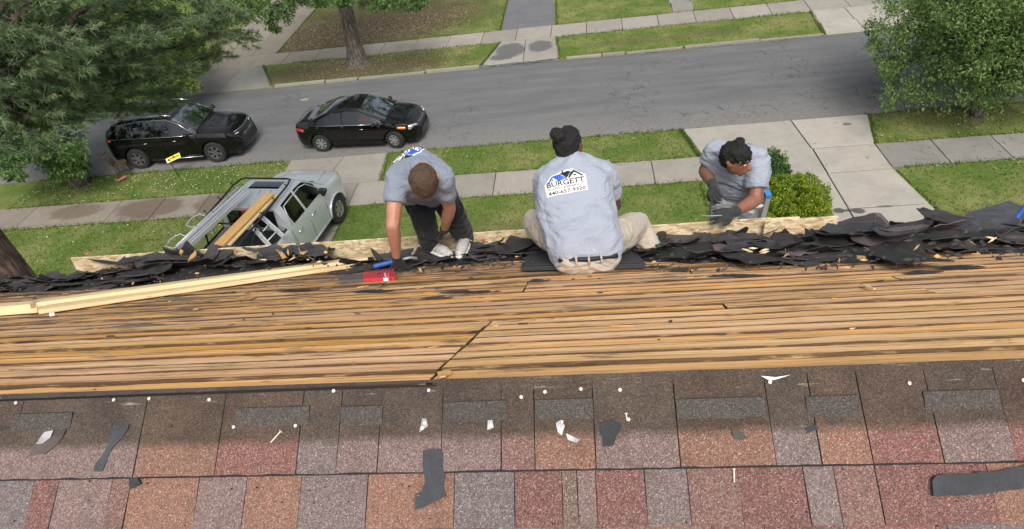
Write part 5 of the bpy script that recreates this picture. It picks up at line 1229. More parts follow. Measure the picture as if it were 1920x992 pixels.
blob('trousers', [[(pel + lat * .078 - spine * .03, .100), (pel - lat * .078 - spine * .03, .100), (pel + lat * .082 - spine * .056, .112), (pel - lat * .082 - spine * .056, .112), (pel + lat * .08 - spine * .03 - back * .08, .10), (pel - lat * .08 - spine * .03 - back * .08, .10)]] + limb([(hipR + Vector((0, .05, -.02)), .10), (hipR.lerp(kR, .5), .105), (kR, .085), (kR.lerp(aR, .5), .08), (aR, .062)]) + limb([(hipL + Vector((0, .05, -.02)), .10), (hipL.lerp(kL, .5), .108), (kL, .088), (aL, .06)]), M['khaki'], pB, .010, 5, wrinkle(.008, 9, (1, 1, 1.3), 5))
bl = []; 
for k in range(17):
    a = -.95 + 1.9 * k / 16; bl.append(pel + spine * (-.104 + .02 * abs(math.sin(a))) + lat * .195 * math.sin(a) + back * (.098 * math.cos(a) ** .6))
mb = MB(); mb.tube(bl, .014, 8); mb.build('belt', M['ink'], pB, smooth=True, recenter=False)
for k in (5, 8, 11):
    p = bl[k]; mb = MB(); mb.tube([p + spine * .026 + back * .008, p + back * .022, p - spine * .03 + back * .010], .0065, 6); mb.build('belt_loop', M['khaki'], pB, smooth=True, recenter=False)
bun = J(1048, 254, 3.46)
hairshell('hair', hd, uB_, fB_, M['hairB'], pB, .004, -.03, .006, 45, [[(bun, .044), (bun + Vector((-.015, 0, .01)), .040)], [(hd + Vector((0, -.06, .0)), .05), (neck + Vector((0, -.01, .045)), .035)]])
nk = neck + Vector((0, 0, .005)); mb = MB()
shoe(pB, J(1222, 478, 3.99), J(1246, 444, 4.32), far_n, M['black'], M['rubber'], None, .042)
shoe(pB, J(1040, 458, 4.32), J(1040, 440, 4.6), far_n, M['black'], M['rubber'], None, .042)
cen = J(1060, 338, 3.4); exb = (J(1085, 334, 3.5) - J(1035, 341.5, 3.5)).normalized()
rel = cen - neck; org = neck + rel - back * rel.dot(back)
logo(shirtB, org, exb, back, .215)

# ---- C: the worker on the ladder
pC = thing('person', 'worker on the ladder at right, pale blue shirt, grey trousers and gloves, looking down', 'person')
hd = J(1379, 300, 4.12); uC_ = (-cf * .50 + cu * .62 + cr * .02); fC_ = Vector((.12, -.42, -1)) + cr * .25
neck = J(1390, 283, 4.30); shR, shL = J(1342, 284, 4.34), J(1420, 297, 4.24)
elR, wrR = J(1322, 321, 4.46), J(1337, 346, 4.24); elL, wrL = J(1417, 374, 4.24), J(1377, 398, 4.14)
hipm = J(1380, 356, 4.55); hipR, hipL = hipm + Vector((-.085, 0, 0)), hipm + Vector((.085, 0, 0))
kR, kL = J(1362, 402, 4.74), J(1404, 402, 4.74); aR, aL = kR + Vector((0, .12, -.42)), kL + Vector((0, .12, -.42))
body = headitems(hd, uC_, fC_) + [[(neck, .06), (hd - uC_.normalized() * .05, .056)]] + limb([(shR, .06), (elR, .05), (elR.lerp(wrR, .3), .05), (wrR, .031)]) + limb([(shL, .06), (elL, .05), (elL.lerp(wrL, .3), .052), (wrL, .032)]) + limb([(hipR, .08), (kR, .06), (aR, .04)]) + limb([(hipL, .08), (kL, .06), (aL, .04)]) + [[(shR, .06), (shL, .06), (hipR, .09), (hipL, .09)]]
blob('body', body, M['skinC'], pC, .008, 4); face(pC, hd, uC_, fC_, True)
lat = (shL - shR).normalized(); spine = (neck - hipm).normalized(); back = lat.cross(spine).normalized(); back = back if back.z > 0 else -back
tor = [[(shR, .082), (shL, .082), (neck - spine * .03, .072), (neck - spine * .15 + lat * .10 - back * .05, .12), (neck - spine * .15 - lat * .10 - back * .05, .12)],
       [(neck - spine * .14 + lat * .10 - back * .05, .13), (neck - spine * .14 - lat * .10 - back * .05, .13), (hipm + spine * .12 + lat * .08 - back * .03, .135), (hipm + spine * .12 - lat * .08 - back * .03, .135)],
       [(hipm + spine * .12 + lat * .08 - back * .03, .135), (hipm + spine * .12 - lat * .08 - back * .03, .135), (hipm + spine * .02 + lat * .07, .125), (hipm + spine * .02 - lat * .07, .125)]]
eR, eL = shR.lerp(elR, .62), shL.lerp(elL, .72)
tor += [[(shR, .082), (eR, .070, elR - shR, .074)], [(shL, .084), (eL, .074, elL - shL, .08)]]
shirtC = blob('shirt', tor, M['shirt'], pC, .009, 5, wrinkle(.008, 7, (1, 1, 2), 2))
blob('trousers', [[(hipm + lat * .08, .12), (hipm - lat * .08, .12), (hipR, .11), (hipL, .11)]] + limb([(hipR, .112), (kR, .09), (aR, .07)]) + limb([(hipL, .112), (kL, .09), (aL, .07)]), M['greypants'], pC, .011, 5, wrinkle(.008, 9, (1, 1, 1.2), 4))
hb = hd + uC_.normalized() * .088
hairshell('hair', hd, uC_, fC_, M['hairB'], pC, .012, -.01, .007, 45, [[(hb, .045), (hb + uC_.normalized() * .02 + cu * .02, .04)]])
blob('glove', handitems(wrR, (J(1341, 376, 4.14) - wrR), Vector((.3, .5, -.2)), -1, .8, 1.12) + [[(wrR - (wrR - elR).normalized() * .03, .040, wrR - elR), (wrR, .036)]], M['gloveg'], pC, .005, 2)
blob('glove', handitems(wrL, (J(1346, 404, 4.10) - wrL), Vector((-.1, .6, -.6)), 1, .55, 1.12) + [[(wrL - (wrL - elL).normalized() * .03, .041, wrL - elL), (wrL, .036)]], M['gloveg'], pC, .005, 2)
for a_, lb in ((aR, 0), (aL, 0)): shoe(pC, a_ + Vector((0, .02, -.07)), a_ + Vector((0, -.24, -.07)), (0, 0, 1), M['black'], M['rubber'], None)
nC = (back - cf * .6 + Vector((.15, 0, .4))).normalized(); sC = spine * -1; sC = (neck - hipm); sC = (sC - nC * sC.dot(nC)).normalized(); logo(shirtC, J(1410, 274, 4.33), sC.cross(nC), nC, .22)
mb = MB(); q = J(1316, 404, 4.02); mb.tube([J(1353, 404, 4.06), J(1328, 405, 4.04), q], [.004, .004, .002], 6); mb.build('utility_knife', M['steel'], label='thin metal blade tool held by the worker on the ladder', cat='tool')
# ------------------------------------------------------------------ vehicles
def smooth_interp(T):
    xs = [a for a, b in T]; ys = [b for a, b in T]
    def f(x):
        if x <= xs[0]: return ys[0]
        if x >= xs[-1]: return ys[-1]
        i = max(k for k in range(len(xs)) if xs[k] <= x); i = min(i, len(xs) - 2)
        t = (x - xs[i]) / (xs[i + 1] - xs[i])
        m0 = (ys[i + 1] - ys[i - 1]) / (xs[i + 1] - xs[i - 1]) if i > 0 else (ys[i + 1] - ys[i]) / (xs[i + 1] - xs[i])
        m1 = (ys[i + 2] - ys[i]) / (xs[i + 2] - xs[i]) if i < len(xs) - 2 else (ys[i + 1] - ys[i]) / (xs[i + 1] - xs[i])
        # monotone limit
        s = (ys[i + 1] - ys[i]) / (xs[i + 1] - xs[i])
        if s == 0: m0 = m1 = 0
        else:
            m0 = 0 if m0 / s < 0 else s * min(3, m0 / s); m1 = 0 if m1 / s < 0 else s * min(3, m1 / s)
        h = xs[i + 1] - xs[i]
        return (2 * t**3 - 3 * t**2 + 1) * ys[i] + (t**3 - 2 * t**2 + t) * h * m0 + (-2 * t**3 + 3 * t**2) * ys[i + 1] + (t**3 - t**2) * h * m1
    return f
def carbody(root, S, paint):
    """S: rear..front profile tables along x (front = +x)"""
    top, belt, hw, rw, bot = [smooth_interp(S[k]) for k in ('top', 'belt', 'hw', 'rw', 'bot')]
    x0, x1 = S['top'][0][0], S['top'][-1][0]
    xs = sorted(set([round(v, 3) for v in list(np.linspace(x0, x1, 76)) + S.get('cuts', [])]))
    wr = S['wr']; arch = wr + .055
    def sec(x):
        b = bot(x)
        for wx in S['wheels']:
            dx = abs(x - wx)
            if dx < arch: b = max(b, wr + math.sqrt(arch**2 - dx**2))
        bl = belt(x); t = max(top(x), bl + .004); h = hw(x); r = min(rw(x), h * .97)
        m = max(b + .03, min(.5, bl - .3)); m2 = max(m + .02, bl - .16)
        return [(h * .93, b), (h * .985, max(b + .015, min(m - .12, .36))), (h, m), (h * 1.0, m2), (h * .965, bl), (r + (h * .965 - r) * .10, t - .055 - (t - bl) * .06), (r * .93, t - .018), (r * .6, t - .003), (0, t)] if t - bl > .12 else \
               [(h * .93, b), (h * .985, max(b + .015, min(m - .12, .36))), (h, m), (h * 1.0, m2), (h * .975, bl - .03), (h * .93, bl + (t - bl) * .45), (h * .78, bl + (t - bl) * .85), (h * .45, t - .004), (0, t)]
    Sx = [sec(x) for x in xs]; n = 9
    parts = {}
    def addf(key, fv):
        parts.setdefault(key, []).append(fv)
    idx = lambda i, k, s: (i, k, s)
    for i in range(len(xs) - 1):
        xm = (xs[i] + xs[i + 1]) / 2
        for k in range(n - 1):
            key = 'body'
            if k == 4:
                for nm, a, b in S['side']:
                    if a < xm < b: key = nm
            if k in (5, 6, 7):
                if S['ws'][0] < xm < S['ws'][1] and (k > 5): key = 'windscreen'
                if S['rs'][0] < xm < S['rs'][1] and (k > 5): key = 'rear_screen'
                if S.get('sun') and S['sun'][0] < xm < S['sun'][1] and k > 6: key = 'sunroof'
            for s in (1, -1):
                q = [(i, k, s), (i + 1, k, s), (i + 1, k + 1, s), (i, k + 1, s)]
                if s > 0: q = q[::-1]
                nm = key
                if key.startswith('window'): nm = key + ('R' if s < 0 else 'L')
                addf(nm, q)
    P_ = lambda i, k, s: (xs[i], Sx[i][k][0] * s, Sx[i][k][1])
    # ends
    for i, rev in ((0, False), (len(xs) - 1, True)):
        ring = [(i, k, 1) for k in range(n)] + [(i, k, -1) for k in range(n - 2, -1, -1)]
        addf('body', ring[::-1] if rev else ring)
    for key, fl in parts.items():
        vm = {}; vs = []; fs = []
        glassy = key != 'body'
        for f in fl:
            q = []
            for (i, k, s) in f:
                kk = (i, k, s if k < n - 1 else 1)
                if kk not in vm:
                    p = Vector(P_(*kk))
                    vm[kk] = len(vs); vs.append(p)
                q.append(vm[kk])
            fs.append(tuple(q))
        mb = MB(); mb.add(vs, fs); name = {'window': 'window'}.get(key[:6], key)
        mb.build(name, (M['screen'] if key in ('windscreen',) else M[S.get('glass', 'glass')]) if glassy else paint, root, smooth=True, sharp=S.get('sharp', 38), recenter=False)
    # black under body filling the wheel wells, seats
    mb = MB(); L = x1 - x0; mb.box(((x0 + x1) / 2, 0, .42), (L * .93, 2 * (hw((x0 + x1) / 2) - .23), .5)); mb.build('underbody', M['black'], root, recenter=False)
    return sec, xs
def wheel(root, x, y, r, w, rimk, steer=0.0, spokes=5, mat='rim', side=-1, name='wheel'):
    e = MB(); ax = Vector((math.sin(steer) * -side * -1, side * math.cos(steer), 0)).normalized(); c = Vector((x, y, r))
    rt_ = r * rimk
    e.lathe([(rt_, -w / 2), (r * .93, -w / 2), (r, -w * .36), (r, w * .36), (r * .93, w / 2), (rt_ + .012, w / 2), (rt_, w * .42), (rt_ * .97, w * .2)], c, ax, 36)
    t_ = e.build('tyre', M['rubber'], None, smooth=True, sharp=45, recenter=False)
    wh = bpy.data.objects.new(name, None); wh.empty_display_size = .1; col.objects.link(wh); wh.parent = root; t_.parent = wh
    e = MB(); a = ax.cross(Vector((0, 0, 1))).normalized(); b = Vector((0, 0, 1))
    e.lathe([(rt_ * .99, w * .44), (rt_ * .9, w * .46), (rt_ * .88, w * .30), (rt_ * .85, w * .05)], c, ax, 36)
    e.lathe([(0, w * .40), (rt_ * .16, w * .40), (rt_ * .2, w * .34), (rt_ * .2, w * .1)], c, ax, 18)
    for k in range(spokes):
        t = 2 * PI * k / spokes + .3; d = a * math.cos(t) + b * math.sin(t); q = a * -math.sin(t) + b * math.cos(t); w0, w1 = rt_ * .12, rt_ * (.17 if spokes > 5 else .22)
        o_ = c + ax * (w * .40); o2 = c + ax * (w * .44)
        e.add([o_ + d * rt_ * .15 - q * w0, o_ + d * rt_ * .15 + q * w0, o2 + d * rt_ * .9 + q * w1, o2 + d * rt_ * .9 - q * w1, o_ + d * rt_ * .15 - q * w0 - ax * .03, o_ + d * rt_ * .15 + q * w0 - ax * .03, o2 + d * rt_ * .9 + q * w1 - ax * .03, o2 + d * rt_ * .9 - q * w1 - ax * .03], [(0, 1, 2, 3), (0, 4, 5, 1), (1, 5, 6, 2), (2, 6, 7, 3), (3, 7, 4, 0)])
    e.build('rim', M[mat], wh, smooth=True, sharp=35, recenter=False)
    e = MB(); e.lathe([(0, w * .08), (rt_ * .95, w * .08)], c, ax, 24); e.build('brake_shadow_plate', M['black'], wh, recenter=False)
def strips(root, pts, r, mat, name, n=6):
    mb = MB(); mb.tube(pts, r, n); return mb.build(name, mat, root, smooth=True, recenter=False)
def seat(root, x, y, m='seat'):
    mb = MB(); mb.box((x, y, .50), (.5, .48, .16), bev=.03); mb.box((x - .26, y, .80), (.16, .46, .55), Matrix.Rotation(-.25, 3, 'Y'), bev=.03); mb.box((x - .34, y, 1.12), (.08, .24, .16), bev=.02); mb.build('seat', M[m], root, recenter=False)
# ---- the sedan
cd = thing('black_sedan', 'black four door sedan parked in the street before the middle far driveway, bonnet right', 'car')
S1 = dict(top=[(-2.26, .70), (-2.2, .98), (-1.75, 1.06), (-1.55, 1.11), (-.85, 1.37), (-.2, 1.45), (.25, 1.42), (1.15, 1.03), (1.32, .985), (1.9, .86), (2.15, .72), (2.28, .50)],
          belt=[(-2.26, .68), (-2.15, .93), (-1.4, .97), (.3, .93), (1.2, .90), (1.9, .80), (2.15, .68), (2.28, .48)],
          hw=[(-2.26, .62), (-2.1, .80), (-1.5, .885), (0, .905), (1.2, .895), (1.8, .84), (2.1, .70), (2.28, .45)],
          rw=[(-2.26, .6), (-1.5, .66), (-.8, .58), (.2, .60), (1.2, .72), (2.2, .55)],
          bot=[(-2.26, .36), (-2.1, .26), (-1, .2), (1, .2), (2.0, .2), (2.28, .28)], wheels=(-1.33, 1.37), wr=.32,
          side=[('window1', -1.28, -.42), ('window2', -.34, .86)], ws=(.28, 1.14), rs=(-1.52, -.86), cuts=[-1.52, -1.28, -.86, -.42, -.34, .28, .86, 1.14])
carbody(cd, S1, M['carblack'])
for sx in (-1.33, 1.37):
    for sy in (-1, 1): wheel(cd, sx, sy * .80, .32, .21, .62, (-.22 if sx > 0 else 0) * sy, 7 if True else 5, 'rim', sy)
for sy in (-1, 1):
    # chrome belt line, door handle, mirror, lamps
    strips(cd, [(x, sy * .878 * (1 if abs(x) < 1 else .985), z) for x, z in ((-1.35, .985), (-.8, .97), (0, .955), (.85, .935))], .007, M['chrome'], 'window_trim')
    strips(cd, [(x, sy * (y + .012), z) for x, y, z in ((-1.5, .70, 1.11), (-.85, .625, 1.33), (-.2, .62, 1.39), (.25, .645, 1.355), (.9, .74, 1.09), (1.15, .80, .965))], .016, M['carblack'], 'roof_rail')
    for hx in (-.75, .28): strips(cd, [(hx - .09, sy * .915, .80), (hx, sy * .928, .805), (hx + .09, sy * .915, .80)], .011, M['chrome'] if hx > 0 else M['carblack'], 'door_handle')
    for dx in (-1.0, -.38, .98):
        strips(cd, [(dx + (.05 if dx > 0 else 0), sy * .912, .34), (dx, sy * .915, .62), (dx - .02, sy * .885, .93)], .0035, M['ink'], 'door_seam')
    blob('side_mirror', [[(Vector((.80, sy * .99, 1.0)), .05), (Vector((.80, sy * 1.09, 1.01)), .05), (Vector((.86, sy * 1.03, 1.0)), .05)], [(Vector((.80, sy * .88, .95)), .02), (Vector((.82, sy * 1.0, .98)), .02)]], M['carblack'], cd, .012, 3)
    blob('headlamp', [[(Vector((1.66, sy * .82, .77)), .04), (Vector((2.0, sy * .70, .73)), .065), (Vector((2.13, sy * .54, .70)), .05), (Vector((1.95, sy * .76, .65)), .035)]], M['clearlamp'], cd, .014, 3)
    blob('indicator', [[(Vector((1.58, sy * .86, .76)), .045), (Vector((1.80, sy * .82, .73)), .05)]], M['amber'], cd, .012, 2)
    blob('tail_lamp', [[(Vector((-2.13, sy * .70, .86)), .075), (Vector((-1.86, sy * .87, .83)), .05), (Vector((-2.19, sy * .52, .84)), .06)]], M['redlamp'], cd, .014, 3)
    strips(cd, [(1.95, sy * .62, .38), (2.12, sy * .5, .37)], .02, M['clearlamp'], 'fog_lamp')
blob('grille', [[(Vector((2.12, .36, .62)), .05), (Vector((2.12, -.36, .62)), .05), (Vector((2.17, 0, .60)), .06)]], M['black'], cd, .014, 2)
strips(cd, [(2.12, -.42, .66), (2.16, -.3, .71), (2.20, 0, .72), (2.16, .3, .71), (2.12, .42, .66), (2.16, .3, .585), (2.21, 0, .565), (2.16, -.3, .585), (2.12, -.42, .66)], .012, M['chrome'], 'grille_trim')
strips(cd, [(1.96, -.72, .30), (2.15, -.5, .28), (2.25, 0, .27), (2.15, .5, .28), (1.96, .72, .30)], .018, M['chrome'], 'bumper_trim')
strips(cd, [(1.0, -.68, 1.03), (1.14, 0, 1.06), (1.0, .68, 1.03)], .014, M['black'], 'wiper')
strips(cd, [(-1.55, -.5, 1.09), (-1.58, 0, 1.10), (-1.55, .5, 1.09)], .01, M['chrome'], 'boot_trim')
blob('driver_jacket', [[(Vector((.15, -.55, .95)), .06), (Vector((.45, -.60, .98)), .06), (Vector((.36, -.55, 1.15)), .06)]], M['redcloth'], cd, .015, 3)
for q_ in ((-.7, -.38), (-.7, .38), (.25, .38)): seat(cd, *q_)
mb = MB(); mb.box((1.0, 0, .80), (.4, 1.4, .18), bev=.04); mb.build('dashboard', M['seat'], cd, recenter=False)
cd.scale = (.95, .95, .95); cd.location = (-7.42, 18.92 + .80, .006); cd.rotation_euler = (0, 0, R(-4.0))
# ---- the SUV
sv = thing('black_suv', 'black five door SUV parked in the street behind the sedan, half under the pine', 'car')
S2 = dict(top=[(-2.38, .95), (-2.32, 1.25), (-2.15, 1.40), (-1.75, 1.62), (-.9, 1.70), (.1, 1.69), (.35, 1.63), (1.05, 1.20), (1.2, 1.14), (1.9, 1.04), (2.2, .92), (2.38, .62)],
          belt=[(-2.38, .92), (-2.25, 1.10), (-1.3, 1.12), (.2, 1.07), (1.1, 1.05), (1.9, .96), (2.2, .84), (2.38, .60)],
          hw=[(-2.38, .72), (-2.2, .86), (-1.5, .93), (0, .945), (1.3, .94), (1.95, .88), (2.2, .76), (2.38, .58)],
          rw=[(-2.38, .64), (-1.6, .66), (0, .67), (.4, .68), (1.2, .78), (2.2, .62)],
          bot=[(-2.38, .42), (-2.2, .30), (-1, .24), (1, .24), (2.1, .26), (2.38, .34)], wheels=(-1.38, 1.43), wr=.37,
          side=[('window1', -1.95, -1.32), ('window2', -1.24, -.36), ('window3', -.28, .82)], ws=(.36, 1.04), rs=(-2.3, -1.8), sun=(-1.2, .1), cuts=[-2.3, -1.95, -1.8, -1.32, -1.24, -.36, -.28, .1, .36, .82, 1.04])
carbody(sv, S2, M['carblack'])
for sx in (-1.38, 1.43):
    for sy in (-1, 1): wheel(sv, sx, sy * .83, .37, .24, .66, 0, 6, 'alud', sy)
for sy in (-1, 1):
    strips(sv, [(x, sy * y, z) for x, y, z in ((-2.1, .86, 1.12), (-1.3, .91, 1.125), (.2, .918, 1.08), (.95, .915, 1.06))], .009, M['chrome'], 'window_trim')
    strips(sv, [(x, sy * y, z) for x, y, z in ((-2.05, .78, 1.25), (-1.6, .70, 1.54), (-.8, .695, 1.62), (.1, .70, 1.60), (.5, .76, 1.44), (.95, .88, 1.12))], .010, M['chrome'], 'window_trim')
    strips(sv, [(-1.9, sy * .60, 1.64), (-1.5, sy * .62, 1.71), (0, sy * .62, 1.735), (.3, sy * .62, 1.68)], .017, M['chrome'], 'roof_rail')
    strips(sv, [(-.9, sy * .955, .30), (1.0, sy * .955, .30)], .014, M['chrome'], 'sill_trim')
    for hx in (-.85, .2): strips(sv, [(hx - .1, sy * .957, .93), (hx, sy * .970, .935), (hx + .1, sy * .957, .93)], .012, M['chrome'], 'door_handle')
    for dx in (-1.22, -.3, .95): strips(sv, [(dx, sy * .952, .40), (dx, sy * .955, .72), (dx - .02, sy * .925, 1.07)], .0035, M['ink'], 'door_seam')
    blob('side_mirror', [[(Vector((.80, sy * 1.02, 1.16)), .06), (Vector((.80, sy * 1.12, 1.17)), .06), (Vector((.87, sy * 1.06, 1.15)), .05)], [(Vector((.82, sy * .9, 1.1)), .02), (Vector((.82, sy * 1.0, 1.14)), .02)]], M['carblack'], sv, .014, 3)
    blob('headlamp', [[(Vector((1.95, sy * .78, .86)), .035), (Vector((2.2, sy * .62, .83)), .045), (Vector((2.26, sy * .48, .82)), .035)]], M['clearlamp'], sv, .012, 3)
    strips(sv, [(1.98, sy * .80, .42), (2.24, sy * .62, .41)], .022, M['clearlamp'], 'fog_lamp')
    blob('tail_lamp', [[(Vector((-2.27, sy * .72, 1.08)), .045), (Vector((-2.08, sy * .87, 1.07)), .035)]], M['redlamp'], sv, .012, 3)
    strips(sv, [(1.05 + .1, sy * .42, 1.17), (1.8, sy * .36, 1.06)], .006, M['ink'], 'bonnet_crease')
strips(sv, [(2.12, -.72, .90), (2.28, -.4, .915), (2.33, 0, .91), (2.28, .4, .915), (2.12, .72, .90)], .012, M['chrome'], 'grille_trim')
strips(sv, [(2.14, -.70, .72), (2.30, -.42, .66), (2.36, -.2, .70), (2.37, 0, .70), (2.36, .2, .70), (2.30, .42, .66), (2.14, .70, .72)], .012, M['chrome'], 'grille_trim')
blob('grille', [[(Vector((2.25, .42, .80)), .06), (Vector((2.25, -.42, .80)), .06), (Vector((2.30, 0, .79)), .07)]], M['black'], sv, .016, 2)
strips(sv, [(2.16, -.7, .30), (2.32, -.4, .29), (2.37, 0, .28), (2.32, .4, .29), (2.16, .7, .30)], .02, M['alud'], 'skid_trim')
strips(sv, [(.95, -.7, 1.20), (1.08, 0, 1.235), (.95, .7, 1.20)], .014, M['black'], 'wiper')
for q_ in ((-.7, -.38), (-.7, .38), (.25, .38), (.25, -.38)): seat(sv, *q_)
mb = MB(); mb.box((1.0, 0, .92), (.4, 1.5, .18), bev=.04); mb.build('dashboard', M['seat'], sv, recenter=False)
sv.location = (-13.87, 18.89 + .86, .006); sv.rotation_euler = (0, 0, R(.2))

# ---- the pickup with its rack
pk = thing('silver_pickup', 'silver four door pickup with black ladder rack backed up the left driveway', 'pickup')
S3 = dict(top=[(-.42, 1.5), (-.39, 1.90), (-.15, 1.95), (.35, 1.975), (.82, 1.94), (.97, 1.89), (1.52, 1.43), (1.66, 1.33), (2.3, 1.25), (2.62, 1.12), (2.72, .8)],
          belt=[(-.42, 1.33), (0, 1.32), (1.5, 1.29), (2.3, 1.18), (2.6, 1.05), (2.72, .78)],
          hw=[(-.42, .96), (0, .98), (1.4, .99), (2.3, .97), (2.58, .86), (2.72, .74)],
          rw=[(-.42, .70), (0, .73), (.9, .72), (1.55, .84), (2.5, .70)],
          bot=[(-.42, .42), (1, .42), (2.4, .42), (2.72, .46)], wheels=(1.80,), wr=.41, glass='tint', side=[('window1', -.16, .40), ('window2', .48, 1.26)], ws=(.98, 1.50), rs=(-2, -1.9), sun=(.38, .76), cuts=[-.16, .38, .40, .48, .76, .98, 1.26, 1.5])
carbody(pk, S3, M['carsilver'])
mb = MB(); mb.box((-.425, 0, 1.62), (.02, 1.34, .44), Matrix.Rotation(.12, 3, 'Y')); mb.build('rear_screen', M['tint'], pk, recenter=False)
mb = MB(); mb.box((-.44, 0, 1.86), (.05, .34, .06)); mb.build('brake_lamp', M['redlamp'], pk, recenter=False)
for y in (-.30, 0, .30): strips(pk, [(-.35, y, 1.93), (.3, y, 1.98)], .006, M['ink'], 'roof_rib', 4)
# bed
for sy in (-1, 1):
    mb = MB(); n_ = 26; vs = []; fs = []
    for i in range(n_ + 1):
        x = -2.78 + 2.34 * i / n_; b = .45; dx = abs(x + 1.78)
        if dx < .47: b = max(b, .41 + math.sqrt(.47**2 - dx**2))
        for (y, z) in ((.93, b), (.985, max(b + .01, .62)), (.99, max(b + .03, .98)), (.965, 1.30), (.93, 1.345), (.84, 1.345), (.82, 1.30), (.82, .95)): vs.append((x, sy * y, max(z, b)))
    for i in range(n_):
        for k in range(7):
            q = (i * 8 + k, (i + 1) * 8 + k, (i + 1) * 8 + k + 1, i * 8 + k + 1); fs.append(q if sy < 0 else q[::-1])
    mb.add(vs, fs, 0); mb.build('bed_side', M['carsilver'], pk, smooth=True, sharp=35, recenter=False)
    strips(pk, [(-2.75, sy * .885, 1.355), (-.46, sy * .885, 1.355)], .03, M['black'], 'bed_rail_cap')
mb = MB(); mb.box((-2.78, 0, .98), (.08, 1.66, .66), bev=.02); mb.build('tailgate', M['carsilver'], pk, recenter=False)
mb = MB(); mb.box((-1.62, 0, .80), (2.3, 1.62, .04)); mb.box((-.47, 0, 1.05), (.03, 1.62, .5)); mb.box((-1.6, 0, .9), (.5, 1.6, .18)); mb.build('bed_liner', M['black'], pk, recenter=False)
mb = MB(); mb.box((-1.62, 0, 1.26), (2.28, 1.62, .03), bev=.01); mb.box((-2.35, 0, 1.30), (.55, 1.6, .06), bev=.01); mb.build('bed_cover', M['black'], pk, recenter=False)
mb = MB(); mb.box((-2.88, 0, .60), (.12, 1.9, .18), bev=.03); mb.build('bumper', M['chrome'], pk, recenter=False)
mb = MB(); mb.box((0, 0, .45), (5.2, 1.3, .3)); mb.build('underbody', M['black'], pk, recenter=False)
for sx in (-1.78, 1.80):
    for sy in (-1, 1): wheel(pk, sx, sy * .87, .41, .28, .58, 0, 6, 'rim', sy)
for sy in (-1, 1):
    for xc in (1.80, -1.78):
        pts = [(xc + .475 * math.cos(a), sy * 1.0, .41 + .475 * math.sin(a)) for a in np.linspace(.05, PI - .05, 15)]; mb = MB(); mb.tube(pts, .035, 8); mb.build('wheel_flare', M['carsilver'], pk, smooth=True, recenter=False)
    for hx in (-.08, .62): strips(pk, [(hx - .1, sy * 1.0, 1.08), (hx, sy * 1.022, 1.085), (hx + .1, sy * 1.0, 1.08)], .015, M['chrome'], 'door_handle')
    for dx in (-.36, .44, 1.30): strips(pk, [(dx, sy * .992, .48), (dx, sy * .995, .9), (dx, sy * .955, 1.27)], .004, M['ink'], 'door_seam')
    strips(pk, [(-.9, sy * .99, .44), (1.3, sy * .99, .44)], .03, M['carsilver'], 'sill')
    blob('side_mirror', [[(Vector((1.13, sy * 1.10, 1.46)), .07), (Vector((1.13, sy * 1.20, 1.46)), .07), (Vector((1.14, sy * 1.12, 1.33)), .06)], [(Vector((1.16, sy * .95, 1.34)), .025), (Vector((1.16, sy * 1.1, 1.37)), .025)]], M['black'], pk, .016, 3)
    blob('headlamp', [[(Vector((2.50, sy * .84, 1.0)), .06), (Vector((2.62, sy * .68, .98)), .06)]], M['clearlamp'], pk, .016, 2)
    blob('tail_lamp', [[(Vector((-2.76, sy * .93, 1.2)), .05), (Vector((-2.76, sy * .93, .85)), .05)]], M['redlamp'], pk, .016, 2)
    strips(pk, [(1.7, sy * .62, 1.34), (2.3, sy * .55, 1.275), (2.58, sy * .5, 1.14)], .012, M['carsilver'], 'bonnet_crease')
    # window frames
    strips(pk, [(x, sy * y, z) for x, y, z in ((-.24, .93, 1.34), (-.12, .79, 1.80), (.7, .79, 1.82), (.98, .80, 1.74), (1.36, .955, 1.33))], .016, M['carsilver'], 'door_frame')
strips(pk, [(1.66, -.6, 1.38), (1.56, 0, 1.42), (1.66, .6, 1.38)], .014, M['black'], 'wiper')
blob('grille', [[(Vector((2.66, .5, .95)), .05), (Vector((2.66, -.5, .95)), .05), (Vector((2.66, .5, .8)), .05), (Vector((2.66, -.5, .8)), .05)]], M['black'], pk, .018, 2)
# the rack: a tube frame above cab and bed
rk = MB(); zr = 2.10
frame = [(-2.7, -.72, 1.98), (-1.2, -.74, 2.04), (.35, -.76, zr), (.62, -.70, zr), (.66, -.6, zr), (.66, .6, zr), (.62, .70, zr), (.35, .76, zr), (-1.2, .74, 2.04), (-2.7, .72, 1.98)]
rk.tube(frame, .024, 8); rk.build('rack_frame', M['black_metal'], pk, smooth=True, recenter=False)
for x in (-2.6, -1.15): strips(pk, [(x, -.88, 1.37), (x, -.74, 2.0), (x, .74, 2.0), (x, .88, 1.37)], .024, M['black_metal'], 'rack_post', 8)
for sy in (-1, 1):
    strips(pk, [(-1.15, sy * .74, 2.03), (-2.55, sy * .88, 1.39)], .016, M['black_metal'], 'rack_brace')
    for x in (-.9, -.3, .3): strips(pk, [(x, sy * .76, 2.10), (x, sy * .76, 2.18), (x - .05, sy * .76, 2.18)], .012, M['black_metal'], 'rack_hook')
TRX, TRY, TRZ = -8.18, 13.14, R(90 - 9)
for q_ in ((.1, -.38), (.1, .38), (.8, .38), (.8, -.38)): seat(pk, *q_)
mb = MB(); mb.box((1.3, 0, 1.1), (.4, 1.5, .18), bev=.04); mb.build('dashboard', M['seat'], pk, recenter=False)
mb = MB(); mb.box((.6, 0, .75), (1.9, 1.7, .5)); mb.build('cabin_floor', M['black'], pk, recenter=False)
pk.location = (TRX, TRY, .03); pk.rotation_euler = (0, 0, TRZ)
TM = Matrix.Translation((TRX, TRY, .03)) @ Matrix.Rotation(TRZ, 4, 'Z')
def TL(x, y, z): return TM.inverted() @ G(x, y, z)
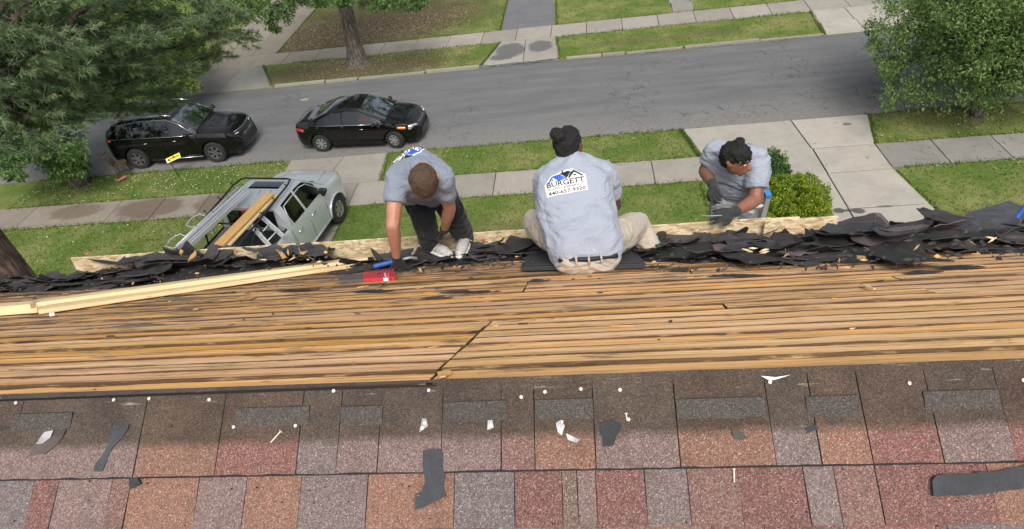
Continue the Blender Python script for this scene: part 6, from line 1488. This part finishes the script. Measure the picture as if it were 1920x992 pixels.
def onrack(o): o.location = (TRX, TRY, .03); o.rotation_euler = (0, 0, TRZ); return o
# long aluminium ladder lying on the left of the rack, pipe beside it
la = onrack(thing('ladder_on_rack', 'long aluminium extension ladder lying on the left side of the pickup rack', 'ladder'))
La, Lb2 = TL(343, 470, 2.10), TL(463, 360, 2.14); ld_ = (Lb2 - La).normalized(); ls_ = Vector((-ld_.y, ld_.x, 0)).normalized()
def lq(t, o_, z=0): return La.lerp(Lb2, t) + ls_ * o_ + Vector((0, 0, z))
def lbar(o_, z0, w_, h_, t0=0, t1=1, nm='rail'):
    mb = MB(); mb.prism([lq(t0, o_ - w_ / 2, z0), lq(t0, o_ + w_ / 2, z0), lq(t0, o_ + w_ / 2, z0 + h_), lq(t0, o_ - w_ / 2, z0 + h_)], lq(t1, 0) - lq(t0, 0)); mb.build(nm, M['alu'], la, recenter=False)
for y in (-.12, .12): lbar(y, 0, .022, .085); lbar(y + .012, .085, .05, .008)
for k in range(12): strips(la, [lq(.04 + .083 * k, -.12, .03), lq(.04 + .083 * k, .12, .03)], .014, M['alu'], 'rung')
for y in (-.05, .05): lbar(y, .07, .03, .05, .03, .97, 'fly_rail')
lp = onrack(thing('pipe_on_rack', 'pale round pole lying outermost on the left of the pickup rack', 'pole'))
mb = MB(); mb.tube([TL(331, 462, 2.10), TL(447, 351, 2.16)], .034, 12); mb.build('tube', M['alu'], lp, smooth=True, recenter=False)
for f_ in (.3, .55, .8): q_ = TL(331, 462, 2.10).lerp(TL(447, 351, 2.16), f_); strips(lp, [q_ + Vector((0, .05, -.03)), q_ + Vector((0, 0, .04)), q_ + Vector((0, -.06, -.03))], .012, M['alud'], 'strap')
# bent frame sticking out on the left
for_x = 0
fr_ = onrack(thing('ladder_stabiliser', 'bent aluminium ladder stabiliser sticking out on the left of the pickup', 'stabiliser'))
for x in (-.95, -1.75, -2.45): strips(fr_, [(x, .70, 2.02), (x + .12, 1.02, 2.02), (x - .02, 1.16, 2.0), (x - .3, 1.14, 1.98), (x - .36, .92, 1.98), (x - .3, .70, 2.0)], .016, M['alu'] if x > -1.8 else M['alud'], 'hoop', 8)
pl_ = MB(); ob_ = plank(G(411, 461, 2.12), G(507, 364, 2.18), .26, .045, M['plank'], 'walk_plank', 'orange wooden scaffold plank lying on the right of the pickup rack', 'plank', up=Vector((0, 0, 1)))
ob2 = plank(G(425, 464, 2.05), G(516, 368, 2.11), .13, .04, M['pine'], 'walk_plank', 'paler board lying under the orange plank on the pickup rack', 'plank', up=Vector((0, 0, 1)))
# small ladder standing in the bed, leaning out to the right rear
sl_ = (thing('short_ladder', 'short aluminium ladder leaning over the right side of the pickup bed', 'ladder'))
A1, A2_ = G(479, 396, 2.1), G(465, 416, 2.1); B1, B2_ = G(531, 443, 1.5), G(509, 465, 1.45)
for (p, q) in ((A1, B1), (A2_, B2_)):
    d = (q - p).normalized(); s_ = (A2_ - A1).normalized(); n_ = d.cross(s_).normalized()
    for off_ in (-.035, .035):
        mb = MB(); a = p + n_ * off_; b = q + n_ * off_; w_ = s_ * .022; h_ = n_ * .018; mb.add([a - w_ - h_, a + w_ - h_, a + w_ + h_, a - w_ + h_, b - w_ - h_, b + w_ - h_, b + w_ + h_, b - w_ + h_], [(0, 1, 2, 3), (7, 6, 5, 4), (0, 4, 5, 1), (1, 5, 6, 2), (2, 6, 7, 3), (3, 7, 4, 0)]); mb.build('rail', M['alu'], sl_, recenter=False)
    mb = MB(); mb.box(p, (.07, .07, .05)); mb.build('green_cap', M['leafcap'] if 'leafcap' in M else M['bluecap'], sl_, recenter=False)
for t in (.22, .5, .78): strips(sl_, [A1.lerp(B1, t), A2_.lerp(B2_, t)], .018, M['alu'], 'rung')

# ------------------------------------------------------------------ yard sign, chair, little red shovel
sg = thing('yard_sign', 'small tilted yellow yard sign with a black arrow in front of the SUV', 'sign')
sp_ = G(336, 331); st = Vector((sp_.x, sp_.y, 0)); tp = st + Vector((-.12, .06, .62))
mb = MB(); mb.tube([st + Vector((0, 0, -.05)), tp], .012, 6); mb.build('stake', M['black_metal'], sg, recenter=False)
tl, tr, br, bl_ = [EYE + ray(x, y) * 24.05 for x, y in ((310.5, 298), (336, 286), (338.5, 294), (314, 306.5))]
c_ = (tl + tr + br + bl_) / 4; sh = (st + Vector((-.05, 0, .55))) - c_; sc_f = 1
# the board stands on its stake: same sight lines, at the depth of the stake
dp = (tp - EYE).dot(cf); tl, tr, br, bl_ = [EYE + ray(x, y) * (dp * 1.0) for x, y in ((310.5, 298), (336, 286), (338.5, 294), (314, 306.5))]
mb = MB(); mb.prism([tl, tr, br, bl_], cf * .012); mb.build('board', M['yellow'], sg, recenter=False)
ex_s, ey_s = (tr - tl), (tl - bl_); n_s = -cf
def sgp(u, v): return bl_ + ex_s * u + ey_s * v + n_s * .006
mb = MB(); mb.add([sgp(.08, .5), sgp(.24, .15), sgp(.24, .85)], [(0, 1, 2)]); mb.build('printed_arrow', M['ink'], sg, recenter=False)
for k in range(9):
    u_ = .30 + .07 * k; mb = MB(); mb.add([sgp(u_, .42), sgp(u_ + .045, .42), sgp(u_ + .045, .75), sgp(u_, .75)], [(0, 1, 2, 3)])
    if k == 3: mb = MB(); mb.add([sgp(u_ - .01, .35), sgp(u_ + .06, .35), sgp(u_ + .06, .92), sgp(u_ - .01, .92)], [(0, 1, 2, 3)])
    mb.build('printed_mark', M['ink'] if k == 3 else M['wooddark'], sg, recenter=False)
mb = MB(); mb.add([sgp(0.0, 0), sgp(.05, 0), sgp(.05, 1), sgp(0, 1)], [(0, 1, 2, 3)]); mb.add([sgp(.05, 0), sgp(1, 0), sgp(1, .07), sgp(.05, .07)], [(0, 1, 2, 3)]); mb.build('white_border', M['signwhite'], sg, recenter=False)
ch = thing('wooden_chair', 'old dark wooden spindle chair standing at the kerb behind the SUV', 'chair')
cb = G(236, 327); cb.z = 0; rz = Matrix.Rotation(.5, 3, 'Z')
def cp(x, y, z): return cb + rz @ Vector((x, y, z))
for (x, y) in ((-.19, -.19), (.19, -.19), (-.17, .19), (.17, .19)): strips(ch, [cp(x * 1.15, y * 1.15, 0), cp(x * .85, y * .85, .43)], .018, M['wooddark'], 'leg', 8)
mb = MB(); mb.prism([cp(.24 * math.cos(a), .23 * math.sin(a), .43) for a in np.linspace(0, 2 * PI, 14)[:-1]], (0, 0, .035)); mb.build('seat', M['wooddark'], ch, recenter=False)
for k in range(6): strips(ch, [cp(-.19 + .012 * k, -.17 + .068 * k, .46), cp(-.30 + .008 * k, -.20 + .08 * k, .86)], .010, M['wooddark'], 'spindle', 6)
strips(ch, [cp(-.30, -.24, .84), cp(-.33, 0, .88), cp(-.27, .24, .84)], .026, M['wooddark'], 'top_rail', 8)
for s_ in (-1, 1): strips(ch, [cp(-.2, s_ * .2, .2), cp(.2, s_ * .2, .2)], .010, M['wooddark'], 'stretcher', 6)
rs_ = thing('red_shovel', 'small faded red shovel lying in the grass beside the wooden chair', 'shovel')
a = G(190, 335, .04); b = G(219, 340, .05); c_ = G(236, 331, .07)
strips(rs_, [a, b], .012, M['wooddark'], 'handle'); d = (c_ - b).normalized(); s_ = d.cross(Vector((0, 0, 1))).normalized() * .09
mb = MB(); mb.prism([b - s_ * .7, b + s_ * .7, c_ + s_, c_ - s_], (0, 0, .02)); mb.build('scoop', M['fadedred'], rs_, recenter=False)
# ------------------------------------------------------------------ trees and bushes
def leafcloud(name, cen, rad, per, size, mat, parent=None, flat=.6, aspect=.5, droop=.2, tone=None, **kw):
    """leaves spread through many small clumps; every leaf is a folded four sided blade"""
    cen = np.asarray(cen, float); nC = len(cen); n = nC * per
    c = np.repeat(cen, per, 0); rr = np.repeat(np.asarray(rad, float), per)
    d = nr.normal(0, 1, (n, 3)); d /= np.linalg.norm(d, axis=1)[:, None]; d *= (nr.uniform(0, 1, n) ** .45)[:, None]
    d[:, 2] *= flat; P_ = c + d * rr[:, None]
    s = size * nr.uniform(.6, 1.35, n)
    ax = nr.normal(0, 1, (n, 3)) + d * .8; ax[:, 2] -= droop; ax /= np.linalg.norm(ax, axis=1)[:, None]
    up = nr.normal(0, .55, (n, 3)); up[:, 2] += .9; sd = np.cross(ax, up); sd /= np.linalg.norm(sd, axis=1)[:, None] + 1e-9; nn = np.cross(sd, ax)
    V = np.zeros((n, 4, 3)); V[:, 0] = P_ - ax * s[:, None] * .5; V[:, 2] = P_ + ax * s[:, None] * .5
    V[:, 1] = P_ + sd * (s * aspect * .5)[:, None] + nn * (s * .12)[:, None]; V[:, 3] = P_ - sd * (s * aspect * .5)[:, None] + nn * (s * .12)[:, None]
    ct = np.repeat(nr.normal(0, .16, nC) + (0 if tone is None else np.asarray(tone)), per); tn = np.clip(nr.normal(.45, .17, n) + ct, 0, 1)
    Fc = np.arange(4 * n).reshape(n, 4); tri = np.concatenate([Fc[:, [0, 1, 2]], Fc[:, [0, 2, 3]]])
    return fast(name, V.reshape(-1, 3), tri, mat, parent, tint=np.repeat(tn, 4), **kw)
def needles(name, cen, dirs, per, L, w, mat, parent=None, **kw):
    cen = np.asarray(cen, float); dirs = np.asarray(dirs, float); nC = len(cen); n = nC * per
    c = np.repeat(cen, per, 0); dr = np.repeat(dirs, per, 0)
    d = nr.normal(0, .62, (n, 3)) + dr * .75; d /= np.linalg.norm(d, axis=1)[:, None]
    st = c + dr * nr.uniform(-.10, .08, n)[:, None]; l = L * nr.uniform(.65, 1.15, n)
    sd = np.cross(d, nr.normal(0, 1, (n, 3))); sd /= np.linalg.norm(sd, axis=1)[:, None]
    V = np.zeros((n, 3, 3)); V[:, 0] = st + sd * w; V[:, 1] = st - sd * w; V[:, 2] = st + d * l[:, None]; V[:, 2, 2] -= l * .12
    tn = np.clip(np.repeat(nr.normal(.45, .16, nC), per) + nr.normal(0, .12, n), 0, 1)
    return fast(name, V.reshape(-1, 3), np.arange(3 * n).reshape(n, 3), mat, parent, tint=np.repeat(tn, 3), **kw)
def branch(parent, pts, r0, r1, mat, name='branch', wob=.05):
    pts = [Vector(p) for p in pts]; out = []
    for i in range(len(pts) - 1):
        for k in range(4):
            t = k / 4; p = pts[i].lerp(pts[i + 1], t); out.append(p + Vector((noise.noise(p * 2), noise.noise(p * 2 + Vector((9, 0, 0))), noise.noise(p * 2 + Vector((0, 9, 0))))) * wob)
    out.append(pts[-1]); n = len(out)
    mb = MB(); mb.tube(out, [r0 + (r1 - r0) * i / (n - 1) for i in range(n)], 10 if r0 > .1 else 6); return mb.build(name, mat, parent, smooth=True, recenter=False), out
def crown(center, R3, n, rmin, rmax, rough=.35):
    """clump centres in an uneven ellipsoid, more of them near its skin"""
    c = Vector(center); out = []; rd = []
    while len(out) < n:
        d = Vector((rnd.gauss(0, 1), rnd.gauss(0, 1), rnd.gauss(0, 1))).normalized(); k = 1 + rough * noise.noise(d * 2.2 + c) * 1.6; t = rnd.random() ** .42
        out.append(c + Vector((d.x * R3[0], d.y * R3[1], d.z * R3[2])) * k * t); rd.append(rnd.uniform(rmin, rmax))
    return out, rd
# street tree across the road
t3 = thing('street_tree', 'tall street tree with a flared grey trunk on the verge across the road', 'tree')
b0 = G(671, 120); b0.z = 0
mb = MB(); prof = [(-.1, .62), (.12, .46), (.4, .36), (.9, .31), (2.0, .28), (3.2, .26), (4.4, .27)]; pts = [b0 + Vector((.05 * z, .02 * z, z)) for z, r in prof]
n = 22; vs = []
for i, (z, r) in enumerate(prof):
    for k in range(n):
        a = 2 * PI * k / n; rr = r * (1 + (.30 if z < .5 else .10) * (.5 - z * .0) * abs(math.sin(a * 2.5 + .6)) * max(.15, 1 - z) + .06 * noise.noise(Vector((math.cos(a) * 2, math.sin(a) * 2, z))))
        vs.append(pts[i] + Vector((math.cos(a) * rr, math.sin(a) * rr, 0)))
mb.add(vs, [(i * n + k, i * n + (k + 1) % n, (i + 1) * n + (k + 1) % n, (i + 1) * n + k) for i in range(len(prof) - 1) for k in range(n)])
mb.build('trunk', M['bark'], t3, smooth=True, recenter=False)
T3 = pts[-1]; ccs = []; rds = []
for k in range(9):
    a = k * .7 + .3; e = T3 + Vector((math.cos(a) * 3.2, math.sin(a) * 3.0, rnd.uniform(1.5, 4.5))); branch(t3, [T3 - Vector((0, 0, .3)), T3.lerp(e, .5) + Vector((0, 0, .5)), e], .15, .04, M['bark'], wob=.2)
c1, r1 = crown(T3 + Vector((0, .8, 3.0)), (4.8, 3.6, 2.7), 520, .3, .6); ccs += c1; rds += r1
def hang(x0, x1, y0, y1, z0, z1, n, r=(.18, .38)):
    for k in range(n):
        p = JD(rnd.uniform(x0, x1), rnd.uniform(y0, y1), rnd.uniform(z0, z1)); ccs.append(p); rds.append(rnd.uniform(*r))
hang(375, 585, -60, 14, 23.5, 26, 120); hang(380, 470, 10, 40, 23.5, 25, 34); hang(480, 545, 10, 40, 23.5, 25, 26); hang(412, 440, 36, 48, 24, 25, 8, (.15, .25)); hang(500, 528, 36, 56, 24, 25, 9, (.12, .24)); hang(560, 820, -50, 3, 23.5, 26, 110); hang(690, 790, 0, 16, 23.5, 25.5, 30, (.15, .3)); hang(640, 690, 0, 12, 25, 25.6, 8, (.12, .25)); hang(585, 640, 0, 10, 24, 26, 12, (.12, .25))
leafcloud('crown', ccs, rds, 42, .125, M['leafdark'], t3, flat=.8)
# small tree at right on the near verge
t4 = thing('crab_tree', 'small leafy tree on the near verge right of the wide driveway', 'tree')
b0 = G(1828, 217); b0.z = 0
for (dx, dy, hh, r) in ((0, 0, 1.2, .14), (-.35, .1, 1.5, .08), (.3, .15, 1.5, .08)):
    branch(t4, [b0 + Vector((dx * .1, dy * .1, -.05)), b0 + Vector((dx * .6, dy * .5, .6)), b0 + Vector((dx * 1.5, dy * 1.5, hh))], r, r * .6, M['bark'], 'trunk', .08)
cc4 = b0 + Vector((.15, .0, 2.75)); ccs, rds = crown(cc4, (2.6, 2.2, 1.9), 1150, .18, .40, .5)
for k in range(14):
    a = k * .9; e = cc4 + Vector((math.cos(a) * 2.0, math.sin(a) * 1.8, rnd.uniform(-1, 1.4))); br, out = branch(t4, [b0 + Vector((0, 0, 1.0)), b0.lerp(e, .5) + Vector((0, 0, .6)), e], .05, .012, M['bark'], wob=.12)
for (x, y, s) in ((1632, 45, 5), (1640, 70, 6), (1650, 95, 7), (1660, 120, 6), (1675, 150, 7), (1700, 165, 8), (1720, 182, 7), (1690, 60, 8), (1740, 195, 7), (1720, 20, 6), (1765, 200, 6), (1862, 200, 8), (1890, 190, 8), (1910, 175, 8), (1745, 30, 6)):
    for k in range(s): ccs.append(JD(x + rnd.gauss(0, 9), y + rnd.gauss(0, 9), rnd.uniform(17.5, 19.5))); rds.append(rnd.uniform(.12, .28))

for k in range(560): ccs.append(JD(rnd.uniform(1650, 1960), rnd.uniform(-30, 200) , rnd.uniform(17.0, 20.5))); rds.append(rnd.uniform(.15, .34))
rd_ = [(c, r) for c, r in zip(ccs, rds) if c.z > .75]; ccs = [c for c, r in rd_]; rds = [r for c, r in rd_]
leafcloud('crown', ccs, rds, 42, .10, M['leafmid'], t4, flat=.9, aspect=.38)
t5 = thing('dark_tree', 'darker leafy tree at the upper right, behind the small tree', 'tree')
b0 = JD(1885, 60, 25); b0.z = 0; branch(t5, [b0, b0 + Vector((0, 0, 2)), b0 + Vector((.2, 0, 4))], .2, .1, M['bark'], 'trunk')
ccs, rds = crown(b0 + Vector((-.2, .4, 4.2)), (3.2, 3.0, 2.6), 420, .25, .5); 
for k in range(200): ccs.append(JD(rnd.uniform(1835, 1990), rnd.uniform(-90, 105), rnd.uniform(22, 26))); rds.append(rnd.uniform(.25, .5))
leafcloud('crown', ccs, rds, 44, .12, M['leafdark'], t5)
# street maple on the near verge at left
t2 = thing('maple_tree', 'dark leaved maple on the near verge at left, its trunk behind the pine boughs', 'tree')
b0 = G(152, 345); b0.z = 0; tr2, _ = branch(t2, [b0 - Vector((0, 0, .1)), b0 + Vector((-.05, 0, 1.3)), b0 + Vector((-.3, .1, 2.8))], .34, .22, M['bark'], 'trunk', .1); tp2 = b0 + Vector((-.3, .1, 2.8))
for k in range(8):
    a = k * .8; e = tp2 + Vector((math.cos(a) * 2.8, math.sin(a) * 2.2, rnd.uniform(.5, 3.4))); branch(t2, [tp2 - Vector((0, 0, .2)), tp2.lerp(e, .5) + Vector((0, 0, .3)), e], .12, .03, M['bark'], wob=.2)
ccs, rds = [], []
def patch(x0, x1, y0, y1, z0, z1, n, r=(.2, .42)):
    for k in range(n): ccs.append(JD(rnd.uniform(x0, x1), rnd.uniform(y0, y1), rnd.uniform(z0, z1))); rds.append(rnd.uniform(*r))
patch(-60, 155, 185, 300, 19.5, 23, 230); patch(-40, 45, 290, 335, 19, 21, 40, (.15, .3)); patch(85, 160, 290, 335, 20.5, 22.5, 70, (.15, .3)); patch(0, 220, 60, 200, 19, 23, 150); patch(-60, 200, -80, 80, 18, 22, 160); patch(40, 90, 280, 312, 19.5, 21, 12, (.12, .25))
leafcloud('crown', ccs, rds, 42, .115, M['leafdark'], t2)
# yellow-green tree across the road, behind the pine
t6 = thing('yellow_green_tree', 'yellow green leafy tree across the road, seen behind the pine boughs', 'tree')
b0 = Vector((-18.6, 26.3, 0)); branch(t6, [b0, b0 + Vector((.3, -.2, 2.2)), b0 + Vector((.6, -.3, 3.6))], .2, .1, M['bark'], 'trunk')
ccs, rds = [], []
patch(190, 350, -20, 120, 24, 28, 230, (.25, .5)); patch(240, 385, 40, 150, 24, 27, 150, (.22, .42)); patch(262, 368, 115, 172, 24, 26, 70, (.2, .36)); patch(0, 260, -60, 160, 24.5, 29, 170, (.3, .5)); patch(290, 335, 150, 185, 24, 25.5, 18, (.16, .3))
leafcloud('crown', ccs, rds, 40, .13, M['leafyel'], t6)
# the pine
t1 = thing('pine_tree', 'big pine at the left corner of the house with long feathery boughs over the lawn', 'tree')
px0 = JD(-78, 470, 8.8)
base = Vector((px0.x - .25, px0.y + .35, -.1)); TOPP = base + Vector((-.2, .2, 14))
mb = MB(); zs = [0, .3, 1, 2.5, 5, 7.5, 10, 12, 14.2]; rs = [.66, .56, .50, .47, .44, .40, .35, .30, .24]; n = 28; vs = []
for z, r in zip(zs, rs):
    c = base.lerp(TOPP, z / 14.2)
    for k in range(n):
        a = 2 * PI * k / n; rr = r * (1 + .05 * noise.noise(Vector((math.cos(a) * 3, math.sin(a) * 3, z * .7)))); vs.append(c + Vector((math.cos(a) * rr, math.sin(a) * rr, 0)))
mb.add(vs, [(i * n + k, i * n + (k + 1) % n, (i + 1) * n + (k + 1) % n, (i + 1) * n + k) for i in range(len(zs) - 1) for k in range(n)]); mb.build('trunk', M['barkpine'], t1, smooth=True, recenter=False)
TC, TD = [], []
def bough(pix, zroot, r0=.07, spread=.55, dens=1.0, side=(.5, 1.1)):
    """pix: list of (px,py,depth) the bough passes; it starts on the trunk"""
    pts = [base.lerp(TOPP, zroot / 14.2)] + [JD(*p) for p in pix]
    br, out = branch(t1, pts, r0, .012, M['limb'], wob=.10)
    L = len(out); i0 = int(L * .12)
    for i in range(i0, L):
        p = out[i]; d = (out[min(i + 1, L - 1)] - out[max(i - 1, 0)]).normalized(); lat = d.cross(Vector((0, 0, 1))).normalized()
        for s in (-1, 1):
            if rnd.random() > .9: continue
            l = rnd.uniform(*side) * spread * (1.25 - .8 * (i / L)) * 1.5
            q = p + (lat * s * rnd.uniform(.5, 1) + d * rnd.uniform(.4, 1.0) + Vector((0, 0, rnd.uniform(-.12, .22)))).normalized() * l
            if dens > 0: 
                mb_ = twig; mb_.tube([p, p.lerp(q, .6) + Vector((0, 0, .02)), q], [.012, .008, .004], 4)
            m = int(6 * dens * l / .6) + 2
            for k in range(m):
                t = .2 + .8 * k / m + rnd.uniform(-.05, .05); c = p.lerp(q, t); dd = (q - p).normalized()
                o2 = Vector((rnd.gauss(0, .07), rnd.gauss(0, .07), rnd.gauss(0, .05))); TC.append(c + o2); e = (dd + Vector((rnd.gauss(0, .35), rnd.gauss(0, .35), rnd.gauss(.1, .3)))).normalized(); TD.append(e)
        TC.append(p + Vector((0, 0, .02))); TD.append(d)
twig = MB()
B_ = [([(90, 150, 9.5), (240, 70, 10.5), (350, 50, 11.0), (452, 68, 11.6)], 9.3, .08, .75), ([(120, 170, 10), (250, 150, 11), (330, 130, 11.6), (385, 112, 12)], 8.8, .07, .65),
      ([(60, 200, 9.5), (170, 190, 11), (240, 180, 12), (315, 172, 12.6)], 8.2, .07, .5), ([(60, 230, 10), (120, 215, 11), (170, 205, 12)], 7.6, .06, .42), ([(70, 210, 10), (170, 205, 11.5), (250, 208, 12.5), (318, 200, 13)], 7.9, .05, .42),
      ([(60, 100, 9), (150, 30, 9.6), (260, -10, 10.5), (380, 5, 11.2), (440, 28, 11.5)], 10, .08, .7), ([(0, 60, 8.5), (80, -20, 9), (200, -60, 10), (330, -60, 11)], 10.8, .08, .8),
      ([(20, 140, 9), (60, 90, 9.6), (130, 60, 10.4), (200, 60, 11.2)], 9.6, .06, .7), ([(10, 200, 9), (60, 170, 10), (140, 150, 11), (220, 130, 12)], 9.0, .06, .7),
      ([(0, 240, 9), (60, 220, 10), (120, 200, 11), (180, 190, 12)], 8.4, .05, .6), ([(-10, 30, 8.5), (20, -30, 9), (60, -80, 10)], 11, .06, .8),
      ([(0, 120, 8.8), (20, 60, 9.5), (60, 10, 10.2), (120, -20, 11)], 10.2, .06, .8), ([(-40, 260, 9), (20, 240, 10), (60, 230, 11)], 8.0, .05, .5),
      ([(150, 110, 10), (230, 120, 10.8), (300, 92, 11.4), (372, 80, 12)], 9.1, .06, .6), ([(120, 60, 9.8), (200, 10, 10.6), (300, 30, 11.2), (400, 48, 11.9)], 9.7, .06, .6)]
for pix, z, r, sp in B_: bough(pix, z, r, sp)
twig.build('twigs', M['limb'], t1, recenter=False, kind='stuff')
needles('needles', TC, TD, 44, .115, .0066, M['needle'], t1)
# two clipped bushes by the wide driveway
def bush(name, label, c, R3, n, mat, size):
    b = thing(name, label, 'bush'); c = Vector(c); ccs = []; rd = []; tn = []
    for k in range(n):
        d = Vector((rnd.gauss(0, 1), rnd.gauss(0, 1), abs(rnd.gauss(0, 1)))).normalized(); kk = 1 + .10 * noise.noise(d * 3 + c); q = rnd.random() ** .25
        # squarish clipped form
        e = [abs(v) ** .72 * (1 if v > 0 else -1) for v in d]; p = c + Vector((e[0] * R3[0], e[1] * R3[1], e[2] * R3[2])) * kk * q; p.z = max(p.z, .08); ccs.append(p); rd.append(rnd.uniform(.06, .11)); tn.append(.12 * (e[2] - .4) + .25 * noise.noise(p * 2.5))
    leafcloud('foliage', ccs, rd, 34, size, mat, b, flat=.9, aspect=.55, tone=np.repeat(tn, 1) if False else None)
    for k in range(6):
        a = k * 1.05; strips(b, [c + Vector((math.cos(a) * .05, math.sin(a) * .05, -c.z)), c + Vector((math.cos(a) * R3[0] * .6, math.sin(a) * R3[1] * .6, R3[2] * .6))], .014, M['bark'], 'stem')
bush('clipped_bush', 'rounded bright yellow green bush beside the ladder, front one of two', (4.86, 13.72, .1), (.94, .86, .84), 900, M['leafbush'], .05)
bush('clipped_bush', 'darker green bush behind the bright yellow green bush', (4.50, 15.0, .1), (.66, .62, .95), 560, M['leafbushd'], .05)
bush('low_weed', 'small green tuft of weed left of the seated worker', (-.42, 15.3, .0), (.3, .22, .4), 60, M['leafbush'], .05)
